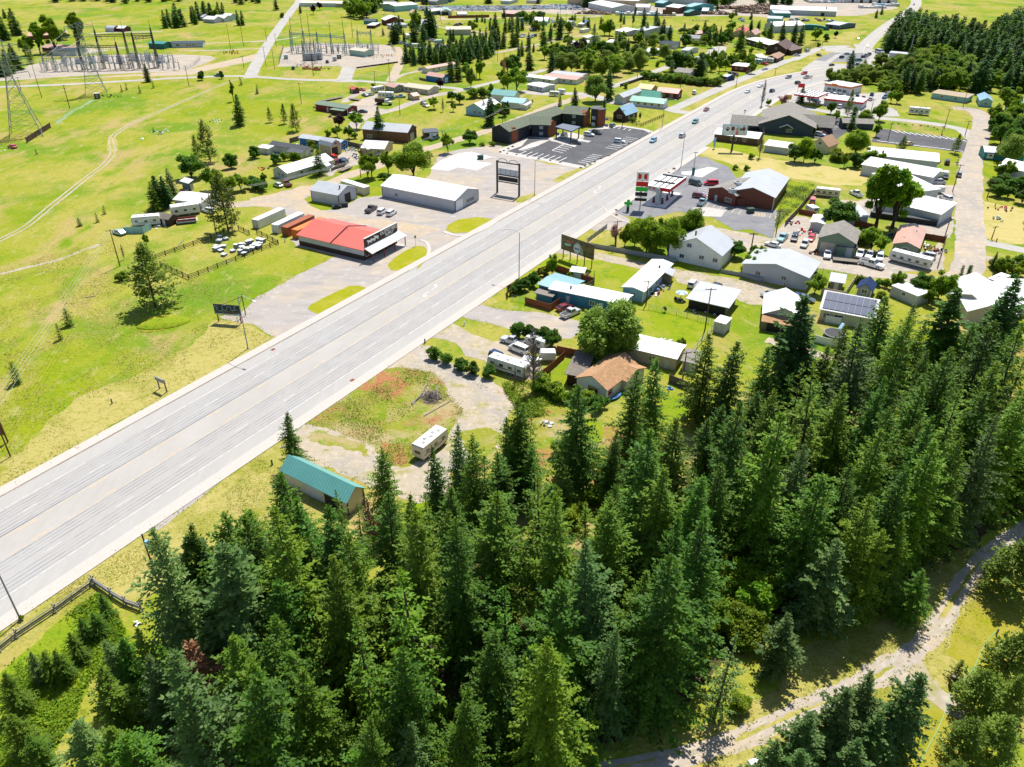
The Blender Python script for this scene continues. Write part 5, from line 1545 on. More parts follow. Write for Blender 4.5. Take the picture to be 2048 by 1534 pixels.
B('house','white gabled house at the right edge above dark hedges','house','h 1970,505 2035,520 2060,480',3.0,'gx',1.8,'white','lgrey','',size=(9,9))
B('mobile_home','light blue mobile home with a bright white roof and small porch','mobile home','k 1350,185 1120,415 985,390',3.0,'gx',.5,'white','sky','AB W .25;AB w .45;AB w .8;BC w .5',mk='the light blue mobile home',trim='white',size=(20,5.2),chim=(.75,.3,.3))
B('porch','small roofed porch on the side of the light blue mobile home','porch','k 1365,215 1340,270 1285,265',2.4,'gx',.6,'lgrey','oldwood','',size=(3.5,3.2),join=True)
B('mobile_home','long deep teal-blue mobile home with a white roof','mobile home','k 505,420 970,520 1030,460',3.1,'gx',.5,'white','deepsky','AB w .42;AB d .3;AB d .75;AB W .12;BC d .5',mk='the teal mobile home',trim='white',size=(19,5.4),chim=(.75,.3,.3))
B('mobile_home_wing','teal wing with a pale aqua metal roof at the end of the teal mobile home','mobile home','k 352,370 520,420 640,320',3.0,'gx',.4,'aqua','deepsky','',size=(8,7),join=True)
B('shed','little teal shed with a brown flat roof inside the cedar fence','shed','k 285,395 405,425 430,395',2.0,'sx',.2,'oldwood','deepsky','')
B('garden_shed','small white open-fronted garden lean-to inside the fenced garden','shed','k 560,228 650,240 665,220',2.2,'sx',.3,'white','offwhite','')
B('carport_shed','open timber carport with a wide pale metal roof full of machinery','carport','k 1490,460 1770,525 1855,420',2.7,'sx',.5,'lgrey','oldwood','AB b .3 .03 black;AB b .75 .03 black',mk='the open carport',size=None,wall='plain',oh=.9)  # black panels stand for the shade inside the open bays
B('box_trailer','white box-shaped storage shed at the corner of the wire fence','shed','k 1810,620 1762,668 1680,640',2.6,'flat',0,'white','lgrey','BC d .5',mk='the white box shed')
B('long_mobile_home','long beige mobile home with a white roof and rust stains behind the big tree','mobile home','k 920,840 1375,950 1450,850',2.9,'gx',.5,'white','beige','AB w .4;AB d .15',mk='the long beige mobile home',size=None)
B('small_shed','small pale shed with a dark roof beside the end of the long beige mobile home','shed','k 1430,950 1520,970 1560,900',2.4,'sx',.4,'shingle','lgrey','',kind='shingle')
B('cottage','white cottage with an orange-brown shingle roof and grey window','house','k 650,1120 832,1195 1010,1010',2.9,'gy',1.7,'orangeshingle','white','AB W .45 - tan;BC w .12 - redroof',mk='the orange-roofed cottage',kind='shingle',trim='white',size=(6.8,11.5))
B('cottage_wing','right wing of the orange-roofed cottage with a red-framed window','house','k 905,1085 990,1120 1090,1010',2.7,'gx',1.2,'orangeshingle','lgrey','AB w .4 - redroof',kind='shingle',size=(6.0,6.5),join=True)
B('patio_roof','flat grey-brown patio roof joined to the orange-roofed cottage','patio roof','k 525,1065 650,1085 800,925',2.5,'sy',.2,'oldwood','dbrown','',kind='shingle',join=True)
B('garage_building','garage with a white hip roof and blue gable beside the solar-panelled house','garage','l 160,570 375,600 430,440',3.0,'gy',2.0,'white','lgrey','',mk='the white-roofed garage',size=(8.5,9))
B('lean_to','orange-brown lean-to carport in front of the white-roofed garage','carport','l 160,610 360,640 375,600',2.3,'sx',.5,'orangeshingle','oldwood','AB o .3;AB o .7',kind='shingle',size=(8,3),join=True)
root,L,W,sg=B('solar_house','cream house with rows of dark blue solar panels on its roof','house','l 670,555 905,600 990,420',3.0,'gx',2.3,'lgrey','cream','AB p .65;AB w .88',mk='the solar-panelled house',size=(11.5,9))
sp=MB()
k_=2.3/(W/2)
for i in range(8):
 for j,(t0,t1)in enumerate(((.0,.44),(.47,.92))):
  ya=t0*W/2
  yb=t1*W/2
  x0=.3+i*1.38
  sp.add([(x0,sg*ya,3.26+k_*ya),(x0+1.35,sg*ya,3.26+k_*ya),(x0+1.35,sg*yb,3.26+k_*yb),(x0,sg*yb,3.26+k_*yb),(x0,sg*ya,3.31+k_*ya),(x0+1.35,sg*ya,3.31+k_*ya),(x0+1.35,sg*yb,3.31+k_*yb),(x0,sg*yb,3.31+k_*yb)],[(0,3,2,1),(4,5,6,7),(0,1,5,4),(1,2,6,5),(2,3,7,6),(3,0,4,7)])
sp.build('solar_panels',mat('solar_glass',(.012,.035,.11),.45,spec=.15,stripe=('X',.33,.25,0)),root)
B('storage_shed','small grey shed with a bright blue roof on the lawn','shed','l 818,352 892,368 918,300',2.4,'gy',1.3,'navy','grey','AB w .5 1.2',mk='the blue-roofed shed',kind='shingle',size=(3.2,3.0),trim='white')
B('storage_shed','small grey shed with a pale roof beside the round pool','shed','l 622,300 682,310 700,260',2.3,'sx',.4,'lgrey','oldwood','AB d .5',size=(3,3))
B('large_house','large house with long white roofs at the right among firs','house','l 1740,575 1600,560 1500,370',3.6,'gy',2.4,'white','beige','AB w .4;AB w .6',mk='the large white-roofed house',size=(10,18))
B('house_wing','second long white-roofed wing of the house at the right among firs','house','l 2040,480 1770,560 1700,400',3.4,'gx',2.0,'white','beige','AB w .15;AB w .3',size=(20,10),join=True)
B('garden_shed','small cedar-sided shed with a brown roof in a clearing between firs','shed','l 1385,705 1515,735 1555,660',2.2,'gy',1.0,'brown','wood','AB d .6',mk='the cedar shed',kind='shingle')
B('white_shed','white flat-roofed mobile unit by the lane behind the solar-panelled house','shed','l 1040,340 1230,420 1280,370',2.6,'flat',0,'white','lgrey','AB s .5',mk='the white mobile unit',size=None)
root,L,W,sg=B('pole_barn','tan pole building with a ribbed teal-green metal roof among firs','barn','n 200,735 700,985 790,870',3.0,'gx',1.5,'tealroof','cream','AB G .22 - black;AB G .52 - lgrey',mk='the teal-roofed barn',trim='dbrown',size=None)
'VEHICLES'
def loft(mb,secs):
 n=len(secs[0][1])
 vs=[]
 for x,pr in secs:
  vs+=[(x,y,z)for y,z in pr]
 fs=[tuple(range(n-1,-1,-1)),tuple(range((len(secs)-1)*n,len(secs)*n))]
 for i in range(len(secs)-1):
  for k in range(n):
   fs.append((i*n+k,i*n+(k+1)%n,(i+1)*n+(k+1)%n,(i+1)*n+k))
 mb.add(vs,fs)
def car_meshes(kind,paint):
 S=dict(sedan=(4.7,1.82,.95,1.42),suv=(4.7,1.9,1.08,1.72),pickup=(5.7,1.98,1.12,1.85),van=(5.0,1.95,1.15,1.85),hatch=(4.2,1.78,.98,1.5),jeep=(4.2,1.85,1.1,1.82))
 L,W,hb,ht=S[kind]
 w=W/2
 x0=-L/2
 x1=L/2
 def ring(wd,zb,zt):
  return[(-wd,zb),(-wd*1.0,zb+(zt-zb)*.55),(-wd*.93,zt),(wd*.93,zt),(wd,zb+(zt-zb)*.55),(wd,zb)]
 body=MB()
 hood=hb*.93
 if kind=='pickup':
  cx0,cx1=(-.55,1.25)
  loft(body,[(x0,ring(w*.94,.45,hb)),(x0+.1,ring(w,.35,hb)),(x0+2.0,ring(w,.32,hb)),(x0+2.02,ring(w,.32,hb)),(1.35,ring(w,.3,hb*.98)),(x1-.3,ring(w*.97,.3,hood*.97)),(x1,ring(w*.88,.4,hood*.82))])
  loft(body,[(-.75,ring(w*.88,hb-.02,hb)),(-.62,ring(w*.82,hb-.02,ht)),(.55,ring(w*.82,hb-.02,ht)),(1.3,ring(w*.86,hb-.02,hb+.01))])
  bed=MB()
  bed.box(x0+.12,-w*.8,hb-.02,x0+1.95,w*.8,hb+.012)
 else:
  a,b_,c,d={'sedan':(-2.0,-1.25,.35,1.15),'suv':(-2.28,-2.0,.45,1.2),'van':(-2.42,-2.25,1.0,1.75),'hatch':(-1.98,-1.6,.4,1.1),'jeep':(-2.05,-1.98,.5,.75)}[kind]
  loft(body,[(x0,ring(w*.86,.45,hb*.88)),(x0+.15,ring(w*.97,.32,hb*.97)),(a+.3,ring(w,.3,hb)),(d-.1,ring(w,.3,hb*.98)),(x1-.35,ring(w*.96,.3,hood*.9)),(x1,ring(w*.84,.42,hood*.72))])
  loft(body,[(a,ring(w*.88,hb-.03,hb)),(b_,ring(w*.8,hb-.03,ht)),(c,ring(w*.8,hb-.03,ht)),(d,ring(w*.86,hb-.03,hb+.01))])
  bed=None
 gl=MB()
 e=.012
 if kind=='pickup':
  a,b_,c,d=(-.75,-.62,.55,1.3)
 def slant(xa,xb,s_):
  z0=hb+.06
  z1=ht-.09
  t0=(z0-hb)/(ht-hb)
  t1=(z1-hb)/(ht-hb)
  p0=xa+(xb-xa)*t0
  p1=xa+(xb-xa)*t1
  gl.add([(p0+s_*.02,-w*.78,z0),(p0+s_*.02,w*.78,z0),(p1+s_*.02,w*.72,z1),(p1+s_*.02,-w*.72,z1),(p0-s_*.06,-w*.78,z0),(p0-s_*.06,w*.78,z0),(p1-s_*.06,w*.72,z1),(p1-s_*.06,-w*.72,z1)],[(0,1,2,3),(7,6,5,4),(0,3,7,4),(1,5,6,2),(3,2,6,7),(0,4,5,1)])
 slant(d,c,1)
 slant(a,b_,-1)
 for sg_ in(-1,1):
  z0=hb+.05
  z1=ht-.12
  ym=lambda z:sg_*(w*.86-w*.06*(z-hb)/(ht-hb)+.012)
  for xa,xb in(((b_+c)/2+.04,c+.28),(b_+.05,(b_+c)/2-.04)):
   gl.add([(xa,ym(z0),z0),(xb,ym(z0),z0),(min(xb,c),ym(z1),z1),(xa,ym(z1),z1),(xa,ym(z0)-sg_*.04,z0),(xb,ym(z0)-sg_*.04,z0),(min(xb,c),ym(z1)-sg_*.04,z1),(xa,ym(z1)-sg_*.04,z1)],[(0,1,2,3),(7,6,5,4),(0,3,7,4),(1,5,6,2),(3,2,6,7),(0,4,5,1)])
 out=[]
 def mk(nm,mb,mt_):
  me=mb.mesh(nm)
  me.materials.append(mt_)
  return me
 out.append(('body',mk('car_body',body,paint),[]))
 if bed:
  out.append(('cargo_bed',mk('cargo_bed',bed,plain('graphite')),[]))
 out.append(('windows',mk('car_windows',gl,GLASS),[]))
 r=.34 if kind in('sedan','hatch')else.39
 for xx in(x0+L*.19,x1-L*.18):
  for sg_ in(-1,1):
   t=MB()
   t.tube((xx,sg_*(w-.2),r),(xx,sg_*(w+.015),r),r,r,12)
   h=MB()
   h.tube((xx,sg_*(w+.015),r),(xx,sg_*(w+.03),r),r*.58,r*.5,10)
   out.append(('wheel',mk('tyre',t,RUBBER),[('rim',mk('rim',h,plain('silver',.35,.6)))]))
 for sg_ in(-1,1):
  t=MB()
  t.box(x1-.12,sg_*w*.56,hood*.6,x1-.0,sg_*w*.84,hood*.74)
  out.append(('headlight',mk('headlight',t,mat('lamp_glass',(.75,.75,.7),.15)),[]))
  t=MB()
  t.box(x0-.01,sg_*w*.58,hb*.62,x0+.1,sg_*w*.84,hb*.8)
  out.append(('tail_light',mk('tail_light',t,mat('tail_glass',(.35,.01,.01),.2)),[]))
 return out
CARS={}
DEG={}
def place_parts(root,parts,small=False):
 for nm,me,subs in parts:
  if small and nm in('headlight','tail_light'):
   continue
  o=link(nm,me,root)
  if not small:
   for sn,sm in subs:
    link(sn,sm,o)
CARLOOK=dict(sedan='saloon car',suv='SUV',pickup='pickup truck',van='minivan',hatch='small car',jeep='boxy off-road car')
CARNAME=dict(sedan='sedan_car',suv='suv_car',pickup='pickup_truck',van='minivan',hatch='small_car',jeep='offroad_car')
CARCAT=dict(sedan='car',suv='car',pickup='pickup truck',van='van',hatch='car',jeep='car')
COLNAME=dict(graphite='dark grey',lgrey='light grey',dred='dark red',brightred='red',dgreen='dark green',navy='navy blue',lblue='light blue',offwhite='off-white',dteal='dark teal',redroof='faded red')
def V(kind,colour,s,label=None,group=None,verb='parked',mid=True,small=False,sc=1.0):
 p,q=[t.to_2d()for t in G(s)]
 d=q-p
 rz=math.atan2(d.y,d.x)
 key=(kind,colour)
 if key not in CARS:
  CARS[key]=car_meshes(kind,carpaint(colour))
 look='%s %s'%(COLNAME.get(colour,colour),CARLOOK[kind])
 o=thing(CARNAME[kind],(p.x,p.y,.055),rz,label,CARCAT[kind],group or 'cars and trucks about the town',auto=None if label else look+' '+verb)
 o.scale=(sc,sc,sc)
 place_parts(o,CARS[key],small)
 return o
hwv=lambda s_,up_:s_
def VH(kind,colour,s,lane_up,label):
 x,y=K(s)[0]
 p=P(x,y).to_2d()
 sdist=(p-ORG).dot(HD)
 best=min(range(len(hw_line)-1),key=lambda i:(hw_line[i]-p).length)
 d=(hw_line[best+1]-hw_line[best]).normalized()*(1 if lane_up else-1)
 key=(kind,colour)
 if key not in CARS:
  CARS[key]=car_meshes(kind,carpaint(colour))
 o=thing(CARNAME[kind],(p.x,p.y,.055),math.atan2(d.y,d.x),label,CARCAT[kind],'cars driving on the highway')
 place_parts(o,CARS[key])
VH('suv','lblue','g 1205,252',False,'light blue SUV driving on the highway beside the motel car park')
VH('suv','silver','g 1435,214',True,'silver SUV driving on the highway in front of the tall street light')
VH('suv','teal','g 1536,104',False,'teal-blue SUV on the highway just before the side street')
VH('sedan','dred','c 1624,872',False,'dark red car on the highway at the side street crossing')
VH('sedan','silver','c 1948,730',False,'silver car on the highway uphill from the dark red car')
VH('sedan','white','d 76,650',False,'white car on the highway next to the silver car')
VH('suv','navy','d 165,688',True,'navy SUV on the right lanes of the highway before the restaurant')
VH('suv','grey','d 285,585',False,'grey SUV on the left lanes of the bending highway')
VH('suv','graphite','d 355,627',True,'dark grey SUV on the highway near the red restaurant sign')
VH('suv','brightred','d 403,556',False,'red car on the bend of the highway ahead of the grey SUV')
VH('pickup','offwhite','d 425,586',True,'white and red pickup on the highway bend')
VH('sedan','graphite','d 610,492',True,'dark car waiting at the highway junction')
V('sedan','graphite','d 880,350 870,370','dark car on the curving highway above the junction',verb='driving')
V('sedan','navy','d 810,295 800,320','small dark blue car highest on the curving highway',verb='driving')
V('suv','navy','d 1080,418 1120,425','navy car on the road into the dark wood')
V('van','lgrey','d 965,400 1000,408','pale box van on the road by the dark wood',sc=1.5)
V('van','lgrey','d 1180,435 1200,440','pale van at the edge of the dark wood',sc=1.3)
V('suv','lgrey','d 1165,98 1180,80','pale car far up the curving highway')
V('suv','white','d 1225,38 1230,25','white car farthest up the curving highway')
for i,(s,k,c)in enumerate((('d 515,418 535,423','sedan','graphite'),('d 730,410 750,412','sedan','grey'),('d 685,435 700,432','suv','graphite'),('d 805,490 820,485','suv','navy'),('d 893,525 910,520','suv','navy'),('d 350,420 380,420','sedan','lgrey'),('d 428,388 440,385','van','lgrey'),('d 110,522 140,518','sedan','white'),('d 848,432 870,428','suv','graphite'),('d 862,424 880,420','pickup','grey'),('d 876,418 892,414','sedan','grey'),('d 890,412 905,408','suv','graphite'),('d 810,458 840,458','van','teal'))):
 V(k,c,s)
for s,k,c in(('d 548,708 565,690','hatch','lblue'),('d 585,712 600,692','sedan','white'),('d 630,716 642,695','suv','white'),('d 668,720 680,700','suv','grey'),('d 705,722 715,700','sedan','graphite'),('d 760,725 770,705','suv','white'),('d 800,728 810,705','suv','navy'),('d 845,745 850,720','pickup','brightred'),('d 900,750 915,735','suv','offwhite'),('d 910,715 920,700','suv','navy'),('d 1010,735 1030,725','pickup','blue'),('d 1020,718 1040,708','sedan','navy'),('d 1042,700 1060,692','sedan','graphite'),('d 672,808 690,795','van','white'),('d 460,752 490,757','suv','graphite'),('d 495,765 515,770','suv','navy')):
 V(k,c,s)
V('suv','teal','v 1300,545 1360,530')
V('suv','lgrey','v 1100,725 1160,735')
V('hatch','dred','v 1130,690 1170,695')
V('sedan','gold','h 1185,262 1220,255','yellow car parked in the striped church lot')
for s,k,c in(('g 885,132 905,122','hatch','bluegrey'),('g 700,205 740,210','suv','white'),('g 762,190 790,195','suv','charcoal'),('g 595,268 630,270','suv','charcoal'),('g 940,258 980,262','suv','white'),('g 505,215 530,200','van','lgrey')):
 V(k,c,s)
V('van','dgreen','g 1537,590 1590,605')
V('van','brightred','g 1660,590 1610,590')
V('suv','dred','g 1568,692 1620,700')
V('pickup','lteal','g 1588,742 1615,715')
V('pickup','graphite','f 955,795 985,775','dark grey pickup truck parked on the lot beside two white SUVs')
V('suv','white','f 1043,814 1070,795','white SUV parked between the dark pickup and another white SUV')
V('suv','white','f 1115,826 1142,808','rightmost of the two white SUVs on the store lot')
V('pickup','dteal','f 1452,235 1490,222','dark teal pickup parked beside the brown barn')
V('hatch','silver','f 222,605 185,592','silver small car on the lawn beside the red pickup')
V('pickup','dred','f 290,595 250,570','red pickup truck on the lawn before the long white-roofed house')
V('pickup','brightred','t 935,620 900,560')
V('suv','dred','t 950,690 920,650')
V('suv','graphite','t 1090,660 1190,600')
V('suv','navy','t 1130,690 1210,620')
V('jeep','brightred','t 885,590 870,560')
V('suv','white','e 1645,728 1600,718')
V('sedan','lteal','e 940,900 905,890')
V('pickup','dteal','a 1725,603 1700,602','dark teal pickup driving on the cross road')
for s,k,c in(('b 905,757 880,750','sedan','bluegrey'),('b 945,753 970,750','sedan','lgrey'),('b 890,888 920,888','sedan','graphite'),('b 812,912 840,905','suv','white'),('b 1350,552 1370,548','sedan','grey'),('b 1365,825 1350,818','suv','graphite'),('b 1385,840 1410,850','suv','cream'),('b 885,713 860,708','sedan','redroof'),('b 342,545 350,530','suv','graphite'),('b 450,545 470,545','pickup','orange'),('b 525,553 500,552','pickup','brightred'),('b 610,495 620,480','suv','navy'),('b 1115,785 1135,780','suv','dteal'),('b 1185,770 1240,768','pickup','lblue')):
 V(k,c,s)
V('van','white','c 1530,740 1545,722','white van alone on the grass by the frontage road')
V('pickup','brightred','d 108,485 140,492','red pickup in front of the parked caravan')
V('suv','graphite','u 1265,285 1290,292')
V('suv','dred','u 1310,290 1340,296')
for s,k,c in(('h 168,1020 120,1008','sedan','white'),('h 240,970 210,1000','pickup','lteal'),('h 330,970 320,1000','suv','charcoal'),('h 455,970 440,990','sedan','brightred'),('h 405,1020 385,1050','jeep','lgrey'),('h 575,1095 572,1125','pickup','white'),('h 820,1090 800,1120','pickup','white'),('h 890,1100 870,1130','pickup','lgrey'),('h 965,1115 960,1145','van','white'),('h 465,695 470,670','van','redroof'),('h 790,640 760,625','pickup','white'),('h 1255,378 1255,365','pickup','white'),('h 1340,380 1320,368','suv','grey'),('h 1395,395 1410,385','sedan','white'),('h 1470,405 1470,390','jeep','graphite'),('h 1460,510 1462,490','sedan','navy'),('h 1558,495 1560,478','suv','grey'),('h 1405,553 1430,553','van','lgrey'),('h 1460,672 1420,655','suv','white'),('h 1315,1105 1290,1100','suv','silver'),('h 1870,540 1840,525','sedan','silver')):
 V(k,c,s)
V('sedan','grey','l 145,345 100,350','grey saloon car on the gravel yard behind the white motorhome')
V('pickup','navy','l 345,375 310,365','dark blue pickup truck behind the white-roofed garage')
V('sedan','bluegrey','l 410,378 450,390','blue-grey car beside the dark blue pickup by the garage')
V('suv','white','k 1518,285 1535,265','white SUV on the gravel behind the parasol')
V('suv','graphite','k 1700,308 1715,295','dark car mostly behind the open carport')
V('sedan','dred','k 510,468 560,452','dark red saloon beside the teal mobile home')
V('pickup','silver','k 555,515 600,495','silver-blue crew cab pickup beside the dark red saloon')
V('suv','navy','k -10,865 20,878','navy blue SUV beside the long travel trailer')
V('pickup','lgrey','k 100,735 60,725','old white pickup with an empty bed beside the clipped bushes')
V('van','white','k 150,800 100,780','white van with a ladder rack beside the long travel trailer')
V('hatch','brightred','e 100,222 60,215','small red car body lying in the meadow at the left edge')
V('sedan','navy','l 1470,290 1440,285','blue car behind the leafy bushes at the lane bend')
V('sedan','navy','l 1640,300 1600,290','navy car beside the dark cypresses')
rv_=random.Random(12)
yard=[('s 700,598 730,590',6),('s 760,640 800,632',5),('s 1080,565 1150,570',5),('s 1440,345 1500,350',3),('q 270,500 330,505',3),('q 370,515 480,510',4),('q 420,425 480,410',2),('s 1180,640 1300,650',5),('q 700,305 760,310',3),('q 980,360 1040,365',3),('r 1360,280 1420,290',4),('d 300,150 440,160',9),('d 480,150 640,160',8),('r 1420,500 1300,480',1),('d 650,205 740,210',4)]
for s,n in yard:
 a,b=K(s)
 for i in range(n):
  t=(i+.5)/n
  x=a[0]+(b[0]-a[0])*t+rv_.uniform(-2,2)
  y=a[1]+(b[1]-a[1])*t+rv_.uniform(-2,2)
  ang=rv_.uniform(0,6.28)
  p=P(x,y)
  k=rv_.choice(['sedan','suv','pickup','van'])
  c=rv_.choice(['white','silver','graphite','dred','lblue','grey','cream','lteal'])
  key=(k,c)
  if key not in CARS:
   CARS[key]=car_meshes(k,carpaint(c))
  o=thing(CARNAME[k],(p.x,p.y,0),ang,None,CARCAT[k],'cars and trucks about the town',auto='%s %s parked'%(COLNAME.get(c,c),CARLOOK[k]))
  place_parts(o,CARS[key],True)
wreck={}
YC=[]
for c in('white','silver','lblue','graphite','offwhite','lgrey'):
 mb=MB()
 loft(mb,[(-2.3,[(-.8,.3),(-.85,.8),(.85,.8),(.8,.3)]),(-1.2,[(-.9,.25),(-.9,.95),(.9,.95),(.9,.25)]),(-1.0,[(-.9,.25),(-.75,1.45),(.75,1.45),(.9,.25)]),(.5,[(-.9,.25),(-.75,1.45),(.75,1.45),(.9,.25)]),(1.1,[(-.9,.25),(-.9,.95),(.9,.95),(.9,.25)]),(2.3,[(-.8,.3),(-.8,.7),(.8,.7),(.8,.3)])])
 me=mb.mesh('wreck')
 me.materials.append(carpaint(c))
 me.materials.append(GLASS)
 for f in me.polygons:
  if f.center.z>1.0 and abs(f.normal.z)<.9:
   f.material_index=1
 wreck[c]=me
def yardcars(pts,nx,ny,lab):
 made=[]
 q=[P(*k_).to_2d()for k_ in K(pts)]
 for i in range(nx):
  for j in range(ny):
   u=(i+rv_.uniform(.2,.8))/nx
   v=(j+rv_.uniform(.3,.7))/ny
   p=(q[0]*(1-u)+q[1]*u)*(1-v)+(q[3]*(1-u)+q[2]*u)*v
   c=rv_.choice(['white','white','silver','lblue','graphite','offwhite','lgrey'])
   o=link('scrap_car',wreck[c])
   o.location=(p.x,p.y,0)
   o.rotation_euler=(0,0,rv_.uniform(-.4,.4)+rv_.choice([0,1.57]))
   s_=rv_.uniform(1.0,1.25)
   o.scale=(s_,s_,s_)
   tag(o,lab,'scrap car','cars crowded in the far scrapyard')
   YC.append((o,lab,j,i))
yardcars('s 930,150 1390,160 1390,90 930,100',16,4,'old car in the crowded scrapyard beside the white shop')
yardcars('s 1400,150 2048,150 2048,90 1400,95',20,4,'old car in the crowded scrapyard behind the long board fence')
yardcars('q 0,140 680,130 680,85 0,90',20,4,'old car in the scrapyard rows near the hip-roofed house')
yardcars('q 680,130 1180,150 1100,70 680,70',14,4,'old car in the scrapyard rows beside the sawmill')
'CARAVANS, TRAILERS, CONTAINERS'
WIN=plain('dgrey',.3)
def trailer(s,label,w=2.5,h=2.7,z0=.6,wins=4,roofc='white',bodyc='offwhite',stripe='grey',name='travel_trailer',cat='caravan',nose=.45,axles=2,hitch=True,cab=False,L=None,mk=None,vents=3,group=None,swoosh=True):
 p,q=[t.to_2d()for t in G(s)]
 d=q-p
 L=L or d.length
 rz=math.atan2(d.y,d.x)
 c=(p+q)/2
 o=thing(name,(c.x,c.y,.03),rz,label,cat,group)
 x0,x1=(-L/2,L/2)
 W=w/2
 mb=MB()
 prof=[(x0,z0),(x0,h-.25),(x0+.2,h),(x1-nose*.6,h),(x1,h-.8*nose-.3),(x1,z0+.4),(x1-nose,z0)]
 mb.prism(prof,'y',-W,W)
 body=mb.build('body',plain(bodyc,.4),o)
 mb=MB()
 mb.prism([(x0+.15,h+.005),(x1-nose*.6,h+.005),(x1-nose*.6,h+.06),(x0+.15,h+.06)],'y',-W+.05,W-.05)
 mb.build('roof',plain(roofc,.5),o)
 for i in range(vents):
  mb=MB()
  xx=x0+L*(.2+.6*i/max(1,vents-1))
  yy=.25 if i%2 else-.3
  mb.box(xx-.28,yy-.25,h+.06,xx+.28,yy+.25,h+(.3 if i==1 else.16))
  mb.build('roof_vent',plain('grey' if i!=1 else 'lgrey'),o)
 for i in range(wins):
  for sg_ in(-1,1):
   mb=MB()
   xx=x0+L*(i+.6)/(wins+.2)
   mb.box(xx-.45,sg_*W,1.5,xx+.45,sg_*(W+.03),2.1)
   mb.build('window',GLASS,o)
 mb=MB()
 mb.box(x0-.03,-W*.5,1.4,x0,W*.5,2.0)
 mb.build('rear_window',GLASS,o)
 if swoosh:
  for sg_ in(-1,1):
   mb=MB()
   mb.prism([(x0+L*.05,1.2),(x0+L*.6,1.15),(x0+L*.9,1.5),(x0+L*.93,1.6),(x0+L*.55,1.32),(x0+L*.05,1.32)],'y',sg_*(W+.004),sg_*(W+.018))
   mb.build('stripe',plain(stripe),o)
 for k in range(axles):
  for sg_ in(-1,1):
   xx=-.1*L+(k-.5*(axles-1))*.85 if not cab else x0+L*.22 if k==0 else x1-L*.13
   mb=MB()
   mb.tube((xx,sg_*(W-.3),.36),(xx,sg_*(W+.01),.36),.36,.36,10)
   wh=mb.build('wheel',RUBBER,o)
   mb=MB()
   mb.tube((xx,sg_*(W+.01),.36),(xx,sg_*(W+.03),.36),.2,.2,8)
   mb.build('rim',plain('silver'),wh)
 if hitch:
  mb=MB()
  mb.tube((x1-.2,-.7,.5),(x1+1.1,0,.45),.05,.05,4)
  mb.tube((x1-.2,.7,.5),(x1+1.1,0,.45),.05,.05,4)
  mb.build('hitch',DARKSTEEL,o)
 if cab:
  mb=MB()
  mb.box(x1-.02,-W*.85,1.45,x1+.03,W*.85,2.2)
  mb.build('windscreen',GLASS,o)
 if mk:
  mark(mk,c)
 return o
trailer('n 1245,555 1440,395','white motorhome parked at the edge of the weedy lot, seen from behind',w=2.5,h=3.0,cab=True,hitch=False,name='motorhome',cat='motorhome',bodyc='cream',stripe='brown',wins=3,vents=5,mk='the cream motorhome')
trailer('k 210,1005 -70,915','long white travel trailer with grey stripes beside the navy SUV',L=9.0,h=2.9,stripe='slate',mk='the long travel trailer')
trailer('k 410,870 335,870','small white round-ended cargo trailer beside the travel trailer',L=3.4,w=2.0,h=2.3,wins=0,axles=1,vents=0,swoosh=False,name='cargo_trailer',cat='trailer')
trailer('k 345,780 240,745','white camper trailer partly behind the bare tree',L=5,h=2.4,wins=2,axles=1)
trailer('l 115,570 155,400','white motorhome parked nose away beside the white-roofed garage',L=8.5,h=3.1,cab=True,hitch=False,name='motorhome',cat='motorhome',stripe='brown',vents=1,mk='the white motorhome')
trailer('h 1335,1195 1050,1120','long white travel trailer with many windows beside the gravel street',L=10.6,h=3.1,stripe='slate',wins=5,mk='the roadside travel trailer')
trailer('h 640,655 500,640','silver and cream vintage travel trailer on the gravel',L=8.0,h=2.8,bodyc='cream',stripe='brown',wins=4,nose=.8,mk='the vintage trailer')
trailer('h 495,790 425,750','small white tent-like camper by the board fence',L=4,h=2.2,wins=0,axles=1,vents=0,swoosh=False)
trailer('d 1325,862 1190,850','white fifth-wheel camper alone on the grass lot',L=9,h=3.2,wins=4,mk='the white camper on the grass')
trailer('u 1730,150 1610,140','white camper van with a round end behind the red pickup',L=8,h=2.9)
trailer('u 1600,160 1500,150','pale blue camper left of the white one',L=7,h=2.7,bodyc='sky')
trailer('e 1225,825 1100,835','white caravan with an awning behind the corrugated fence',L=8,w=2.6,h=3.1,wins=3,mk='the white caravan')
trailer('e 1500,738 1430,748','white mobile trailer in front of the pale patched barn',L=8.5,w=3.2,h=3.2,wins=3,axles=1,hitch=False,swoosh=False)
trailer('b 1140,775 1005,770','white travel trailer beside the light saloon in the dump truck yard',L=8,h=3)
trailer('b 1050,718 965,735','grey and white camper in front of the beige house',L=7.5,h=2.9,bodyc='lgrey')
trailer('c 470,760 385,755','small white trailer at the corner of the trailer park',L=5,h=2.4,axles=1)
trailer('c 500,742 465,738','white boxy camper beside the small white trailer',L=4,h=2.4,axles=1,wins=2)
trailer('q 480,410 400,430','small white caravan in the village meadow',L=6,h=2.5,axles=1)
trailer('s 1000,660 850,655','long white camper in the yard beyond the spruce row',L=9,h=2.9)
trailer('s 1040,700 950,715','white camper nearest the spruce row',L=7,h=2.8)
trailer('s 1260,600 1160,605','pale blue camper in the cluttered village yard',L=7,h=2.8,bodyc='sky')
trailer('s 820,570 760,480','white camper standing beside the tall spruces',L=11,h=2.9)
trailer('d 160,460 50,465','long white bus-like camper near the lodge',L=9,h=2.9)
trailer('h 1790,380 1775,350','white van-like camper under the willows at the gravel street',L=4,w=2.2,h=2.3,axles=1)
trailer('h 1420,620 1355,620','small white box trailer beside the storage buildings',L=4.5,h=2.3,wins=0,axles=1,vents=0,swoosh=False,name='cargo_trailer',cat='trailer')
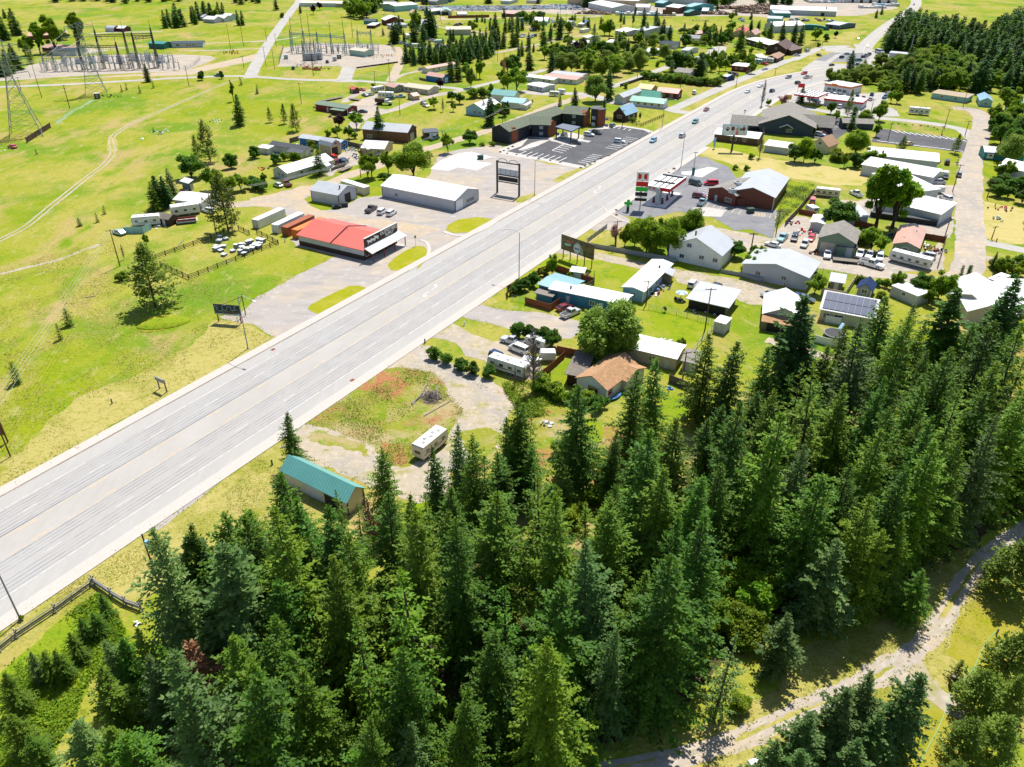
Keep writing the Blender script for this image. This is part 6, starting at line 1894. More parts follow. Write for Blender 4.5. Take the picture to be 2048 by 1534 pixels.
trailer('h 1435,505 1400,500','white box trailer by the rearmost storage building',L=5,h=2.3,wins=0,axles=1,vents=0,swoosh=False,name='cargo_trailer',cat='trailer')
trailer('l 1790,300 1880,260','white camper with a dark window behind the large white-roofed house',L=7,h=2.9)
def container(s,label,colour,L=12.2,w=2.44,h=2.7,roofc=None):
 a,b,c=[t.to_2d()for t in G(s)]
 d=(c-b).normalized()
 rz=math.atan2(d.y,d.x)
 n=Vector((-d.y,d.x))
 sg_=1 if(a-b).dot(n)>0 else-1
 o=thing('shipping_container',(b.x,b.y,0),rz,label,'container','shipping containers behind the store')
 cm=ribwall(colour)
 mb=MB()
 mb.box(0,0,.12,L,sg_*w,h)
 mb.build('body',cm,o)
 mb=MB()
 mb.box(.02,sg_*.03,h,L-.02,sg_*(w-.03),h+.05)
 mb.build('roof',plain(roofc or colour),o)
 for k in(0,1):
  mb=MB()
  mb.box(-.05,sg_*(.08+k*w*.5),.2,0,sg_*(w*.5-.04+k*w*.5),h-.12)
  dr=mb.build('door',plain(colour),o)
  for t in(.3,.7):
   mb=MB()
   y_=sg_*(.1+k*w*.5+t*w*.42)
   mb.tube((-.08,y_,.25),(-.08,y_,h-.2),.025,.025,4)
   mb.build('lock_rod',DARKSTEEL,dr)
 return o
container('w 78,590 190,597 775,330','long pale green-white shipping container, leftmost of the four','offwhite',roofc='white')
container('w 480,688 592,700 1165,425','bright white shipping container, second of the four','white')
container('w 700,735 795,755 1370,480','rust-orange shipping container beside the white one','rust')
container('w 905,795 1005,810 1580,540','orange shipping container partly under the red roof edge','orange')
B('shipping_container','cream shipping container with a flat white roof behind the white garage','container','f 735,622 903,675 948,660',2.6,'flat',0,'white','cream','',size=(12.2,2.44),wall='rib')
def dump_truck():
 p,q=[t.to_2d()for t in G('b 1010,822 1110,830')]
 d=q-p
 o=thing('dump_truck',((p.x+q.x)/2,(p.y+q.y)/2,0),math.atan2(d.y,d.x),'dark dump truck with a white cab in the yard by the beige house','truck')
 mark('the dump truck',(p+q)/2)
 mb=MB()
 mb.prism([(-4.5,1.2),(-4.8,2.9),(.3,2.9),(.3,1.2)],'y',-1.2,1.2)
 mb.build('tipper_body',plain('dbrown'),o)
 mb=MB()
 mb.box(.6,-1.1,1.0,2.3,1.1,2.9)
 mb.box(2.3,-.8,1.0,4.0,.8,1.9)
 mb.build('cab',plain('offwhite'),o)
 mb=MB()
 mb.box(2.28,-.9,2.0,2.34,.9,2.7)
 mb.build('windscreen',GLASS,o)
 for x in(-3.4,-2.2,3.1):
  for s_ in(-1,1):
   mb=MB()
   mb.tube((x,s_*.8,.52),(x,s_*1.22,.52),.52,.52,12)
   mb.build('wheel',RUBBER,o)
dump_truck()
def flatbed(s,label,L=6.5):
 p,q=[t.to_2d()for t in G(s)]
 d=q-p
 o=thing('flatbed_trailer',((p.x+q.x)/2,(p.y+q.y)/2,0),math.atan2(d.y,d.x),label,'trailer')
 mb=MB()
 mb.box(-L/2,-1.1,.62,L/2,1.1,.74)
 mb.build('deck',plain('oldwood'),o)
 mb=MB()
 mb.box(-L/2,-1.15,.5,L/2,-1.05,.6)
 mb.box(-L/2,1.05,.5,L/2,1.15,.6)
 mb.tube((L/2,0,.55),(L/2+1.2,0,.5),.07,.07,4)
 mb.build('frame',DARKSTEEL,o)
 for x in(-.5,.4):
  for s_ in(-1,1):
   mb=MB()
   mb.tube((x,s_*1.17,.36),(x,s_*1.35,.36),.36,.36,10)
   mb.build('wheel',RUBBER,o)
 return o
flatbed('h 780,1145 640,1130','empty flatbed trailer with wooden deck at the edge of the gravel street')
flatbed('f 715,490 785,460','grey open utility trailer beside the dirt lane')
flatbed('b 860,795 790,785','dark flatbed trailer in the yard of the red mobile home')
flatbed('b 740,770 560,805','long flatbed trailer loaded with scrap behind the red mobile home',12)
V('pickup','white','h 905,1170 975,1190','white crew cab flatbed truck with dual wheels on the gravel street',sc=1.15)
def boat(s,label,c1='white',c2='dred',pont=False):
 p,q=[t.to_2d()for t in G(s)]
 d=q-p
 L=d.length
 o=thing('pontoon_boat' if pont else 'motor_boat',((p.x+q.x)/2,(p.y+q.y)/2,0),math.atan2(d.y,d.x),label,'boat')
 if pont:
  for s_ in(-.95,.95):
   mb=MB()
   mb.tube((-L/2,s_,.6),(L/2-.5,s_,.6),.32,.32,8)
   mb.tube((L/2-.5,s_,.6),(L/2+.2,s_,.75),.32,.05,8)
   mb.build('float',plain('silver'),o)
  mb=MB()
  mb.box(-L/2,-1.25,.92,L/2-.2,1.25,1.0)
  mb.build('deck',plain('beige'),o)
  mb=MB()
  for s_ in(-1.2,1.15):
   mb.box(-L/2+.1,s_,1.0,L/2-.4,s_+.06,1.55)
  mb.build('railing',plain(c2),o)
  for x in(-L*.3,0,L*.25):
   mb=MB()
   mb.box(x-.5,-1.0,1.0,x+.5,-.45,1.4)
   mb.build('bench',plain('offwhite'),o)
  for x in(-.8,.8):
   mb=MB()
   mb.tube((x,-1.0,.3),(x,1.0,.3),.3,.3,8)
   mb.build('trailer_axle',RUBBER,o)
 else:
  mb=MB()
  loft(mb,[(-L/2,[(-.9,1.1),(-.8,.5),(0,.3),(.8,.5),(.9,1.1)]),(0,[(-1.05,1.15),(-.9,.5),(0,.25),(.9,.5),(1.05,1.15)]),(L*.3,[(-.7,1.3),(-.5,.7),(0,.5),(.5,.7),(.7,1.3)]),(L/2,[(-.05,1.45),(-.04,1.3),(0,1.2),(.04,1.3),(.05,1.45)])])
  mb.build('hull',plain(c1,.35),o)
  mb=MB()
  mb.prism([(.1,1.15),(.4,1.7),(.9,1.2)],'y',-.8,.8)
  mb.build('windshield',GLASS,o)
  mb=MB()
  mb.box(-L/2+.3,-.7,1.12,-.2,.7,1.2)
  mb.build('seat_well',plain(c2),o)
  mb=MB()
  mb.tube((-.3,-.9,.3),(-.3,.9,.3),.28,.28,8)
  mb.build('trailer_axle',RUBBER,o)
boat('e 1395,818 1560,800','beige pontoon boat with maroon rails on the grass near the white trailer',pont=True)
boat('k 180,880 330,905','white motor boat on its trailer beside the long travel trailer',c2='lgrey')
boat('v 385,880 450,855','small white motor boat behind the white-roofed bungalow',c2='teal')
'POLES, LIGHTS, WIRES'
def height_of(base,tip):
 Bp=P(*base)
 d=ray(*tip)
 s_=Bp.y/d.y
 return CAMH+s_*d.z
def pole(s,label=None,arms=1,r=.16,h=None,mt=None,xf=False,look=None,cat='utility pole',name='utility_pole',rot=None,tank=False):
 pts=K(s)
 Bp=P(*pts[0])
 hh=h or max(4,height_of(pts[0],pts[1]))
 o=thing(name,(Bp.x,Bp.y,0),rnd.uniform(-.5,.5)if rot is None else rot,label,cat,None if label else 'utility poles along the lanes',auto=None if label else look or 'brown wooden utility pole')
 mb=MB()
 mb.tube((0,0,-.3),(0,0,hh),r,r*.65,7)
 mb.build('pole',mt or WOODPOLE,o)
 for k in range(arms):
  mb=MB()
  z=hh-.35-k*.9
  mb.box(-1.2,-.06,z-.06,1.2,.06,z+.06)
  ca=mb.build('crossarm',mt or WOODPOLE,o)
  for x in(-1.1,-.45,.45,1.1):
   mb=MB()
   mb.tube((x,0,z+.06),(x,0,z+.26),.05,.04,5)
   mb.build('insulator',plain('lgrey'),ca)
 if tank:
  mb=MB()
  mb.tube((.42,0,hh-2.2),(.42,0,hh-1.1),.3,.3,10)
  mb.build('transformer',plain('lblue'),o)
 return(o,hh)
mainpole,mph=pole('z 240,532 217,459','brown wooden utility pole with a crossarm in the meadow beside the rail fence',rot=.25)
pole('m 905,470 820,272','short utility pole with a blue-white transformer at the edge of the firs',h=9,tank=True,arms=0)
pole('z 21,913 -8,850','leaning wooden pole at the left edge beside a brown sign',arms=0,r=.14,h=9)
for s in('e 1703,890 1650,560','x 535,868 390,430','x 895,1003 815,700','a 1490,682 1455,515','a 1818,395 1780,195','a 1920,370 1882,160','b 405,818 378,650','b 987,685 978,560','b 1103,655 1085,465','b 1182,910 1175,780','b 195,547 178,385','b 132,325 120,225','f 873,530 858,375','f 1520,290 1512,160','c 463,830 460,745','c 22,975 18,850','c 40,975 42,880','c 962,998 965,865','b 1950,490 1950,390','b 1785,620 1783,545','b 126,520 115,365','b 208,370 200,270','q 815,645 818,570','q 1345,745 1350,560','r 65,640 75,470','r 1065,745 1075,600','u 195,345 195,250','u 680,470 680,250','u 1320,418 1335,210','u 1762,285 1762,230','d 1590,800 1670,650','h 1513,610 1580,405','d 1452,960 1490,815','h 1605,195 1640,80','h 1030,225 1050,100','h 1770,660 1815,525','h 195,920 222,750','h 5,1065 25,920','k 1613,632 1665,300','k 1150,430 1165,240','k 1440,1010 1480,800','l 228,410 260,250','d 895,870 925,740','d 1430,1010 1440,960','d 535,370 545,310','d 958,455 970,345','g 910,1088 925,870','g 1972,1120 1998,965','h 1805,965 1835,880','s 1235,290 1228,80','a 550,855 505,690','x 270,765 215,600','a 1922,540 1910,440'):
 pole(s)
pole('q 900,385 905,190')
pole('q 985,400 988,150')
pole('q 820,260 822,50')
pole('d 1190,415 1222,262','tall pale steel pole at the edge of the dark wood',arms=0,r=.5,mt=STEEL,cat='steel pole',name='steel_pole')
pole('h 1450,965 1498,790','dark bare leaning pole beside the gravel street',arms=0)
for s,look in(('b 500,600 487,330',0),('b 345,400 325,130',0),('b 435,440 405,100',0),('b 498,520 480,100',0),('b 635,300 620,170',0),('b 740,300 735,140',0),('b 810,300 805,130',0)):
 pole(s,look='thin dark lightning mast',arms=0,r=.18,mt=DARKSTEEL,cat='mast',name='lightning_mast')
def streetlight(s,label,toward=1,h=12.6,arm=4.6,base=None):
 pt=K(s)
 Bp=P(*pt[0])
 dr=HN*toward
 o=thing('street_light',(Bp.x,Bp.y,0),math.atan2(dr.y,dr.x),label,'street light','street lights along the highway')
 hh=h
 mb=MB()
 mb.tube((0,0,0),(0,0,hh),.13,.08,8)
 mb.build('pole',plain('grey',.5,.4),o)
 mb=MB()
 mb.path([(0,0,hh-.1),(arm*.3,0,hh+.35),(arm*.7,0,hh+.25),(arm,0,hh-.05)],.06,.05,6)
 mb.build('arm',plain('lgrey',.5,.4),o)
 mb=MB()
 mb.prism([(arm-.1,hh-.12),(arm+.8,hh-.2),(arm+.8,hh-.1),(arm-.1,hh+.08)],'y',-.18,.18)
 mb.build('lamp_head',plain('offwhite',.5),o)
 mb=MB()
 mb.tube((0,0,0),(0,0,.3),.25,.22,8)
 mb.build('footing',CONC,o)
streetlight('z 496,697','grey curved-arm street light beside the black billboard')
streetlight('z 1038,558','grey street light beside the cedar-fenced garden corner',-1)
streetlight('z 1069,391','grey street light beside the empty double-post sign',1,12)
streetlight('z 1362,333','grey street light near the fuel station canopy',-1)
streetlight('z 41,1239','grey street light at the lower left beside the rail fence',-1)
streetlight('z 1324,256','grey street light on the lawn by the motel side street',1)
streetlight('z 1522,212','grey street light left of the tall wire mast by the restaurant',-1)
WIREM=mat('bright_wire',(.55,.55,.5),.5,.3)
def wires(a,b,n,label,spread=.9,sag=1.0,r=.035,dirn=None,group='power lines'):
 a=Vector(a)
 b=Vector(b)
 d=b-a
 nn=Vector((-d.y,d.x,0)).normalized()
 for k in range(n):
  off=nn*(k-(n-1)/2)*spread
  pts=[]
  for i in range(17):
   t=i/16
   p=a+d*t+off
   p.z-=sag*4*t*(1-t)
   pts.append(p)
  mb=MB()
  mb.path(pts,r,r,4)
  o=mb.build('power_line',WIREM)
  tag(o,label+('' if n==1 else ', %s of %s'%(('first','second','third','fourth')[k],('','','two','three','four')[n])),'power line',group)
Mp=mainpole.location
q=P(-30,690,mph)
wires((Mp.x,Mp.y,mph-.3),P(-190,1060,mph),4,'pale wire over the meadow from the lone pole',.75,.6,.02)
def wp(s):
 pts=K(s)
 Bp=P(*pts[0])
 return(Bp.x,Bp.y,height_of(pts[0],pts[1])-.35)
wires((Mp.x,Mp.y,mph-.3),wp('e 1703,890 1650,560'),2,'pale overhead wire from the lone pole to the pine beside the pen',.8,.8,.025)
wires(wp('e 1703,890 1650,560'),wp('f 873,530 858,375'),3,'pale overhead wire crossing in front of the long white-roofed house',.8,1.2,.03)
wires(wp('f 873,530 858,375'),wp('f 1520,290 1512,160'),2,'pale wire between leafy trees and the brown barn',.8,1.2,.03)
wires(wp('f 1520,290 1512,160'),wp('c 22,975 18,850'),2,'pale overhead wire along the dirt back lane by the motel',.8,1.2,.03)
wires(wp('c 22,975 18,850'),wp('c 463,830 460,745'),2,'pale overhead wire between the motel back lane poles',.8,1.2,.03)
wires(wp('b 405,818 378,650'),wp('b 987,685 978,560'),2,'pale overhead wire across the meadow above the small conifers',.8,1.5,.035)
wires(wp('k 1613,632 1665,300'),wp('k 1150,430 1165,240'),2,'thin overhead wire above the wire-fenced lawn',.8,1.0,.02)
def strut(mb,a,b,r=.09):
 mb.tube(a,b,r,r,4,False)
def pylon(pos,h,wb,label,rz=.0,arms=True):
 o=thing('transmission_tower',(pos[0],pos[1],0),rz,label,'transmission tower')
 W=lambda z:wb*(1-.8*min(1,z/(h*.62))**.9)if z<h*.62 else wb*.2
 cs=[(-1,-1),(1,-1),(1,1),(-1,1)]
 lev=[0,h*.13,h*.25,h*.36,h*.46,h*.55,h*.62,h*.7,h*.78,h*.86,h*.94,h]
 legs=[MB()for _ in range(4)]
 br=MB()
 for i in range(len(lev)-1):
  z0,z1=(lev[i],lev[i+1])
  a=W(z0)/2
  b=W(z1)/2
  for k,(x,y)in enumerate(cs):
   strut(legs[k],(x*a,y*a,z0),(x*b,y*b,z1),.16 if z0<h*.6 else.11)
   x2,y2=cs[(k+1)%4]
   strut(br,(x*a,y*a,z0),(x2*b,y2*b,z1),.07)
   strut(br,(x2*a,y2*a,z0),(x*b,y*b,z1),.07)
   strut(br,(x*b,y*b,z1),(x2*b,y2*b,z1),.07)
 for l_ in legs:
  l_.build('leg',STEEL,o)
 br.build('lattice_bracing',STEEL,o)
 for z,aw in((h*.66,7.5),(h*.8,9.0),(h*.94,6.5)):
  mb=MB()
  w2=wb*.1
  for s_ in(-1,1):
   for y in(-w2,w2):
    strut(mb,(s_*w2,y,z),(s_*aw,0,z+.3),.08)
    strut(mb,(s_*w2,y,z+h*.05),(s_*aw,0,z+.3),.07)
   for t in(.3,.6):
    strut(mb,(s_*(w2+(aw-w2)*t),-w2*(1-t),z),(s_*(w2+(aw-w2)*t),w2*(1-t),z+h*.05*(1-t)),.05)
  am=mb.build('crossarm',STEEL,o)
  for s_ in(-1,1):
   mb=MB()
   mb.tube((s_*aw,0,z+.3),(s_*aw,0,z-2.0),.13,.13,6)
   mb.build('insulator',plain('grey'),am)
 return o
pA=P(*K('x 350,1340')[0])
pB=P(*K('a 760,742')[0])
pylon(pA,37,12.5,'tall steel lattice transmission tower at the left edge, the nearer one',.45)
pylon(pB,34,10.5,'steel lattice transmission tower in front of the substation, the farther one',.45)
for k,(x,z)in enumerate(((-7.5,24),(7.5,24),(-9,29),(9,29),(-6,34),(6,34))):
 u=Vector((math.cos(.45),math.sin(.45),0))
 wires(pA+u*x+Vector((0,0,z)),pB+u*x*.95+Vector((0,0,z-3)),1,'%s conductor between the lattice towers, %s side'%(('lowest','middle','highest')[k//2],('left','right')[k%2]),0,5,.05,group='conductors between lattice towers')
def gantry(s,label,n,h,colour=DARKSTEEL,r=.3,beam=True,A=False):
 a,b=[t.to_2d()for t in G(s)]
 d=b-a
 L=d.length
 o=thing('substation_gantry',(a.x,a.y,0),math.atan2(d.y,d.x),label,'substation gantry')
 for i in range(n):
  x=L*i/max(1,n-1)
  mb=MB()
  for s_ in(-1,1):
   strut(mb,(x+s_*.9,0,0),(x+s_*.25,0,h),r*.55)
   strut(mb,(x,s_*.9,0),(x,s_*.25,h),r*.4)
  for z in range(2,int(h),2):
   strut(mb,(x-.8*(1-z/h)-.2,0,z),(x+.8*(1-z/h)+.2,0,z+1.2),r*.25)
  mb.tube((x,0,h),(x,0,h*1.22),r*.4,.04,5)
  mb.build('column',colour,o)
 if beam and n>1:
  mb=MB()
  for y in(-.5,.5):
   mb.tube((0,y,h*.82),(L,y,h*.82),r*.45,r*.45,4)
   mb.tube((0,y,h*.82+1),(L,y,h*.82+1),r*.45,r*.45,4)
  k=int(L/2)
  for i in range(k):
   strut(mb,(L*i/k,-.5,h*.82),(L*(i+1)/k,-.5,h*.82+1),.09)
  mb.build('beam',colour,o)
  for i in range(int(L/4)):
   mb=MB()
   x=2+i*4
   mb.tube((x,0,h*.82),(x,0,h*.82-1.6),.14,.14,5)
   mb.build('insulator',plain('lgrey'),o)
BLUEST=mat('blue_green_steel',(.08,.22,.26),.5,.2)
gantry('a 820,545 1250,530','tall dark lattice gantry with a long beam in the left substation, front row',3,22,r=.4)
gantry('a 660,550 960,545','dark lattice gantry at the left end of the substation',2,15,r=.38)
gantry('a 1100,540 1250,525','dark lattice gantry at the right end of the left substation',2,20,r=.38)
gantry('a 365,565 520,560','low pale gantry at the left corner of the left substation',3,9,STEEL)
gantry('b 332,402 757,437','blue-green steel gantry with a long beam in the middle substation',5,13,BLUEST,r=.34)
gantry('b 856,388 960,385','smaller blue-green steel gantry right of the long one',2,12,BLUEST,r=.34)
gantry('b 430,500 520,500','grey lattice gantry above the transformers',2,13,STEEL,r=.3)
BAYS={}
def bay(x,y,label_group,rr,big=False):
 p=P(x,y)
 o=thing('switchgear_bay',(p.x,p.y,0),rr.uniform(-.1,.1),label_group,'switchgear','switchgear bays of the substation')
 BAYS.setdefault(label_group,[]).append(o)
 mb=MB()
 hh=rr.uniform(3.2,4.4)
 for xx in(-1.6,1.6):
  for yy in(-.5,.5):
   mb.box(xx-.1,yy-.1,0,xx+.1,yy+.1,hh)
 mb.box(-1.9,-.65,hh,1.9,.65,hh+.2)
 mb.build('stand',STEEL if not big else DARKSTEEL,o)
 mb=MB()
 for xx in(-1.4,0,1.4):
  mb.tube((xx,0,hh+.2),(xx+rr.uniform(-.3,.3),-.2,hh+2.2),.17,.12,6)
 mb.build('bushings',plain('lgrey'),o)
 if big:
  mb=MB()
  mb.box(-1.8,-1.2,0,1.8,1.2,hh-.4)
  mb.build('tank',plain('lgrey'),o)
rs=random.Random(3)
for i in range(28):
 bay(*K('a %d,%d'%(360+i*38+rs.uniform(-10,10),560-i*.6+rs.uniform(-16,8)))[0],"dark-legged switchgear at the left substation's front",rs)
for i in range(24):
 bay(*K('a %d,%d'%(520+i*36+rs.uniform(-10,10),500-i*.6+rs.uniform(-14,14)))[0],"pale switchgear at the left substation's back",rs,i%3==0)
for i in range(30):
 bay(*K('b %d,%d'%(350+i%15*46+rs.uniform(-8,8),400+i//15*22+rs.uniform(-8,8)))[0],'pale switchgear under the blue-green gantry',rs)
for i,s in enumerate(('b 450,475','b 500,475','b 545,470')):
 p=G1(s)
 o=thing('transformer_unit',(p.x,p.y,0),0,'%s big grey power transformer with cooling fins in the middle substation'%('leftmost','middle','rightmost')[i],'transformer')
 mb=MB()
 mb.box(-2.2,-1.4,.3,2.2,1.4,4.2)
 mb.build('tank',plain('grey'),o)
 mb=MB()
 for k in range(8):
  mb.box(-2.0+k*.55,-2.2,.6,-1.8+k*.55,-1.4,3.6)
 mb.build('cooling_fins',plain('lgrey'),o)
 for k in(-1.3,0,1.3):
  mb=MB()
  mb.tube((k,0,4.2),(k,0,6.4),.25,.15,8)
  mb.build('bushing',plain('lgrey'),o)
for s,lab in(('b 285,465','pale green equipment kiosk at the left corner of the middle substation'),('b 668,480','white kiosk by the middle substation gate'),('b 703,462','small brown kiosk beside the white one'),('x 1250,875','small dark box in the meadow near the farther tower')):
 p=G1(s)
 o=thing('equipment_kiosk',(p.x,p.y,0),.3,lab,'kiosk')
 mb=MB()
 mb.box(-1.3,-1.0,.1,1.3,1.0,2.5)
 mb.build('cabinet',plain('mint' if 'green' in lab else 'brown' if 'brown' in lab or 'dark' in lab else 'offwhite'),o)
 mb=MB()
 mb.box(-1.4,-1.1,2.5,1.4,1.1,2.65)
 mb.build('lid',plain('lgrey'),o)
 mb=MB()
 mb.box(-.5,-1.04,.3,.5,-1.0,2.2)
 mb.build('door',plain('grey'),o)
'FENCES'
def fence(s,label,style='rail',h=1.35,mt=None,step=3.0,cat='fence',name=None):
 pts=[p.to_2d()for p in G(s)]
 o=thing(name or{'rail':'rail_fence','board':'board_fence','wire':'wire_fence','solid':'panel_fence','log':'log_fence'}[style],(pts[0].x,pts[0].y,0),0,label,cat)
 b0=pts[0]
 posts=0
 for i in range(len(pts)-1):
  a=pts[i]-b0
  b=pts[i+1]-b0
  d=b-a
  L=d.length
  d.normalize()
  n=Vector((-d.y,d.x))*.04
  k=max(1,round(L/step))
  rmb=MB()
  def bar(z0,z1,t=.03,aa=a,bb=b,dn=n):
   q=dn.normalized()*t
   vs=[(*aa-q,z0),(*bb-q,z0),(*bb+q,z0),(*aa+q,z0),(*aa-q,z1),(*bb-q,z1),(*bb+q,z1),(*aa+q,z1)]
   rmb.add(vs,[(3,2,1,0),(4,5,6,7),(0,1,5,4),(1,2,6,5),(2,3,7,6),(3,0,4,7)])
  if style=='rail':
   for z in(.35,.75,1.15):
    bar(z,z+.14)
   rmb.build('rails',mt or DARKRAIL,o)
  elif style in('board','solid'):
   bar(.03,h,.035)
   rmb.build('boards',mt or FENCEWOOD,o)
  elif style=='wire':
   for z in(.3,.6,.9,1.2,h):
    bar(z,z+.022,.012)
   k2=int(L/.6)
   for j in range(k2):
    q=a+d*(L*j/k2)
    rmb.box(q.x-.012,q.y-.012,.2,q.x+.012,q.y+.012,h)
   rmb.build('wire_mesh',mt or STEEL,o)
  elif style=='log':
   for z,t in((.3,.11),(.7,.1),(1.1,.1),(.55,.09)):
    rmb.tube((a.x,a.y,z),(b.x,b.y,z+.06),t,t*.8,6)
   rmb.build('rails',mt or plain('oldwood',.9),o)
  for j in range(k+(1 if i==len(pts)-2 else 0)):
   q=a+d*(L*j/k)
   if posts<90:
    pm=MB()
    w=.09 if style!='wire' else.035
    if style=='log':
     pm.tube((q.x-.25,q.y-.2,0),(q.x+.2,q.y+.15,1.45),.11,.09,6)
     pm.tube((q.x+.25,q.y-.2,0),(q.x-.2,q.y+.15,1.45),.11,.09,6)
    else:
     pm.box(q.x-w,q.y-w,-.1,q.x+w,q.y+w,h+.12)
    pm.build('post',mt or(DARKRAIL if style=='rail' else STEEL if style=='wire' else plain('oldwood',.9)),o)
    posts+=1
 return o
fence('z 312,518 423,479','dark rail fence along the back of the pen holding wrapped pallets','rail')
fence('e 1880,865 1965,905','short dark rail fence right of the large pine','rail')
fence('z 322,533 378,559 557,489 514,467','long dark rail fence around the front of the pen beside the containers','rail')
fence('e 985,895 1135,893 1192,862','corrugated blue-grey metal screen in front of the white caravan','solid',2.0,wallm('lteal'))
fence('x 345,1445 650,1250','long dark burnt-looking wooden wall lying near the tower foot','solid',2.2,plain('dbrown'),step=6)
fence('t 0,270 190,215','grey board fence behind the grey-roofed mobile home','board',1.9)
fence('t 1095,300 1440,385','grey board fence right of the blue mobile home','board',1.9)
fence('t 850,850 930,810 1120,750','short grey plank screen beside the utility trailer','board',1.2)
fence('g 840,75 1110,130 1290,55','dark wooden fence around the lawn of the blue-roofed dark building','rail',step=2.4)
fence('g 840,930 685,1045 685,1075 930,1120 1380,1200','long grey corrugated low wall around the gravel drive lawn','solid',1.3,plain('grey'))
fence('k 1740,180 1900,210 2010,245 l 90,240','grey low wall continuing past the white gabled house','solid',1.1,plain('grey'))
fence('k 60,380 55,335 290,215 300,195 430,150 450,165','cedar board fence at the highway corner of the garden','board',1.8,CEDARF)
fence('k 450,165 560,205 665,250 740,270','cedar garden fence behind the small open lean-to','board',1.8,CEDARF)
fence('k 740,215 740,275 650,335','grey side fence at the end of the cedar garden fence','board',1.7)
fence('k 95,400 195,415','pale metal gate at the cedar fence corner','wire',1.6,name='metal_gate',cat='gate')
fence('k 200,425 395,480 470,430','cedar fence with a white cap in front of the little teal shed','board',1.8,CEDARF)
fence('k 450,815 770,880','red-brown board fence behind the patio lawn','board',1.9,CEDARF)
fence('k 505,855 400,950 290,1035','red-brown board fence between the travel trailer and the lawn','board',1.7,CEDARF)
fence('k 1170,470 1390,510 1640,580 1700,600','wire fence along the top of the small square lawn','wire',1.5)
fence('k 1700,600 1510,820','wire fence along the right side of the small square lawn','wire',1.5)
fence('k 730,340 1000,400 1080,400','pale wire garden fence behind the teal mobile home','wire',1.4)
fence('k 1330,1040 1500,1110 1560,1140','weathered grey board fence with a gate below the small pale shed','board',1.8)
fence('m 0,870 100,790 320,645 530,495','long dark log rail fence at the lower left beside the highway','log',mt=plain('stone',.9),step=14)
fence('m 540,480 640,550 720,600 815,635','fallen pale log rails between the rail fence corner and the firs','log',mt=plain('stone',.9),step=7)
fence('h 480,620 350,775 260,870','long brown board fence along the lush weed strip','board',1.8)
fence('h 365,775 480,800','tan board fence beside the white camper','board',1.6,CEDARF)
fence('h 740,850 900,890 940,900','short cedar fence below the tall leafy poplar','board',1.7,CEDARF)
fence('h 1270,960 1450,990','cedar board fence behind the dusty-red-roofed cottage','board',1.8,CEDARF)
fence('l 530,330 700,360 790,230','tan board fence around the pool corner','board',1.8,plain('beige',.9))
fence('l 480,180 540,180 790,225','dark wire fence along the gravel street lawn','wire',1.5,DARKSTEEL)
fence('l 560,540 670,560','white vinyl fence panel left of the solar-panelled house','solid',1.8,plain('white'))
fence('l 480,690 600,720 690,735','white vinyl fence in front of the round trampoline','solid',1.8,plain('white'),step=2.4)
fence('u 0,420 130,380 270,330','dark board fence along the north street','board',1.6,plain('graphite'))
fence('u 1135,390 1270,335','grey board fence at the end of the clipped hedge','board',1.7)
fence('u 1430,275 1530,230','grey board fence beside the maroon mobile home','board',1.7)
fence('s 1340,250 1900,236','long brown board fence below the scrapyard','board',2.2,CEDARF,step=8)
fence('b 230,500 265,375','chain-link fence on the left side of the middle substation','wire',2.2,step=6)
fence('b 1105,355 1148,415','chain-link fence on the right side of the middle substation','wire',2.2,step=6)
fence('b 230,500 700,520','chain-link fence along the front of the middle substation','wire',2.2,step=6)
fence('a 1450,560 1530,520 1580,470','chain-link fence at the right corner of the left substation','wire',2.2,step=6)
fence('b 840,540 1165,495','dark low fence along the excavated corner of the substation','solid',.9,plain('dbrown'),step=6)
fence('d 0,540 30,520','grey board fence left of the frontage road bend','board',1.6)
fence('b 1335,630 1385,640','low dark fence left of the blue garage','board',1.4)
fence('d 1010,820 1150,812 1700,815','thin post and wire fence across the grass lot','wire',1.2,step=5)
fence('h 1460,975 1400,1180','brown board fence at the right edge of the work yard','board',1.7)
fence('q 1480,545 1590,560 1580,640','brown fence round the white-roofed village cottage','board',1.6,plain('brown'),step=6)
fence('q 1760,590 2010,610','dark brown fence behind the rounded willow','board',1.6,plain('dbrown'),step=6)
fence('g 1890,175 2010,130','pale split rail fence along the church lawn','rail',mt=plain('offwhite'))
'SIGNS'
def signpost(s,label,w,h,z0,posts=2,col='charcoal',back='dbrown',rz=None,name='sign',cat='sign',postm=None,thick=.2):
 pts=[p.to_2d()for p in G(s)]
 if len(pts)>1:
  d=pts[1]-pts[0]
  rz=math.atan2(d.y,d.x)
  c=(pts[0]+pts[1])/2
  w=w or d.length
 else:
  c=pts[0]
 o=thing(name,(c.x,c.y,0),rz or 0,label,cat)
 mb=MB()
 mb.box(-w/2,-thick/2,z0,w/2,thick/2,z0+h)
 mb.build('panel',plain(col,.5)if isinstance(col,str)else col,o)
 for i in range(posts):
  x=0 if posts==1 else-w*.44+w*.88*i/(posts-1)
  mb=MB()
  mb.box(x-.1,thick/2+.001,-.1,x+.1,thick/2+.2,z0+h*.8)
  mb.build('post',postm or plain(back),o)
 return o
def flat(parent,name,pts,mt,y=-.115,t=.012):
 mb=MB()
 mb.prism([(p[0],p[1])for p in pts],'y',y-t,y)
 return mb.build(name,mt,parent)
def ell(cx,cz,rx,rz_,n=24):
 return[(cx+rx*math.cos(6.2832*i/n),cz+rz_*math.sin(6.2832*i/n))for i in range(n)]
def sign_text(o,txt,size,x,z,mt,y=-.12,nm='lettering'):
 return text_mesh(txt,size,mt,o,(x,y,z),(math.pi/2,0,0),nm)
o=signpost('z 1130,518 1177,535','wide painted billboard with a brown and green picture and a round white-blue emblem',11.5,4.2,2.6,5,'brown','oldwood',name='billboard',cat='billboard')
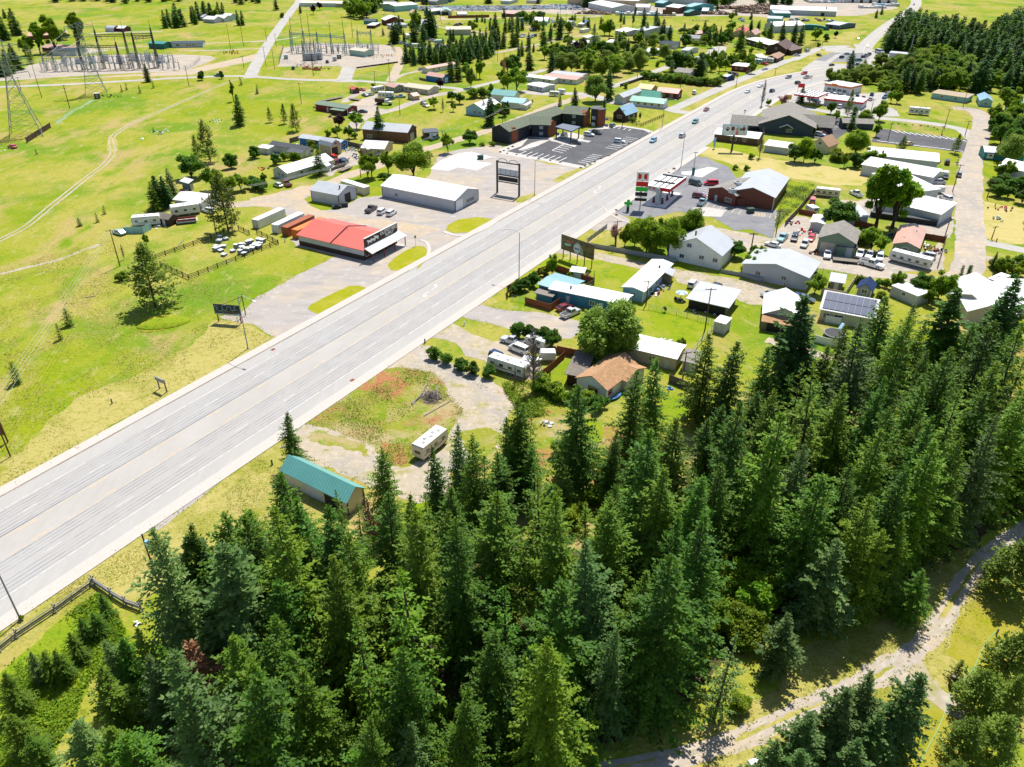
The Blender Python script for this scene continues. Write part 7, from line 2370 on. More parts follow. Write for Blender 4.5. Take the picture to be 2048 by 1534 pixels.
mark('the painted billboard',G1('z 1150,527'))
bm=mat('billboard_forest_picture',(.1,.07,.035),.6,vary=[((.2,.15,.05),.55,.42,.6),((.05,.09,.04),.9,.5,.66),((.32,.26,.16),1.6,.6,.75),((.03,.02,.015),1.1,.62,.75)])
flat(o,'picture',[(-5.65,2.7),(5.65,2.7),(5.65,6.7),(-5.65,6.7)],bm,-.102)
flat(o,'stream_shape',[(1.0,2.8),(2.3,2.8),(2.0,4.2),(1.0,5.6),(-.2,6.2),(.4,5.2),(1.3,4.2)],mat('pale_stream',(.35,.38,.27),.6),-.116)
flat(o,'tree_shape',[(-5.6,2.75),(-4.9,2.75),(-4.7,5.6),(-5.0,6.6),(-5.6,6.6)],mat('picture_green',(.06,.12,.03),.6,vary=[((.12,.2,.05),2,.4,.6)]),-.116)
flat(o,'boat_shape',[(-4.6,4.6),(-2.2,4.9),(-2.2,4.3),(-4.2,4.0)],plain('mint'),-.118)
flat(o,'emblem',ell(-.05,4.2,1.15,1.45),plain('white'),-.13)
flat(o,'emblem_ring',ell(-.05,4.2,1.0,1.28),plain('lblue'),-.145)
flat(o,'emblem_disc',ell(-.05,4.2,.86,1.1),plain('offwhite'),-.16)
flat(o,'emblem_fish',[(-.8,4.1),(-.4,4.5),(.1,4.25),(.6,4.5),(.7,3.9),(.1,4.0),(-.4,3.8)],plain('blue'),-.175)
sign_text(o,'Outdoor',1.0,-3.2,5.5,plain('redroof'),-.13)
p=G1('g 1822,322')
o=signpost('g 1790,322 1860,324','pale blue billboard showing people and a paw emblem on one thick post',9.8,4.2,6.2,1,'lblue','dbrown',name='billboard',cat='billboard')
mark('the people billboard',p)
flat(o,'picture',[(-4.75,6.35),(4.75,6.35),(4.75,10.25),(-4.75,10.25)],mat('billboard_sky_picture',(.45,.6,.72),.6,vary=[((.75,.8,.82),.5,.4,.6),((.25,.42,.55),.8,.55,.7)]),-.102)
flat(o,'emblem',ell(-2.9,8.6,1.25,1.45),plain('white'),-.116)
flat(o,'paw_mark',ell(-2.9,8.3,.6,.5,12),plain('navy'),-.13)
for dx,dz in((-.7,.5),(-.25,.85),(.25,.85),(.7,.5)):
 flat(o,'paw_toe',ell(-2.9+dx,8.3+dz,.2,.26,10),plain('navy'),-.13)
for x,k,s_ in((-.8,'brown',1.0),(.9,'tan',.7),(2.3,'brown',.55),(3.4,'brown',.9)):
 flat(o,'figure',[(x-.75*s_,6.4),(x+.75*s_,6.4),(x+.6*s_,7.6),(x,8.1+s_*.4),(x-.6*s_,7.6)],plain('offwhite' if k=='brown' else 'redroof'),-.118)
 flat(o,'head',ell(x,8.3+s_*.5,.55*s_+.15,.7*s_+.15,14),plain(k),-.13)
for x in(0,):
 mb=MB()
 mb.tube((x,.35,-.1),(x,.35,7.0),.42,.38,10)
 mb.build('mast',plain('dbrown'),o)
o=signpost('g 0,655 128,677','tall empty sign frame with two dark posts, a letter board and a scalloped top',7.4,2.0,6.6,0,'lgrey',name='letter_sign',cat='sign')
mark('the empty sign frame',G1('g 64,666'))
for x in(-4.2,4.2):
 mb=MB()
 mb.box(x-.28,-.2,-.1,x+.28,.2,11.0)
 mb.build('post',plain('graphite'),o)
for z,hh in((10.4,.35),(6.2,.4),(3.9,.3)):
 mb=MB()
 mb.box(-3.9,-.14,z,3.9,.14,z+hh)
 mb.build('crossbar',plain('graphite'),o)
mb=MB()
mb.box(-3.6,-.2,4.5,3.6,.2,5.9)
mb.build('message_board',plain('black'),o)
for x in(-2,2):
 mb=MB()
 mb.path([(x+1.7*math.cos(t),0,10.8+1.0*math.sin(t))for t in[math.pi*i/10 for i in range(11)]],.09,.09,5)
 mb.build('arch',plain('graphite'),o)
for i in range(4):
 mb=MB()
 x=-2.7+i*1.8
 mb.box(x-.05,-.12,6.6,x+.05,-.105,8.6)
 mb.build('frame_bar',plain('graphite'),o)
o=signpost('z 441,644 478,647','black weathered billboard with faded white script and a coiled rope drawing',6.3,2.6,2.0,2,'charcoal','dred',name='billboard',cat='billboard')
mark('the black billboard',G1('z 460,646'))
flat(o,'lower_stripe',[(-3.1,2.05),(3.1,2.05),(3.1,2.35),(-3.1,2.35)],plain('lgrey'),-.102)
flat(o,'skyline_shape',[(-3.0,2.5),(3.0,2.5),(3.0,3.3),(2.2,3.0),(1.5,3.5),(.8,3.1),(0,3.7),(-.6,3.0),(-1.6,3.2),(-3.0,2.9)],mat('brown_print',(.06,.035,.03),.6,vary=[((.12,.16,.18),1.5,.45,.65)]),-.106)
mb=MB()
for cx,cz,r_,a0,a1 in((-2.45,4.0,.38,0,6.3),(-1.7,3.7,.75,3.0,6.1),(-.35,3.9,.7,1.2,4.8),(.6,3.7,.55,.2,3.3),(1.5,3.8,.5,3.2,6.2),(2.3,3.9,.45,1.5,5.5)):
 mb.path([(cx+r_*math.cos(a0+(a1-a0)*i/12),-.12,cz+r_*math.sin(a0+(a1-a0)*i/12))for i in range(13)],.07,.07,4)
mb.build('script_strokes',plain('lblue'),o)
flat(o,'corner_label',[(2.2,2.02),(3.0,2.02),(3.0,2.5),(2.2,2.5)],plain('sky'),-.12)
mb=MB()
mb.tube((1.9,4.2,0),(1.9,4.2,5.4),.11,.1,5)
mb.tube((1.9,4.2,4.9),(2.9,.1,4.2),.07,.07,4)
mb.tube((1.9,4.2,4.9),(-1.2,.1,4.4),.07,.07,4)
mb.build('rear_brace',plain('dbrown'),o)
o=signpost('i 1255,1020 1303,1042','small two-post sign seen from its grey unpainted back beside the highway',2.6,.9,2.1,2,'grey','oldwood')
o=signpost('g 1152,975 1190,980','small dark green lodging sign hanging in a black frame on the lawn',4.0,1.0,3.0,2,'dgreen','black',rz=0)
sign_text(o,'Motel',.8,0,3.5,plain('white'))
o=signpost('g 1682,305 1686,306','narrow blue flag-like banner sign on the verge',1.0,3.2,1.2,1,'lblue','grey',rz=.5)
def diamond(s,label):
 p=G1(s)
 rz=math.atan2(HD.y,HD.x)-math.pi/2
 o=thing('warning_sign',(p.x,p.y,0),rz,label,'road sign')
 mb=MB()
 mb.tube((0,.06,-.1),(0,.06,3.4),.05,.05,5)
 mb.build('post',plain('oldwood'),o)
 mb=MB()
 mb.prism([(0,2.2),(.62,2.82),(0,3.44),(-.62,2.82)],'y',-.03,0)
 mb.build('plate',plain('yellow'),o)
 mb=MB()
 mb.prism([(-.1,2.55),(.1,2.55),(.1,3.1),(-.1,3.1)],'y',-.045,-.032)
 mb.build('symbol',plain('black'),o)
 mb=MB()
 mb.box(-.3,-.03,1.7,.3,0,2.1)
 mb.build('plaque',plain('yellow'),o)
diamond('u 1412,760','yellow diamond road sign on the verge before the dark shingled building')
diamond('g 1112,640','yellow diamond road sign behind the tall fuel price sign')
diamond('d 455,610','yellow diamond road sign near the restaurant corner')
o=signpost('d 360,690 392,692','small red sign board beside the white canopy at the restaurant',3.4,2.0,2.5,2,'brightred','grey',name='store_sign')
o=signpost('d 268,790 290,792','square yellow sign behind the pinkish shrub',2.6,2.2,3.0,1,'yellow','grey',name='store_sign')
o=signpost('r 335,235 400,238','brown two-post timber sign at the edge of the sawmill field',9,4,2.5,2,'brown','dbrown',name='timber_sign')
p=G1('f 1305,1070')
o=thing('road_sign',(p.x,p.y,0),.4,'small grey-backed road sign on a thin post at the kerb of the store lot','road sign')
mb=MB()
mb.tube((0,0,0),(0,0,3.0),.045,.045,5)
mb.build('post',STEEL,o)
mb=MB()
mb.box(-.3,-.03,2.3,.3,.03,3.1)
mb.build('plate',plain('grey'),o)
o=signpost('z -22,888 10,886','brown wooden trail sign with a slanted roof at the very left edge',4.0,2.6,1.8,2,'brown','dbrown',name='wooden_sign')
def station():
 c=[G1(t,4.9).to_2d()for t in('g 1110,655','g 1245,655','g 1448,540','g 1290,515')]
 c=[G1(t,4.9).to_2d()for t in('g 1160,610','g 1335,648','g 1448,545','g 1290,520')]
 ctr=sum(c,Vector((0,0)))/4
 ux=(c[3]-c[0]).normalized()
 rz=math.atan2(ux.y,ux.x)
 uy=Vector((-ux.y,ux.x))
 L=((c[3]-c[0]).length+(c[2]-c[1]).length)/2
 W=abs((c[1]-c[0]).dot(uy))
 o=thing('fuel_canopy',(ctr.x,ctr.y,0),rz,'flat fuel station canopy with a white top, dark roof ducts and a red fascia','fuel canopy')
 mark('the fuel station',ctr)
 x0,x1,y0,y1=(-L/2,L/2,-W/2,W/2)
 mb=MB()
 mb.box(x0,y0,4.9,x1,y1,5.5)
 mb.build('deck',plain('white'),o)
 mb=MB()
 e=.12
 mb.box(x0-e,y0-e,4.7,x1+e,y0,5.8)
 mb.build('red_fascia',plain('brightred'),o)
 mb=MB()
 mb.box(x0-e,y0,4.7,x0,y1+e,5.8)
 mb.build('red_end_fascia',plain('brightred'),o)
 mb=MB()
 mb.box(x0,y1,4.7,x1+e,y1+e,5.8)
 mb.box(x1,y0,4.7,x1+e,y1,5.8)
 mb.build('white_fascia',plain('white'),o)
 mb=MB()
 mb.box(x0-e,y0-e,5.8,x1+e,y0+.35,5.86)
 mb.box(x0-e,y0+.35,5.8,x0+.3,y1-.3,5.86)
 mb.build('coping',plain('white'),o)
 mb=MB()
 for t in(.25,.5,.75):
  mb.box(x0+.6,y0+W*t-.12,5.5,x1-.5,y0+W*t+.12,5.72)
 for t in(.42,.93):
  mb.box(x0+L*t-.22,y0+.6,5.5,x0+L*t+.22,y1-.3,5.9)
 mb.build('roof_duct',plain('graphite'),o)
 for t in(.25,.78):
  mb=MB()
  mb.box(x0+L*t-.3,-.3,0,x0+L*t+.3,.3,4.9)
  mb.build('column',plain('lgrey'),o)
 mb=MB()
 prof=[(y1+.2,5.9),(y1*.1,5.9),(y1*-.25,5.4),(-.9,4.2),(-1.0,.1),(.2,.1),(.2,4.2),(y1+.2,4.4)]
 mb.prism(prof,'x',x0-.5,x0-.14)
 mb.build('curved_end_panel',plain('lgrey'),o)
 mb=MB()
 mb.prism([(y1*.72,4.9),(y1*.72,5.7),(y1*.45,5.3)],'x',x0-.53,x0-.505)
 mb.prism([(y1*.18,4.9),(y1*.18,5.7),(y1*.45,5.3)],'x',x0-.53,x0-.505)
 mb.build('badge',plain('brightred'),o)
 for i,t in enumerate((.12,.4,.7)):
  for yy in(-1.4,1.6)[:2 if i<2 else 1]:
   q=ctr+ux*(x0+L*t)+uy*yy
   g_=thing('fuel_pump',(q.x,q.y,.05),rz,None,'fuel pump','pumps under the fuel canopy',auto='red-based fuel pump')
   mb=MB()
   mb.box(-.9,-.35,0,.9,.35,.18)
   mb.build('island',plain('brightred'),g_)
   mb=MB()
   mb.box(-.45,-.22,.18,.45,.22,1.75)
   mb.build('housing',plain('graphite'),g_)
   mb=MB()
   mb.box(-.35,-.235,1.1,.35,-.222,1.5)
   mb.build('screen',plain('lgrey'),g_)
station()
ps=signpost('g 1098,785 1103,786','tall fuel price sign with red mark and red, green and black panels',3.2,.1,4.2,0,'grey',rz=0,name='price_sign',cat='sign')
ps.rotation_euler=(0,0,-.15)
mb=MB()
mb.tube((0,.3,0),(0,.3,12),.16,.16,8)
mb.build('post',STEEL,ps)
for z,hh,k in((9.3,2.9,'white'),(7.6,1.5,'brightred'),(6.0,1.4,'limegreen'),(4.5,1.2,'black'),(2.9,.9,'black')):
 mb=MB()
 mb.box(-1.9,-.12,z,1.9,.12,z+hh)
 mb.build('panel',plain(k,.5),ps)
flat(ps,'badge',[(-1.4,11.8),(-.4,11.4),(-.4,10.2),(-1.4,9.8)],plain('brightred'),-.13)
flat(ps,'badge',[(1.4,11.8),(.4,11.4),(.4,10.2),(1.4,9.8)],plain('brightred'),-.13)
gx=thing('green_cross_sign',(*G1('g 1005,800').to_2d(),0),-.2,'bright green cross-shaped sign on a dark base by the fuel station entrance','sign')
mb=MB()
mb.prism([(-.55,1.8),(.55,1.8),(.55,2.7),(1.5,2.7),(1.5,3.7),(.55,3.7),(.55,4.6),(-.55,4.6),(-.55,3.7),(-1.5,3.7),(-1.5,2.7),(-.55,2.7)],'y',-.15,.15)
mb.build('cross',plain('limegreen',.4),gx)
mb=MB()
mb.box(-.5,-.12,0,.5,.12,1.8)
mb.build('base',plain('graphite'),gx)
gx.scale=(.85,.85,.85)
a,b,c=[t.to_2d()for t in G('d 330,712 500,735 530,695',4.6)]
ux=a-b
L=ux.length
ux.normalize()
uy=Vector((-ux.y,ux.x))
W=(c-b).dot(uy)
sg_=1 if W>0 else-1
W=abs(W)
o=thing('fuel_canopy',(b.x,b.y,0),math.atan2(ux.y,ux.x),'long white fuel canopy with a red lower band near the restaurant','fuel canopy')
mb=MB()
mb.box(0,0,4.6,L,sg_*W,5.3)
mb.build('deck',plain('white'),o)
mb=MB()
mb.box(-.1,-.1*sg_,4.5,L+.1,-.01*sg_,5.1)
mb.box(-.12,0,4.5,-.01,sg_*W,5.1)
mb.build('red_band',plain('brightred'),o)
mb=MB()
for i in range(1,6):
 mb.box(L*i/6-.15,sg_*.5,5.3,L*i/6+.15,sg_*(W-.5),5.55)
mb.build('roof_duct',plain('graphite'),o)
for t in(.15,.5,.85):
 mb=MB()
 mb.box(L*t-.3,sg_*(W/2-.3),0,L*t+.3,sg_*(W/2+.3),4.6)
 mb.build('column',plain('lgrey'),o)
p=G1('g 1520,510')
o=thing('propane_stand',(p.x,p.y,0),.3,'grey air and light mast standing on the side pad of the fuel station','mast')
mb=MB()
mb.tube((0,0,0),(0,0,8.2),.14,.1,6)
mb.build('mast',STEEL,o)
mb=MB()
mb.box(-.8,-.1,7.9,.8,.1,8.1)
mb.box(-.4,-.4,0,.4,.4,2.6)
mb.build('cabinet',plain('dteal'),o)
'SMALL THINGS'
ROWS={}
def boulders(s,label,n=None,size=.55):
 for x,y in K(s):
  p=P(x,y)
  mb=MB()
  k=rnd.uniform(.8,1.25)*size
  mb.dome((0,0,0),k,k*rnd.uniform(.7,.95),k*.75,7,3)
  me=mb.mesh('boulder')
  for v in me.vertices:
   v.co+=Vector((rnd.uniform(-.06,.06),rnd.uniform(-.06,.06),rnd.uniform(-.05,.05)))
  me.materials.append(mat('boulder_stone',(.17,.155,.14),.9,vary=[((.08,.075,.07),3,.45,.7)]))
  o=link('boulder',me)
  o.location=(p.x,p.y,.03)
  o.rotation_euler=(0,0,rnd.uniform(0,6))
  tag(o,label,'boulder','boulders edging the paved lots')
  ROWS.setdefault(label,[]).append(o)
boulders('y 278,713 325,695 372,732 447,640 385,668 500,748 650,772 802,805 960,830 1098,850 1435,905 1500,878 1375,930 1565,848 1650,803 1758,765 1933,670 1965,635 2030,595','dark boulder edging the motel car park')
boulders('g 860,362 795,383 712,428 670,440 748,410 1100,228 1185,180 1125,172','dark boulder edging the motel car park')
boulders('g 915,792 917,828 1330,497 1370,467','dark boulder on the verge beside the fuel station',size=.7)
boulders('h 1065,100 1110,105 1160,110 1215,112 1275,120 1330,125 1375,132 1400,145 1435,188','grey boulder on the grass strip by the striped lot')
boulders('h 1560,355 1555,375 1550,395 1548,412','grey boulder beside the gravel street lawn')
def box_thing(name,s,label,dims,col,rz=.3,cat=None,lid=None,z=0):
 p=G1(s)
 o=thing(name,(p.x,p.y,z),rz,label,cat or name.replace('_',' '))
 w,d,h=dims
 mb=MB()
 mb.prism([(-w/2*.92,0),(w/2*.92,0),(w/2,h),(-w/2,h)],'y',-d/2,d/2)
 mb.build('body',plain(col),o)
 mb=MB()
 mb.box(-w/2-.04,-d/2-.04,h,w/2+.04,d/2+.04,h+.08)
 mb.build('lid',plain(lid or col),o)
 return o
box_thing('dumpster','f 1815,388','dark green dumpster standing on the white concrete pad',(2.2,1.6,1.5),'dgreen')
box_thing('dumpster','f 748,762','dark dumpster beside the white garage corner',(2.0,1.3,1.3),'charcoal')
box_thing('dumpster','g 1970,810','dark dumpster at the corner of the pale-roofed brick wing',(2.2,1.5,1.5),'dgreen')
box_thing('storage_box','g 1892,750','low brick-red wooden enclosure against the brick-red wing',(3.2,2.0,2.2),'brick',-.2,'enclosure','rust')
o=thing('utility_vehicle',(*G1('f 683,775').to_2d(),0),.4,'small dark open utility cart by the white garage corner','utility cart')
mb=MB()
mb.box(-1.4,-.7,.4,1.4,.7,.9)
mb.build('body',plain('charcoal'),o)
mb=MB()
mb.box(-.4,-.7,1.75,1.0,.7,1.82)
for x in(-.35,.95):
 for y_ in(-.66,.66):
  mb.tube((x,y_,.9),(x,y_,1.76),.03,.03,4)
mb.build('roll_cage',plain('black'),o)
for x in(-.9,.9):
 for y_ in(-.75,.6):
  mb=MB()
  mb.tube((x,y_,.32),(x,y_+.16,.32),.32,.32,9)
  mb.build('wheel',RUBBER,o)
rp=random.Random(21)
WRAP=mat('pale_plastic_wrap',(.66,.68,.68),.45,vary=[((.45,.5,.52),2,.45,.7)])
for x,y in K('e 1735,935 1780,945 1730,965 1700,1000 1745,1005 1765,1005 1705,1030 1740,1035 1765,1070 1835,1040 1862,1010 1905,990 1935,985 1955,980 1975,975 1910,1020 1935,1030 1895,1055 1925,1065 1960,1040 1985,1005 2010,1000 2040,960 2030,990 f 20,1080 45,1070 85,1060 100,1045 70,1090 20,1100'):
 p=P(x,y)
 w=rp.uniform(1.0,1.5)
 h=rp.uniform(.5,1.25)
 o=thing('wrapped_pallet',(p.x,p.y,0),rp.uniform(0,3),'white-covered stone pallet in the rail-fenced pen','pallet','wrapped pallets in the fenced pen')
 ROWS.setdefault('white-covered stone pallet in the rail-fenced pen',[]).append(o)
 mb=MB()
 mb.box(-w/2,-w/2,.1,w/2,w/2,h)
 mb.build('load',mat('blue_grey_stone',(.15,.17,.2),.8,vary=[((.3,.33,.36),4,.45,.6)]),o)
 mb=MB()
 mb.box(-w/2-.05,-w/2-.05,h,w/2+.05,w/2+.05,h+.07)
 mb.build('cover',WRAP,o)
 mb=MB()
 mb.box(-w/2,-w/2,0,w/2,w/2,.1)
 mb.build('pallet_base',plain('oldwood'),o)
p=G1('j 1430,1090')
o=thing('brush_pile',(p.x,p.y,0),0,'grey heap of cut branches and logs on the weedy lot','brush pile')
mark('the brush pile',p)
DW=mat('bleached_dead_wood',(.34,.29,.25),.9,vary=[((.18,.15,.13),3,.4,.7)])
DW2=mat('dark_dead_wood',(.13,.1,.085),.9,vary=[((.22,.19,.16),3,.4,.7)])
for nm,mt_,n_,rr_ in(('branches',DW,90,.05),('dark_branches',DW2,150,.04),('logs',DW,9,.16)):
 mb=MB()
 for i in range(n_):
  a=rp.uniform(0,6.28)
  r0=abs(rp.gauss(0,1.3))
  L=rp.uniform(.8,2.4)if nm!='logs' else rp.uniform(1.5,4)
  a2=rp.uniform(0,6.28)
  zt=max(.1,1.3-r0*.55)*rp.random()
  c0=Vector((r0*math.cos(a),r0*math.sin(a),zt))
  dv=Vector((math.cos(a2)*L/2,math.sin(a2)*L/2,rp.uniform(-.1,.7)))
  q0=c0-dv
  q1=c0+dv
  q0.z=max(.05,q0.z)
  mb.tube(q0,q1,rr_,rr_*.5,4)
 mb.build(nm,mt_,o)
mb=MB()
mb.path([(-3.6,-2.2,.2),(-2.2,.3,.5),(-1.2,2.2,1.2),(-.8,3.2,2.2)],.2,.05,6)
mb.tube((-3.0,-1.0,.3),(-3.4,-2.6,.1),.18,.1,5)
mb.build('fallen_trunk',DW,o)
def log(s,label,r=.14,mt_=None):
 a,b=G(s)
 d=b-a
 o=thing('fallen_log',((a.x+b.x)/2,(a.y+b.y)/2,r*.8),math.atan2(d.y,d.x),label,'log')
 L=d.length
 mb=MB()
 mb.tube((-L/2,0,0),(L/2,0,0),r,r*.7,7)
 mb.build('trunk',mt_ or DW,o)
log('j 1370,1232 1585,1110','long pale straight pole lying on the weedy lot')
log('e 1390,1010 1450,940','bleached fallen branch by the rail fence',.12)
log('i 670,300 750,285','white plank lying in the meadow below the wires',.12)
def junk(s,label,cols,n=10,spread=1.4,h=.9,name='scrap_heap',cat='scrap heap'):
 p=G1(s)
 o=thing(name,(p.x,p.y,0),rp.uniform(0,3),label,cat,auto=None if label else 'heap of pale scrap')
 for i in range(n):
  mb=MB()
  x,y_=(rp.gauss(0,spread*.5),rp.gauss(0,spread*.5))
  w,d,hh=(rp.uniform(.2,.8),rp.uniform(.2,.7),rp.uniform(.15,h))
  if rp.random()<.3:
   mb.tube((x,y_,.3),(x+.12,y_,.35),.3,.3,9)
  else:
   mb.prism([(x-w/2,0),(x+w/2,0),(x+w/2*rp.uniform(.5,1),hh),(x-w/2,hh*rp.uniform(.6,1))],'y',y_-d/2,y_+d/2)
  mb.build('scrap_piece',plain(rp.choice(cols)),o)
 return o
junk('k 1280,300','bright jumble of toys and bicycles beside the light blue mobile home',['brightred','white','blue','yellow','graphite'],16,1.8,1.0,'toy_heap','clutter')
junk('k 1220,345','dark motorbike and barrels by the light blue mobile home',['graphite','dred','white','black'],9,1.2)
junk('k 1560,470','machinery parts under the left half of the open carport',['graphite','blue','oldwood','lgrey'],14,2.2)
junk('k 1720,505','wheels and tools at the right half of the open carport',['graphite','black','lgrey','rust'],12,1.8)
junk('h 330,850','red and black tractor parts in the corner of the work yard',['brightred','graphite','lgrey'],14,2)
junk('h 410,920','white and red scrap around the red car in the work yard',['brightred','white','rust','grey'],16,2.4)
junk('h 480,1075','dark bucket and scrap beside the white pickup at the work yard',['rust','graphite','orange'],12,1.6)
junk('h 860,910','grey clutter below the tall leafy poplar',['grey','graphite','oldwood'],16,2.6)
junk('h 1040,940','dark canopy frames and clutter behind the dusty-red-roofed cottage',['graphite','grey','navy','slate'],22,3.4,1.6)
junk('h 1330,1030','pallets and clutter beside the dusty-red-roofed cottage',['oldwood','white','tan','graphite'],18,2.6)
junk('h 1400,1060','dark scrap at the right end of the work yard',['graphite','white','rust','dred'],18,2.6)
junk('h 1900,740','row of grey tanks and rusty machinery on the tan lawn',['lgrey','rust','graphite','brightred'],16,3,1.2)
junk('h 1840,815','round metal tub and scrap on the tan lawn',['grey','graphite','yellow','lteal'],14,2.4)
junk('t 1350,560','heap of pale bicycle frames on the gravel yard',['grey','lgrey','graphite'],22,3.2,.8)
junk('t 1100,420','clutter with tarps beside the gambrel shed',['white','grey','navy','mint'],20,3.5)
junk('t 1300,400','pale clutter along the grey board fence',['white','grey','beige','lteal'],20,3.5)
junk('t 200,330','pink and brown garden clutter before the blue mobile home',['pinkroof','brown','white','beige'],16,3)
junk('f 200,352','white and blue clutter beside the grey-roofed mobile home',['white','navy','grey'],18,3)
junk('f 100,465','rusty farm implement on the lawn left of the long white-roofed house',['rust','orange','graphite'],10,1.8)
junk('f 880,665','stack of framed panels leaning by the cream container',['grey','white','oldwood'],6,.8,1.2)
junk('e 1470,558','colourful clutter below the small blue shed',['white','brightred','navy','plum'],14,2)
junk('e 1260,840','white debris in front of the low dark shed',['white','lgrey'],8,1.8,.4)
junk('b 690,930','garden clutter in front of the red mobile home',['oldwood','dteal','white','rust'],16,3.5)
junk('b 540,850','blue tarp and scrap at the left end of the red mobile home',['blue','white','graphite'],12,3)
junk('b 1000,445','timber and form boards at the excavated substation corner',['gold','tan','white','wood'],26,7,.7)
junk('b 1080,435','stacked yellow timber beside the excavation',['gold','orange','wood'],18,5,.7)
junk('b 930,445','teal and white machine next to the substation building',['lteal','white','graphite'],12,2.5,1.6)
junk('b 400,525','white and orange work truck gear outside the substation fence',['white','orange','grey'],14,5,1.6)
junk('b 620,540','long dark pipe rack outside the substation fence',['dgreen','black'],10,4,1)
junk('a 1830,420','row of orange and black excavators by the gravel road',['orange','black','rust'],18,6,2.2,'excavator_row','machinery')
junk('e 1270,100','white rubble and stumps on the round mound in the meadow',['white','lgrey','brown','dgreen'],26,5,.6)
junk('e 1130,150','white debris left of the rubble mound',['white'],5,2,.3)
junk('a 1710,955','white debris patch in the upper meadow',['white','lgrey','brown'],14,4,.35)
junk('a 870,760','dark woody debris heap near the farther tower',['dbrown','brown','dgreen'],20,5,.8)
junk('e 30,240','white debris at the left edge beside the small red car',['white'],5,2,.3)
junk('l 570,265','dark scrap metal in the paddling pool by the tan fence',['graphite','brown','rust','lteal'],18,2,.7)
junk('k 1290,720','two white lounge chairs on the square lawn',['white'],6,.8,.8,'lounge_chairs','chairs')
junk('k 1350,725','white bench seats beside the lounge chairs',['white'],6,.7,.8,'bench_seats','seats')
junk('k 1420,395','grey outdoor chairs under the striped parasol',['grey','white','graphite'],9,1.3,.8,'outdoor_chairs','chairs')
junk('k 1335,1095','blue tarpaulin bundle on the grass beside the board fence',['blue','lblue'],6,.7,.4)
junk('k 1010,905','row of coloured storage bins beside the long beige mobile home',['blue','dred','lteal','navy'],12,2.4,.6)
junk('o 370,180','small pile of white branches in the yellow undergrass',['white','lgrey','oldwood'],9,1.4,.4)
junk('l 1690,680','pale green junk among the firs beside the cedar shed',['mint','white','graphite'],10,1.6,.8)
junk('o 1440,150','stack of pale boards at the back lawn corner',['offwhite','beige'],5,.7,.4)
junk('m 785,712','white plastic sheet lying beside the lower firs',['white'],3,.5,.2)
for s in('b 1000,180','s 1330,330','s 1600,340','s 1700,335','s 1870,390','q 1040,400','q 350,350','q 500,470','q 690,270','q 1150,240','q 1260,410','q 1240,260','q 340,400','r 740,285','r 800,290','r 920,290','s 1200,560','s 1330,560','s 1480,590','s 680,110','s 510,160','s 610,170','s 480,205'):
 junk(s,None,['white','grey','lteal','graphite','rust','offwhite'],10,5,1.6)
p=G1('k 1424,392')
o=thing('striped_parasol',(p.x,p.y,0),.2,'blue and white striped parasol on the lawn near the white SUV','parasol')
mb=MB()
mb.tube((0,0,0),(0,0,2.5),.04,.04,5)
mb.build('pole',plain('lgrey'),o)
for half,k in((0,'lblue'),(1,'white')):
 mb=MB()
 for i in range(8):
  if i%2==half:
   a0,a1=(6.283*i/8,6.283*(i+1)/8)
   mb.add([(0,0,2.55),(1.5*math.cos(a0),1.5*math.sin(a0),1.95),(1.5*math.cos(a1),1.5*math.sin(a1),1.95),(0,0,2.51),(1.5*math.cos(a0),1.5*math.sin(a0),1.91),(1.5*math.cos(a1),1.5*math.sin(a1),1.91)],[(0,1,2),(3,5,4),(1,4,5,2),(0,3,4,1),(0,2,5,3)])
 mb.build('canopy',plain(k),o)
p=G1('l 628,645')
o=thing('trampoline',(p.x,p.y,0),0,'round black trampoline with a grey rim inside the white vinyl fence','trampoline')
mark('the trampoline',p)
mb=MB()
mb.tube((0,0,.75),(0,0,.8),2.2,2.2,28)
mb.build('mat',plain('charcoal'),o)
mb=MB()
mb.path([(2.3*math.cos(t),2.3*math.sin(t),.82)for t in[6.283*i/24 for i in range(25)]],.13,.13,6)
mb.build('rim',plain('grey'),o)
for i in range(6):
 a=6.283*i/6
 mb=MB()
 mb.tube((2.25*math.cos(a),2.25*math.sin(a),0),(2.25*math.cos(a),2.25*math.sin(a),.8),.05,.05,5)
 mb.build('leg',STEEL,o)
o=thing('play_slide',(p.x+2.2,p.y+2.6,0),.8,'light blue plastic slide behind the round trampoline','slide')
mb=MB()
mb.prism([(-1.4,.1),(1.0,1.6),(1.4,1.6),(1.4,1.45),(1.0,1.42),(-1.4,0)],'y',-.35,.35)
mb.build('chute',plain('sky'),o)
mb=MB()
mb.box(1.2,-.35,0,1.4,.35,1.6)
mb.build('ladder',plain('lgrey'),o)
for s,k,lab in(('k 850,1160 900,1130','brightred','red plastic canoe against the orange-roofed cottage'),('k 880,1190 945,1150','blue','blue plastic kayak beside the red canoe')):
 a,b=G(s)
 d=b-a
 L=3.6
 o=thing('canoe',((a.x+b.x)/2,(a.y+b.y)/2,.1),math.atan2(d.y,d.x),lab,'canoe')
 mb=MB()
 loft(mb,[(-L/2,[(-.04,.45),(0,.3),(.04,.45)]),(-L*.25,[(-.36,.45),(0,0),(.36,.45)]),(0,[(-.46,.42),(0,-.05),(.46,.42)]),(L*.25,[(-.36,.45),(0,0),(.36,.45)]),(L/2,[(-.04,.45),(0,.3),(.04,.45)])])
 mb.build('hull',plain(k,.3),o)
 mb=MB()
 mb.box(-.5,-.2,.46,.5,.2,.5)
 mb.build('seat',plain('black'),o)
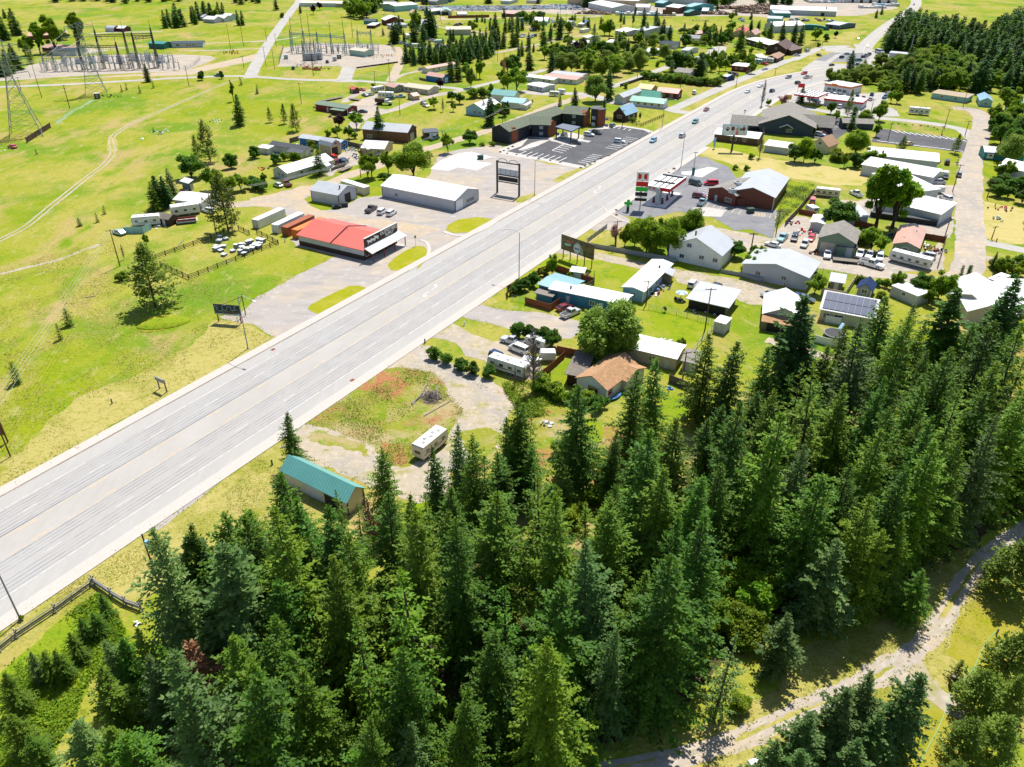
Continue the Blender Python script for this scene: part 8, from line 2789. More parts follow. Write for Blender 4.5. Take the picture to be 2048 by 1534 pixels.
for s,lab,k in(('i 884,1130','small blue-grey utility marker in the verge above the highway','bluegrey'),('n 97,590','small dark green utility box beside the lone young fir','dgreen'),('w 718,865','light blue capped pedestal by the orange container','lblue'),('j 1378,655','black mailbox at the driveway mouth','black'),('j 1688,515','white-topped mailbox at the head of the wire fence','white'),('h 1840,985','small red hydrant by the gravel drive mouth','brightred')):
 p=G1(s)
 o=thing('utility_pedestal',(p.x,p.y,0),.2,lab,'pedestal')
 mb=MB()
 mb.tube((0,0,0),(0,0,.95),.16,.13,8)
 mb.build('body',plain(k),o)
 mb=MB()
 mb.dome((0,0,.95),.18,.18,.16,8,3)
 mb.build('cap',plain(k if k!='black' else 'graphite'),o)
for s in('j 182,706','j 805,947'):
 p=G1(s)
 o=thing('drain_grate',(p.x,p.y,.05),math.atan2(HD.y,HD.x),'rusty brown storm drain grate at the %s kerb of the highway'%('upper' if '182' in s else 'lower'),'drain grate')
 mb=MB()
 mb.box(-.5,-.35,-.02,.5,.35,.012)
 mb.build('frame',plain('rust'),o)
 mb=MB()
 for i in range(6):
  mb.box(-.42+i*.15,-.28,.014,-.36+i*.15,.28,.03)
 mb.build('bars',plain('brown'),o)
p=G1('i 1290,500')
mb=MB()
mb.dome((0,0,0),5.9,3.2,.8,22,5)
o=mb.build('earth_mound',MATS['lush_grass'],None,True)
o.location=(p.x,p.y,-.05)
o.rotation_euler=(0,0,.35)
tag(o,kind='structure')
def hose(s,label,r=.04):
 line=smooth_line(G(s),.6)
 mb=MB()
 mb.path([(p.x,p.y,.06)for p in line],r,r,5)
 o=mb.build('garden_hose',mat('green_hose',(.22,.48,.25),.5))
 tag(o,label,'hose')
hose('p 1765,725 1740,755 1690,820 1660,890 1625,960 1560,1030 1500,1080 1470,1180 1430,1290 1370,1400 1300,1534 1260,1620','pale green garden hose snaking down the mustard lawn')
hose('p 1900,725 1840,770 1770,830 1690,900 1630,960','second pale green hose joining from the right edge of the lawn')
hose('p 1425,1320 1440,1390 1480,1460 1520,1534 1560,1600','third pale green hose curling under the dark pines')
p=G1('p 1768,745')
o=thing('tap_post',(p.x,p.y,0),0,'small dark tap post at the upper end of the hose','tap post')
mb=MB()
mb.box(-.08,-.08,0,.08,.08,1.1)
mb.build('post',plain('oldwood'),o)
mb=MB()
mb.box(-.05,-.25,.85,.05,-.08,.95)
mb.build('tap',STEEL,o)
p=G1('p 315,1525')
o=thing('propane_tank',(p.x,p.y,.4),.3,'white rounded tank at the lower edge of the clearing','tank')
mb=MB()
mb.tube((-.6,0,.1),(.6,0,.1),.42,.42,12)
mb.build('shell',plain('white'),o)
mb=MB()
mb.box(-.4,-.3,-.4,-.2,.3,0)
mb.box(.2,-.3,-.4,.4,.3,0)
mb.build('feet',plain('grey'),o)
for dx in(0,.75):
 p=G1('p %d,1050'%(1495+dx*40))
 o=thing('tree_stump',(p.x,p.y,0),.3,('left' if dx==0 else 'right')+' one of two dark upright stumps beside the small sapling in the clearing','stump')
 mb=MB()
 mb.tube((0,0,0),(0,.1,1.7),.3,.24,8)
 mb.build('trunk',plain('dbrown',.9),o)
 mb=MB()
 mb.tube((0,.1,1.7),(0,.1,1.73),.22,.22,8)
 mb.build('cut_top',plain('oldwood'),o)
for s,lab in(('r 1190,120','leftmost log deck in the sawmill yard'),('r 1420,120','largest fan-shaped log deck in the sawmill yard'),('r 1700,95','long brown log deck under the tree line'),('d 100,75','reddish-brown bark heap in the works yard'),('d 250,85','long brown lumber stack in the works yard'),('r 1480,160','dark lumber stack in front of the fan-shaped deck'),('r 1060,195','rust-red machinery heap by the sawmill track'),('q 1280,190','brown lumber stacks left of the sawmill hall'),('d 60,100','low timber pile beside the teal-walled shed')):
 p=G1(s)
 o=thing('log_deck',(p.x,p.y,0),rp.uniform(-.4,.4),lab,'log pile')
 for nm,k in(('logs','oldwood'),('brown_logs','wood'),('bark','brown')):
  mb=MB()
  for i in range(34):
   x=rp.uniform(-16,16)
   zt=rp.uniform(.3,3.4)*(1-abs(x)/22)
   a=rp.gauss(0,.25)
   mb.tube((x-math.sin(a)*5,-5,zt),(x+math.sin(a)*5,5,zt+rp.uniform(-.3,.5)),.35,.3,5)
  mb.build(nm,plain(k,.9),o)
for i,s in enumerate(('q 1750,205','q 1900,208','q 2040,208','r 100,212','r 260,212','d 520,20','d 650,18','d 720,10','d 900,60','d 1000,45')):
 p=G1(s)
 o=thing('lumber_stacks',(p.x,p.y,0),0,None,'lumber stacks','wrapped lumber stacks of the mills',auto='rows of white wrapped lumber')
 for k in range(7):
  mb=MB()
  x=-12+k*4
  mb.box(x,-3,0,x+3.2,3,rp.uniform(1.5,3.2))
  mb.build('stack',plain(rp.choice(['white','lgrey','offwhite','lblue'])),o)
 mb=MB()
 mb.box(-12,-3.4,0,16,-3.2,.4)
 mb.build('runner',plain('oldwood'),o)
'TREES IN THEIR PLACES'
ORD=['first','second','third','fourth','fifth','sixth','seventh','eighth','ninth','tenth','eleventh','twelfth','thirteenth','fourteenth','fifteenth','sixteenth','seventeenth','eighteenth','nineteenth','twentieth']
ORD+=['twenty-'+ORD[i]for i in range(9)]+['thirtieth']+['thirty-'+ORD[i]for i in range(9)]
def rowlabels(things,base,per=None):
 n=len(things)
 per=per or max(4,min(20,int(math.sqrt(n*1.6))+1))
 ts=sorted(things,key=lambda o:o.location.y)
 rows=[ts[i:i+per]for i in range(0,n,per)]
 for j,row in enumerate(rows):
  row.sort(key=lambda o:o.location.x/o.location.y)
  for i,o in enumerate(row):
   o['label']='%s, %s row back, %s from left'%(base,ORD[j]if len(rows)>1 else 'only',ORD[i])
for o,lab,j,i in YC:
 o['label']='%s, %s row, %s from left'%(lab,ORD[j],ORD[i])
for k_,v_ in list(BAYS.items())+list(ROWS.items()):
 if len(v_)>1:
  rowlabels(v_,k_)
TR('pine','z 311,614',16,1.15,jit=0,label='big olive pine standing alone in front of the lower rail fence',var=0)
TR('pine','e 1800,880',17.5,1.0,jit=0,label='big tall pine at the corner of the pallet pen',var=1)
TR('bush','i 985,165',2.6,1.2)
TR('bush','i 945,165',2.2)
TR('sapling','i 550,515',4.6,1.25,var=1,label='small dark pine in the meadow, upper one of the sapling pair')
TR('sapling','i 480,625',4.2,.8,var=1,label='thin small pine in the meadow just below the dark round sapling')
TR('sapling','i 150,965',5.6,1.1,var=1,label='small pine beneath the overhead wires at the left edge')
TR('sapling','e 770,805 825,740',3.2)
TR('sapling','e 630,835',2.6,1.3)
TR('sapling','e 290,270 1210,95',2.4)
TR('darkleafy','e 1510,460',9.5,1.15,label='large dark round tree left of the blue shed in the meadow edge')
TR('darkleafy','e 1825,380',6.2)
TR('pine','e 1660,335',15.5,.95)
TR('pine','e 1555,330',11,.8)
TR('spruce','e 1270,700 1320,690',11,1.1)
TR('bluespruce','e 1370,620',10)
TR('fir','e 1235,720',9,1.2)
TR('leafy','e 1680,560 1800,600',8,1.15)
TR('leafy','e 1900,560',6.5,1.2)
TR('leafy','e 1160,1000',4.5,.5)
TR('bare','e 980,1100',4.5,.8)
TR('bush','f 90,640 40,620',4.2,1.4)
TR('bush','f 20,560',2.6)
TR('spruce','b 1890,990',14.5,.9,label='tall dark conifer standing alone in the upper meadow')
TR('pine','b 275,975',9.5,.8)
TR('pine','b 160,965',7,.75)
TR('pine','b 365,1035',11.5,.9)
TR('poplar','a 1840,800',12,.8)
TR('spruce','a 1890,990',13,.95)
TR('spruce','a 1170,645',9.5,1.05)
TR('sapling','a 1210,695 960,725 998,708 1104,733',4)
TR('darkleafy','a 1590,632',5.6)
TR('darkleafy','a 1748,620',4.6,.7)
TR('sapling','a 1900,670 2030,735',4.6)
TR('fir','b 60,740',3.6)
TR('spruce','f 1015,235',13,.95,label='dark spruce growing against the brown barn')
TR('leafy','f 840,150',7.5)
TR('plum','f 705,150',6.5,1.1)
TR('leafy','f 690,215 780,225',5.5,1.1)
TR('bush','f 620,210 820,225',3)
TR('broad','f 1290,540',13,1.05,jit=0,label='huge spreading leafy tree behind the long white shop',var=0)
TR('leafy','f 960,530 930,545',9,.9)
TR('leafy','f 1090,500',8.5,.9)
TR('bush','f 1060,545',3.2)
TR('leafy','f 1560,340',8.5,.75)
TR('darkleafy','f 1730,265',6.5,1.1)
TR('fir','f 550,510',10,1.25,var=0,label='dark dense conifer in front of the long white-roofed house')
TR('darkleafy','f 205,430',4.6)
TR('bush','f 280,400 330,395',3.4)
TR('leafy','f 110,600',5,.9)
TR('darkleafy','f 40,380',5.2)
TR('bush','f 30,370 350,395 490,330',2.8)
TR('bush','f 1830,285 1910,285',1.6,1.4)
TR('bush','t 440,370 160,620',3.4)
for s,k,h,w in(('b 1500,700','plum',6,1.1),('b 1585,640 1640,640','spruce',14,.85),('b 1740,690','willow',10,.6),('b 1700,600','leafy',8,1),('b 1810,620','leafy',11,.9),('b 1800,500','spruce',9,.8),('b 2000,700','leafy',10,1),('b 2000,610','dead',12,.6),('b 1590,800 1650,820','darkleafy',6,1),('b 1450,860','leafy',6.5,1),('b 1520,880','bare',6,1.2),('b 1600,880','leafy',4.5,.8),('b 1840,900','bare',8,1.2),('b 1760,770 1850,770','bush',5,1.6),('b 1950,880','darkleafy',5,1),('b 1900,750','willow',6,.7),('b 1920,900 2000,920','darkleafy',5.5,1),('c 20,890 60,895','spruce',6,1.1),('c 255,820','leafy',2.8,.6),('b 970,690','leafy',2.8,1)):
 TR(k,s,h,w)
TR('leafy','g 30,-30',4)
TR('spruce','y 1298,118',9.5,.9)
TR('spruce','y 1690,190',8,.6)
TR('sapling','y 1092,85',5)
TR('sapling','c 475,832',5)
TR('leafy','g 1100,85',4.5,.5,look='small leafy sapling')
TR('bush','g 1045,95 1060,90',1.9,1.1,look='dark red bush')
for s,k,h,w in(('c 750,800','willow',13,1.05),('c 855,790','spruce',17,.8),('c 800,640','leafy',16,1.1),('c 700,600 690,560','leafy',15,1.2),('c 890,600','broad',13,.9),('c 560,570 480,560','willow',11,1),('c 405,580','spruce',13,.9),('c 230,550','spruce',13,1.3),('c 60,570 110,560','darkleafy',10,1.1),('c 30,590','dead',13,.6),('c 130,720','leafy',13,1.1),('c 60,720','leafy',11,1),('c 1095,550','willow',14,.85),('c 1070,450','willow',9,1),('c 1290,480','willow',11,.9),('c 1210,350','willow',10,.95),('c 1460,370','darkleafy',9,1),('c 1390,560','darkleafy',12,1.2),('c 1345,600','bluespruce',10,1),('c 1570,600','spruce',13,1.6),('c 1490,540','poplar',12,.8),('c 1110,300 1160,280','spruce',11,1),('c 1240,270 1280,290 1330,330','spruce',12,1.1),('c 1130,200','spruce',6,1),('c 1220,200','poplar',7,1),('c 1045,220 1060,150','poplar',15,.7),('c 950,170 975,190','spruce',8,.8),('c 950,230','dead',6,1),('c 860,280 820,280','leafy',13,1),('c 470,310','spruce',17,1.05),('c 345,390','spruce',16,.9),('c 395,320','spruce',13,.8),('c 225,400','spruce',13,.8),('c 265,410','spruce',6,1),('c 145,450 170,440','spruce',9,.8),('c 530,380','leafy',10,1),('c 350,470','leafy',9,1),('c 500,450','darkleafy',9,1.1),('c 590,440 650,400','plum',9,1.1),('c 740,430','fir',19,1),('c 800,430 850,460','darkleafy',10,1),('c 960,370','darkleafy',8,1),('c 905,440','fir',14,.7),('c 745,250','spruce',7,.8),('c 795,190','spruce',6,1),('c 40,260 75,250 95,240','spruce',13,.8),('c 135,220 140,260','spruce',11,.9),('c 175,240','spruce',9,1),('c 25,380 100,370 130,365','spruce',13,.9),('c 255,170','leafy',8,1),('c 1640,330 1700,340','spruce',10,1.3),('c 1680,270 1620,290','leafy',9,1),('c 1780,320 1740,350','darkleafy',9,1),('c 1660,380','darkleafy',6,1),('c 1885,400','spruce',18,1.1),('c 1815,250','leafy',9,1.1),('c 1880,260','leafy',6,1.2),('c 1975,230','spruce',8,.9),('c 2030,250','spruce',8,1.1),('c 1820,160','leafy',7,.8),('c 1450,260 1490,260','bush',5,1.6),('c 1540,360 1590,360','bush',4,1.7)):
 TR(k,s,h,w)
for i in range(26):
 t=i/25
 TR('bush','c %d,%d'%(1150+570*t,625+50*t+rnd.uniform(-6,10)),4.6,1.35,look='rounded shrub in the long hedge')
for s in('u 1045,250 1130,240 1060,150 1200,240 1290,150 1390,160 1440,200 1480,190 1240,180',):
 TR('leafy',s,8,.8)
TR('poplar','u 1125,260 1040,230 985,240',13,.6)
TR('leafy','u 1490,270 1460,150 1350,130',7,.9)
TR('bush','u 1130,350 60,440 420,190',3.5)
TR('spruce','d 145,305 235,320 320,325 372,335',15,.95)
TR('leafy','d 490,300 110,290',9,1.1)
TR('darkleafy','d 565,310',6,1)
TR('plum','d 635,285',5)
TR('spruce','d 60,230 5,230',8)
TR('spruce','d 940,135 980,110 560,115',8,1)
for i in range(12):
 TR('column','d %d,%d'%(405+i*9.5,385-i*4.2),3.6,1.0,jit=.05,look='slim dark cypress in the short row')
TR('bush','d 513,350',3,1.2)
TR('leafy','d 130,400 60,370',6,1.2)
rg2=random.Random(44)
DEADSPOT=[(P(381,1275,15).to_2d()+Vector((0,-d_)),4.5)for d_ in(0,6,12)]
def scatter(kinds,s,n,h,w=1.0,mind=4.0,avoid=(),look=None,seed=1,label=None,group=None):
 poly=[p.to_2d()for p in G(s)]
 r_=random.Random(seed)
 xs=[p.x for p in poly]
 ys=[p.y for p in poly]
 def inside(x,y):
  c=False
  m_=len(poly)
  for i in range(m_):
   a,b=(poly[i],poly[(i+1)%m_])
   if(a.y>y)!=(b.y>y)and x<(b.x-a.x)*(y-a.y)/(b.y-a.y)+a.x:
    c=not c
  return c
 out=[]
 made=[]
 t=0
 while len(out)<n and t<n*60:
  t+=1
  x=r_.uniform(min(xs),max(xs))
  y=r_.uniform(min(ys),max(ys))
  if not inside(x,y)or any(((x-a)**2+(y-b)**2<mind*mind for a,b in out)):
   continue
  if any(((x-a.x)**2+(y-a.y)**2<r2*r2 for a,r2 in avoid)):
   continue
  out.append((x,y))
  k=kinds[r_.randrange(len(kinds))]
  made.append(tree(k,(x,y),h*r_.uniform(.78,1.18),w*r_.uniform(.85,1.15),label=label,group=group,rr=r_,look=look))
 if label:
  rowlabels(made,label)
 return out
scatter(['farspruce'],'s 730,840 1450,760 1500,720 1960,600 2020,640 1960,760 1700,860 1400,900 760,900',62,11,.9,4.5,seed=5,label='dark conifer in the belt beyond the substation',group='conifer belt beyond the substation')
scatter(['farspruce','farspruce','leafy'],'s 0,240 60,60 480,90 330,200 260,270 100,280',30,15,1.0,7,seed=6,label='tree in the grove behind the substation',group='grove behind the substation')
scatter(['farspruce'],'a 1300,225 1350,180 1500,175 1600,150 1640,140 1560,190 1420,225',16,13,.9,6,seed=7,label='dark conifer in the isolated farm grove',group='farm grove conifers')
TR('farspruce','a 1730,145 1760,150 1665,160',13,1)
TR('leafy','a 1690,160 1400,210',11)
TR('farspruce','a 1880,200 1912,200',12,.8)
TR('spruce','b 210,80',11)
TR('plum','b 500,115 550,80',8)
TR('spruce','b 400,105',9)
TR('bush','b 250,140',5,1)
for s,k,h,w in(('s 605,600 640,590','spruce',16,1.1),('s 680,465','spruce',13,1),('s 740,595','spruce',9,.8),('s 455,490','fir',6,1.1),('s 880,610','spruce',15,1.1),('s 900,460 920,470','leafy',17,.7),('s 1000,630','spruce',17,1),('s 1075,520 1110,520','spruce',20,1),('s 1140,510','spruce',17,1.1),('s 850,450','leafy',9,.8),('s 1375,570 1415,570','spruce',9,.9),('s 1680,440','leafy',11,1),('s 1735,305 1805,300 1845,315','spruce',6,1),('s 1985,395','spruce',12,1),('s 1910,410','spruce',9,.9),('s 1945,470','spruce',8,1.1),('s 1855,520','spruce',8,.8),('s 2025,465','spruce',5,1.2),('s 1950,690','spruce',9,1),('s 1920,300','leafy',4,1),('q 1110,80 1160,95 1210,100 1280,100 1350,100 1450,90','farspruce',16,1),('q 520,50','farspruce',9,1.3),('q 1080,60 1020,60','farspruce',14,1),('q 450,290 430,310','leafy',9,1),('s 1000,60 1045,65','farspruce',10,1),('s 1910,50 1880,50','farspruce',11,1.2),('r 1245,290','leafy',8,.9),('r 1305,210 1515,265','farspruce',7,1),('r 50,350 210,340','spruce',14,.8),('r 1050,80 1050,150','farspruce',7,1)):
 TR(k,s,h,w)
scatter(['farspruce'],'r 960,75 1270,60 1280,20 950,10',26,17,1,9,seed=8,label='conifer in the wood behind the sawmill',group='wood behind the sawmill')
scatter(['farspruce'],'r 1600,60 2048,70 d 300,20 r 2048,-10 1620,-10',30,18,1,10,seed=9,label='conifer in the skyline wood',group='skyline wood above the log decks')
scatter(['farspruce'],'a 390,20 700,15 1000,30 1300,15 1440,15 1400,-15 500,-15',34,15,1,12,seed=10,label='conifer in the far top left tree line',group='far tree line at the top left')
scatter(['farspruce','leafy'],'s 0,10 400,12 860,30 860,-25 0,-25',22,14,1,12,seed=11,label='tree in the far northern tree line',group='far tree line north of the village')
scatter(['farspruce'],'a 1830,45 2048,25 2048,-10 1840,-5',8,14,1,12,seed=12,label='conifer in the tree line by the country road',group='far tree line by the country road')
TR('farspruce','a 40,145 95,145',8,1.2)
for s,h,w in(('x 520,310',24,1.0),('x 720,290',24,1.0),('x 1030,260',26,1.0),('x 400,320',13,1.3),('x 330,330',12,1.4)):
 TR('tallleafy',s,h,w,look='tall dark poplar by the ranch house')
TR('farspruce','x 200,60 250,70 60,130 90,130',15,1)
TR('spruce','x 30,590 130,560 220,510',14,1.3)
TR('fir','x 400,430',13,1)
TR('leafy','x 850,130 800,120',7,1.1)
scatter(['leafy','darkleafy','willow','spruce','fir','leafy'],'c 380,430 700,330 1050,300 1400,390 1300,500 1180,540 900,600 500,550',46,9,1.0,8,seed=61)
scatter(['leafy','darkleafy','spruce','bush'],'r 500,420 800,400 1300,480 1250,620 700,640 560,540',20,7,1.0,8,seed=62)
scatter(['leafy','darkleafy','bush'],'c 1420,470 1600,470 2000,430 2000,520 1600,560 1480,600',20,6,1.0,6,seed=63)
scatter(['leafy','spruce','bush'],'q 50,250 1000,250 1250,420 900,470 600,460 300,380',20,8,1.0,12,seed=64)
def bigwood():
 poly=[p.to_2d()for p in G('d 1010,400 1020,350 1080,265 1180,215 1320,225 1480,270 1650,320 1740,360 1850,260 2100,200 2300,200 2300,700 1950,690 1880,560 1700,500 1480,440 1300,425 1130,400')]
 r_=random.Random(13)
 rg=np.random.default_rng(5)
 xs=[p.x for p in poly]
 ys=[p.y for p in poly]
 cell={}
 pts=[]
 for t in range(24000):
  x=r_.uniform(min(xs),max(xs))
  y=r_.uniform(min(ys),max(ys))
  c=False
  for i in range(len(poly)):
   a,b=(poly[i],poly[(i+1)%len(poly)])
   if(a.y>y)!=(b.y>y)and x<(b.x-a.x)*(y-a.y)/(b.y-a.y)+a.x:
    c=not c
  if not c or x>y*.78:
   continue
  k=(int(x//6),int(y//6))
  if any(((x-q[0])**2+(y-q[1])**2<36 for i in(-1,0,1)for j in(-1,0,1)for q in cell.get((k[0]+i,k[1]+j),()))):
   continue
  cx,cy=K('d 1430,240')[0]
  cb=P(cx,cy)
  if(x-cb.x)**2+(y-cb.y)**2<260:
   continue
  cell.setdefault(k,[]).append((x,y))
  pts.append((x,y))
 pts.sort(key=lambda q:q[1])
 made=[tree('woodfir',q,15.5*r_.uniform(.75,1.2),1.05,label='x',group='large dark wood at the top right',rr=r_)for q in pts[:255]]
 rowlabels(made,'dark conifer in the top right wood',18)
 V_=[]
 base=[np.empty(0)]*3
 for i,(cr,tk,h0)in enumerate([conifer(200+i,h=13,rmax=3.6,power=.75,mtl='spruce',lev=1.0,sp=1.0,sl=2.0,nb=7)for i in range(3)]):
  co=np.empty(len(cr.vertices)*3,dtype=np.float32)
  cr.vertices.foreach_get('co',co)
  base[i]=co.reshape(-1,3)
 for q in pts[255:]:
  s_=15.5/13*r_.uniform(.75,1.2)
  a=r_.uniform(0,6.28)
  b_=base[r_.randrange(3)]
  ca,sa=(math.cos(a),math.sin(a))
  V_.append(np.stack([(b_[:,0]*ca-b_[:,1]*sa)*s_+q[0],(b_[:,0]*sa+b_[:,1]*ca)*s_+q[1],b_[:,2]*s_],1))
 me=quadmesh('distant_wood',np.concatenate(V_).reshape(-1,4,3),LEAF['spruce'])
 o=link('distant_wood',me)
 o['kind']='stuff'
 o['label']='dark conifers of the deeper part of the top right wood'
bigwood()
scatter(['spruce','leafy','darkleafy','spruce','willow'],'d 1240,470 1480,470 1700,570 1780,690 1650,700 1300,680 1180,640 1010,570',60,12,1.0,6,seed=71,label='tree in the belt below the top right wood',group='tree belt below the top right wood')
scatter(['bush','willow','shrub'],'d 580,600 700,545 850,540 930,500 1230,490 1180,600 1090,690 900,655 660,620',46,5,1.3,4,seed=72,label='leafy bush in the thicket behind the restaurant',group='thicket behind the restaurant')
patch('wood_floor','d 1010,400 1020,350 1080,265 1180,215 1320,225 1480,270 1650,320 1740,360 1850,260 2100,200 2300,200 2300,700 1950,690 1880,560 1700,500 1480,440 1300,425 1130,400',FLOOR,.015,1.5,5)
for s,k,h,w in(('d 745,535','spruce',12,1.1),('d 845,535','pine',7,1.2),('d 585,600 640,610 700,610 770,620 840,620 900,625 960,630 1030,640 1090,650','willow',7.5,.85),('d 980,520 1080,540 1200,530','leafy',10,1.2),('d 1230,480','leafy',10,1),('d 1140,690','spruce',16,.9),('d 1200,690 1250,700 1320,650','spruce',12,1),('d 1450,690 1520,680 1400,640','leafy',13,1.1),('d 1500,520 1550,560','leafy',12,1.2),('d 1690,690','spruce',19,1.1),('d 1790,690 1850,650','leafy',10,1.3),('d 1880,620 1900,700','spruce',14,1),('d 980,680 1010,685','bush',4,1.2),('d 1050,770 1095,775','leafy',7.5,.9),('d 1100,700','leafy',7,.8),('v 790,210','spruce',9,1.1),('v 1525,430','pine',13,.75),('v 2025,490','leafy',10,.95),('v 1340,490','leafy',5.5,1),('v 1270,380','darkleafy',6,.8),('v 1830,490','bush',5,1.3),('v 1580,640','column',6,3),('v 490,280','pinkshrub',7,1.2),('v 280,250','leafy',4,1),('v 930,680','bush',5,1),('v 200,640 280,640','bush',3.4,1.5),('h 770,70','column',6,3),('h 940,200','leafy',6,.9),('h 400,390','broad',10,.8),('h 330,390','darkleafy',8,1.1),('h 480,400','darkleafy',6,1),('h 480,170','darkleafy',4,1.2),('h 780,330','broad',10,.95),('h 880,420','leafy',8,1.2),('h 780,430','darkleafy',7,1),('h 700,430','leafy',6,.8),('h 620,370 650,390','bush',4.5,1.2),('h 960,440','leafy',7,.7),('h 1115,355','pine',9,1),('h 1530,325','pine',8,1),('h 640,880','darkleafy',9,1.15),('h 900,1060','leafy',7,1.2),('h 970,1070','leafy',5,1),('h 840,1000','bush',4,1.5),('h 1890,570 1960,600 2030,600','darkleafy',5,1.3),('h 1820,600 1850,650 1920,660 2030,700','darkleafy',4.6,1.2),('h 1860,500 1930,500','leafy',6,1),('h 1920,420','willow',12,.9),('h 1890,1230','leafy',5,1.2),('h 1810,1190','spruce',5,.6),('h 1880,1210','bush',3,1.6)):
 TR(k,s,h,w)
scatter(['willow','leafy','darkleafy'],'h 1790,90 1800,40 d 1850,830 2048,830 2200,900 h 2200,400 1930,420 1860,330 1800,230',18,11,.95,6,seed=15,label='tree in the willow thicket at the gravel street',group='willow thicket at the right edge')
TR('tallleafy','h 940,870',22,1.15,jit=0,label='very tall leafy poplar, left stem, in front of the white storage buildings',var=0)
TR('tallleafy','h 1060,885',20,1.1,jit=0,label='very tall leafy poplar, right stem, in front of the white storage buildings',var=1)
TR('bare','h 68,355',12,.8,label='bare pale tree in the green verge beside the people billboard')
TR('bare','u 1610,640',12,.8)
TR('broad','g 1150,1130',11.5,.85,jit=.02)
TR('broad','g 1060,1075',9,.7,jit=.02)
TR('broad','g 1320,1165',12,.8,jit=.02)
TR('broad','g 1500,1060',11,.8,jit=.02)
TR('leafy','g 980,1080',8,.7)
TR('pinkshrub','g 905,1060',6.5,.8)
TR('leafy','g 1420,1050 1230,1090',9,1)
TR('darkleafy','g 1840,1160',5.2)
TR('leafy','k 1960,180 2048,100',5,1)
TR('bush','k 1910,180',2.4)
TR('shrub','g 1940,475 1850,470 1975,385',2.4,1.2,look='scrubby brown-green bush')
TR('leafy','l 115,120 40,130 20,80',5,1)
TR('leafy','l 480,330',5.5,1.1)
TR('bush','l 820,250 1025,285 950,270',2.6)
TR('leafy','l 1085,300',5)
TR('darkleafy','l 1260,330',6.5,1.1)
TR('leafy','l 1400,370',8,.85)
TR('leafy','l 1330,410',5,1)
TR('bush','l 500,230 960,370 1200,330 1500,440',2.2,1.3)
TR('column','l 1540,300 1585,305 1605,300',7,1.1,look='slim dark cypress in the trio by the lane bend')
TR('leafy','l 1870,180',6,1.1)
TR('bush','l 1800,130 1960,230 1990,190 2020,140 1990,100',2.6,1.1)
TR('darkleafy','k 265,285',4.2,.95)
TR('darkleafy','k 190,320 150,330',3.6,.95)
TR('bush','k 105,345 350,210',2.8)
TR('leafy','k 410,205',6.5,.55)
TR('bush','k 440,250 550,240 700,320',2.2)
TR('pinkshrub','k 690,250',2.6,1.1)
TR('roundbush','j 1455,785 1560,815 1655,870 1760,895 1870,920',3.2,1.05,jit=.04,look='clipped round green bush in the driveway row')
TR('darkleafy','k 150,700 230,715',4.6,.95)
TR('darkleafy','k 400,765 350,740',4.8,1.05)
TR('bare','k 265,1110',14.5,1.15,jit=0,label='tall bare grey tree beside the travel trailer',var=0)
TR('bare','k 115,1080 190,1075 390,1060',5,.6)
TR('willow','k 850,845',14,1.15,jit=0,label='huge rounded willow over the long beige mobile home',var=0)
TR('bush','k 340,1120 420,1160 480,1190 560,1200 700,1230 780,1250 300,1070',3.4,1.2)
TR('leafy','k 1300,490',1.8,.8,look='small round bush by the wire fence')
TR('bush','k 1430,770 1400,780',2.6,.7)
scatter(['fir','fir','thinfir'],'z 560,1180 800,1120 960,1040 1060,1010 1230,1010 1380,930 1500,850 1650,840 1900,800 1960,860 1600,930 1350,1080 1100,1150 800,1230 560,1250',34,13,1.0,5,seed=77,look='smaller fir at the wood edge')
TR('fir','z 592,932',11.0,.95,jit=0,label='lone young fir by the highway above the teal-roofed barn',var=0)
TT('fir','n 950,450',15.5,.85,jit=0,label='fir beside the right end of the teal-roofed barn',var=1)
TT('fir','n 170,650',17,1.0)
TT('thinfir','n 622,785',13,.8)
TT('spruce','z 370,1062',16.5,1.25,label='broad dark fir at the lower left highway verge')
TT('fir','z 498,1022 470,1090',17,.95)
TT('fir','n 1550,270 1670,350 1390,430',16,.8)
TT('thinfir','n 1760,490',14,.9)
TT('fir','n 2040,85',18,.8)
TT('fir','o 60,150 170,10',17,.85)
TT('thinfir','o 240,110',15,.9)
TT('fir','z 1160,768',20,.85,label='tall dark fir left of the orange-roofed cottage',var=3)
TT('fir','z 1270,740 1312,712',18,.95)
TT('fir','z 1421,668 1467,683',19,1.0)
TT('fir','z 1540,693',16,.9)
TT('spruce','z 1620,592',23,1.0,label='tallest fir in front of the white-roofed garage')
TT('fir','z 1781,593',19,1.1)
TT('fir','z 1832,607 1850,640',17,.9)
TT('spruce','z 1920,575',19,1.0)
TT('spruce','z 2032,560',21,1.0)
TT('fir','z 1990,600 1945,640 1700,650 1660,690',16,.95)
TT('fir','o 900,240',14,.85)
TT('thinfir','o 1170,590',15,.8)
TT('dead','m 1095,790',15,1.25,jit=0,label='reddish-brown dead fir among green firs at the lower left')
TT('dead','m 1090,655',9,.8,look='yellow-brown dying fir')
TT('dead','n 1470,740',8.5,.5,label='slender pinkish dead fir below the motorhome')
TT('dead','n 850,860',9,.9,label='dead tan fir beside the teal-roofed barn')
TT('bare','n 810,800',12,.7)
TT('dead','o 1290,280',8,.6)
TT('bare','m 985,730 920,740',7,.7)
tw=[('z 1000,1010 1010,1020',1)]
WOOD='z 440,1270 500,1235 600,1240 700,1235 790,1220 860,1210 950,1170 1010,1140 1080,1130 1150,1145 1220,1120 1290,1110 1350,1060 1420,1035 1500,975 1560,920 1650,905 1760,880 1860,865 1960,840 2080,830 2180,880 2060,1000 1970,1070 1900,1100 1800,1152 1700,1218 1600,1232 1550,1170 1480,1115 1410,1150 1385,1250 1365,1385 1280,1445 1150,1495 1090,1550 1000,1640 700,1700 430,1700 415,1560 440,1450 400,1380 385,1320'
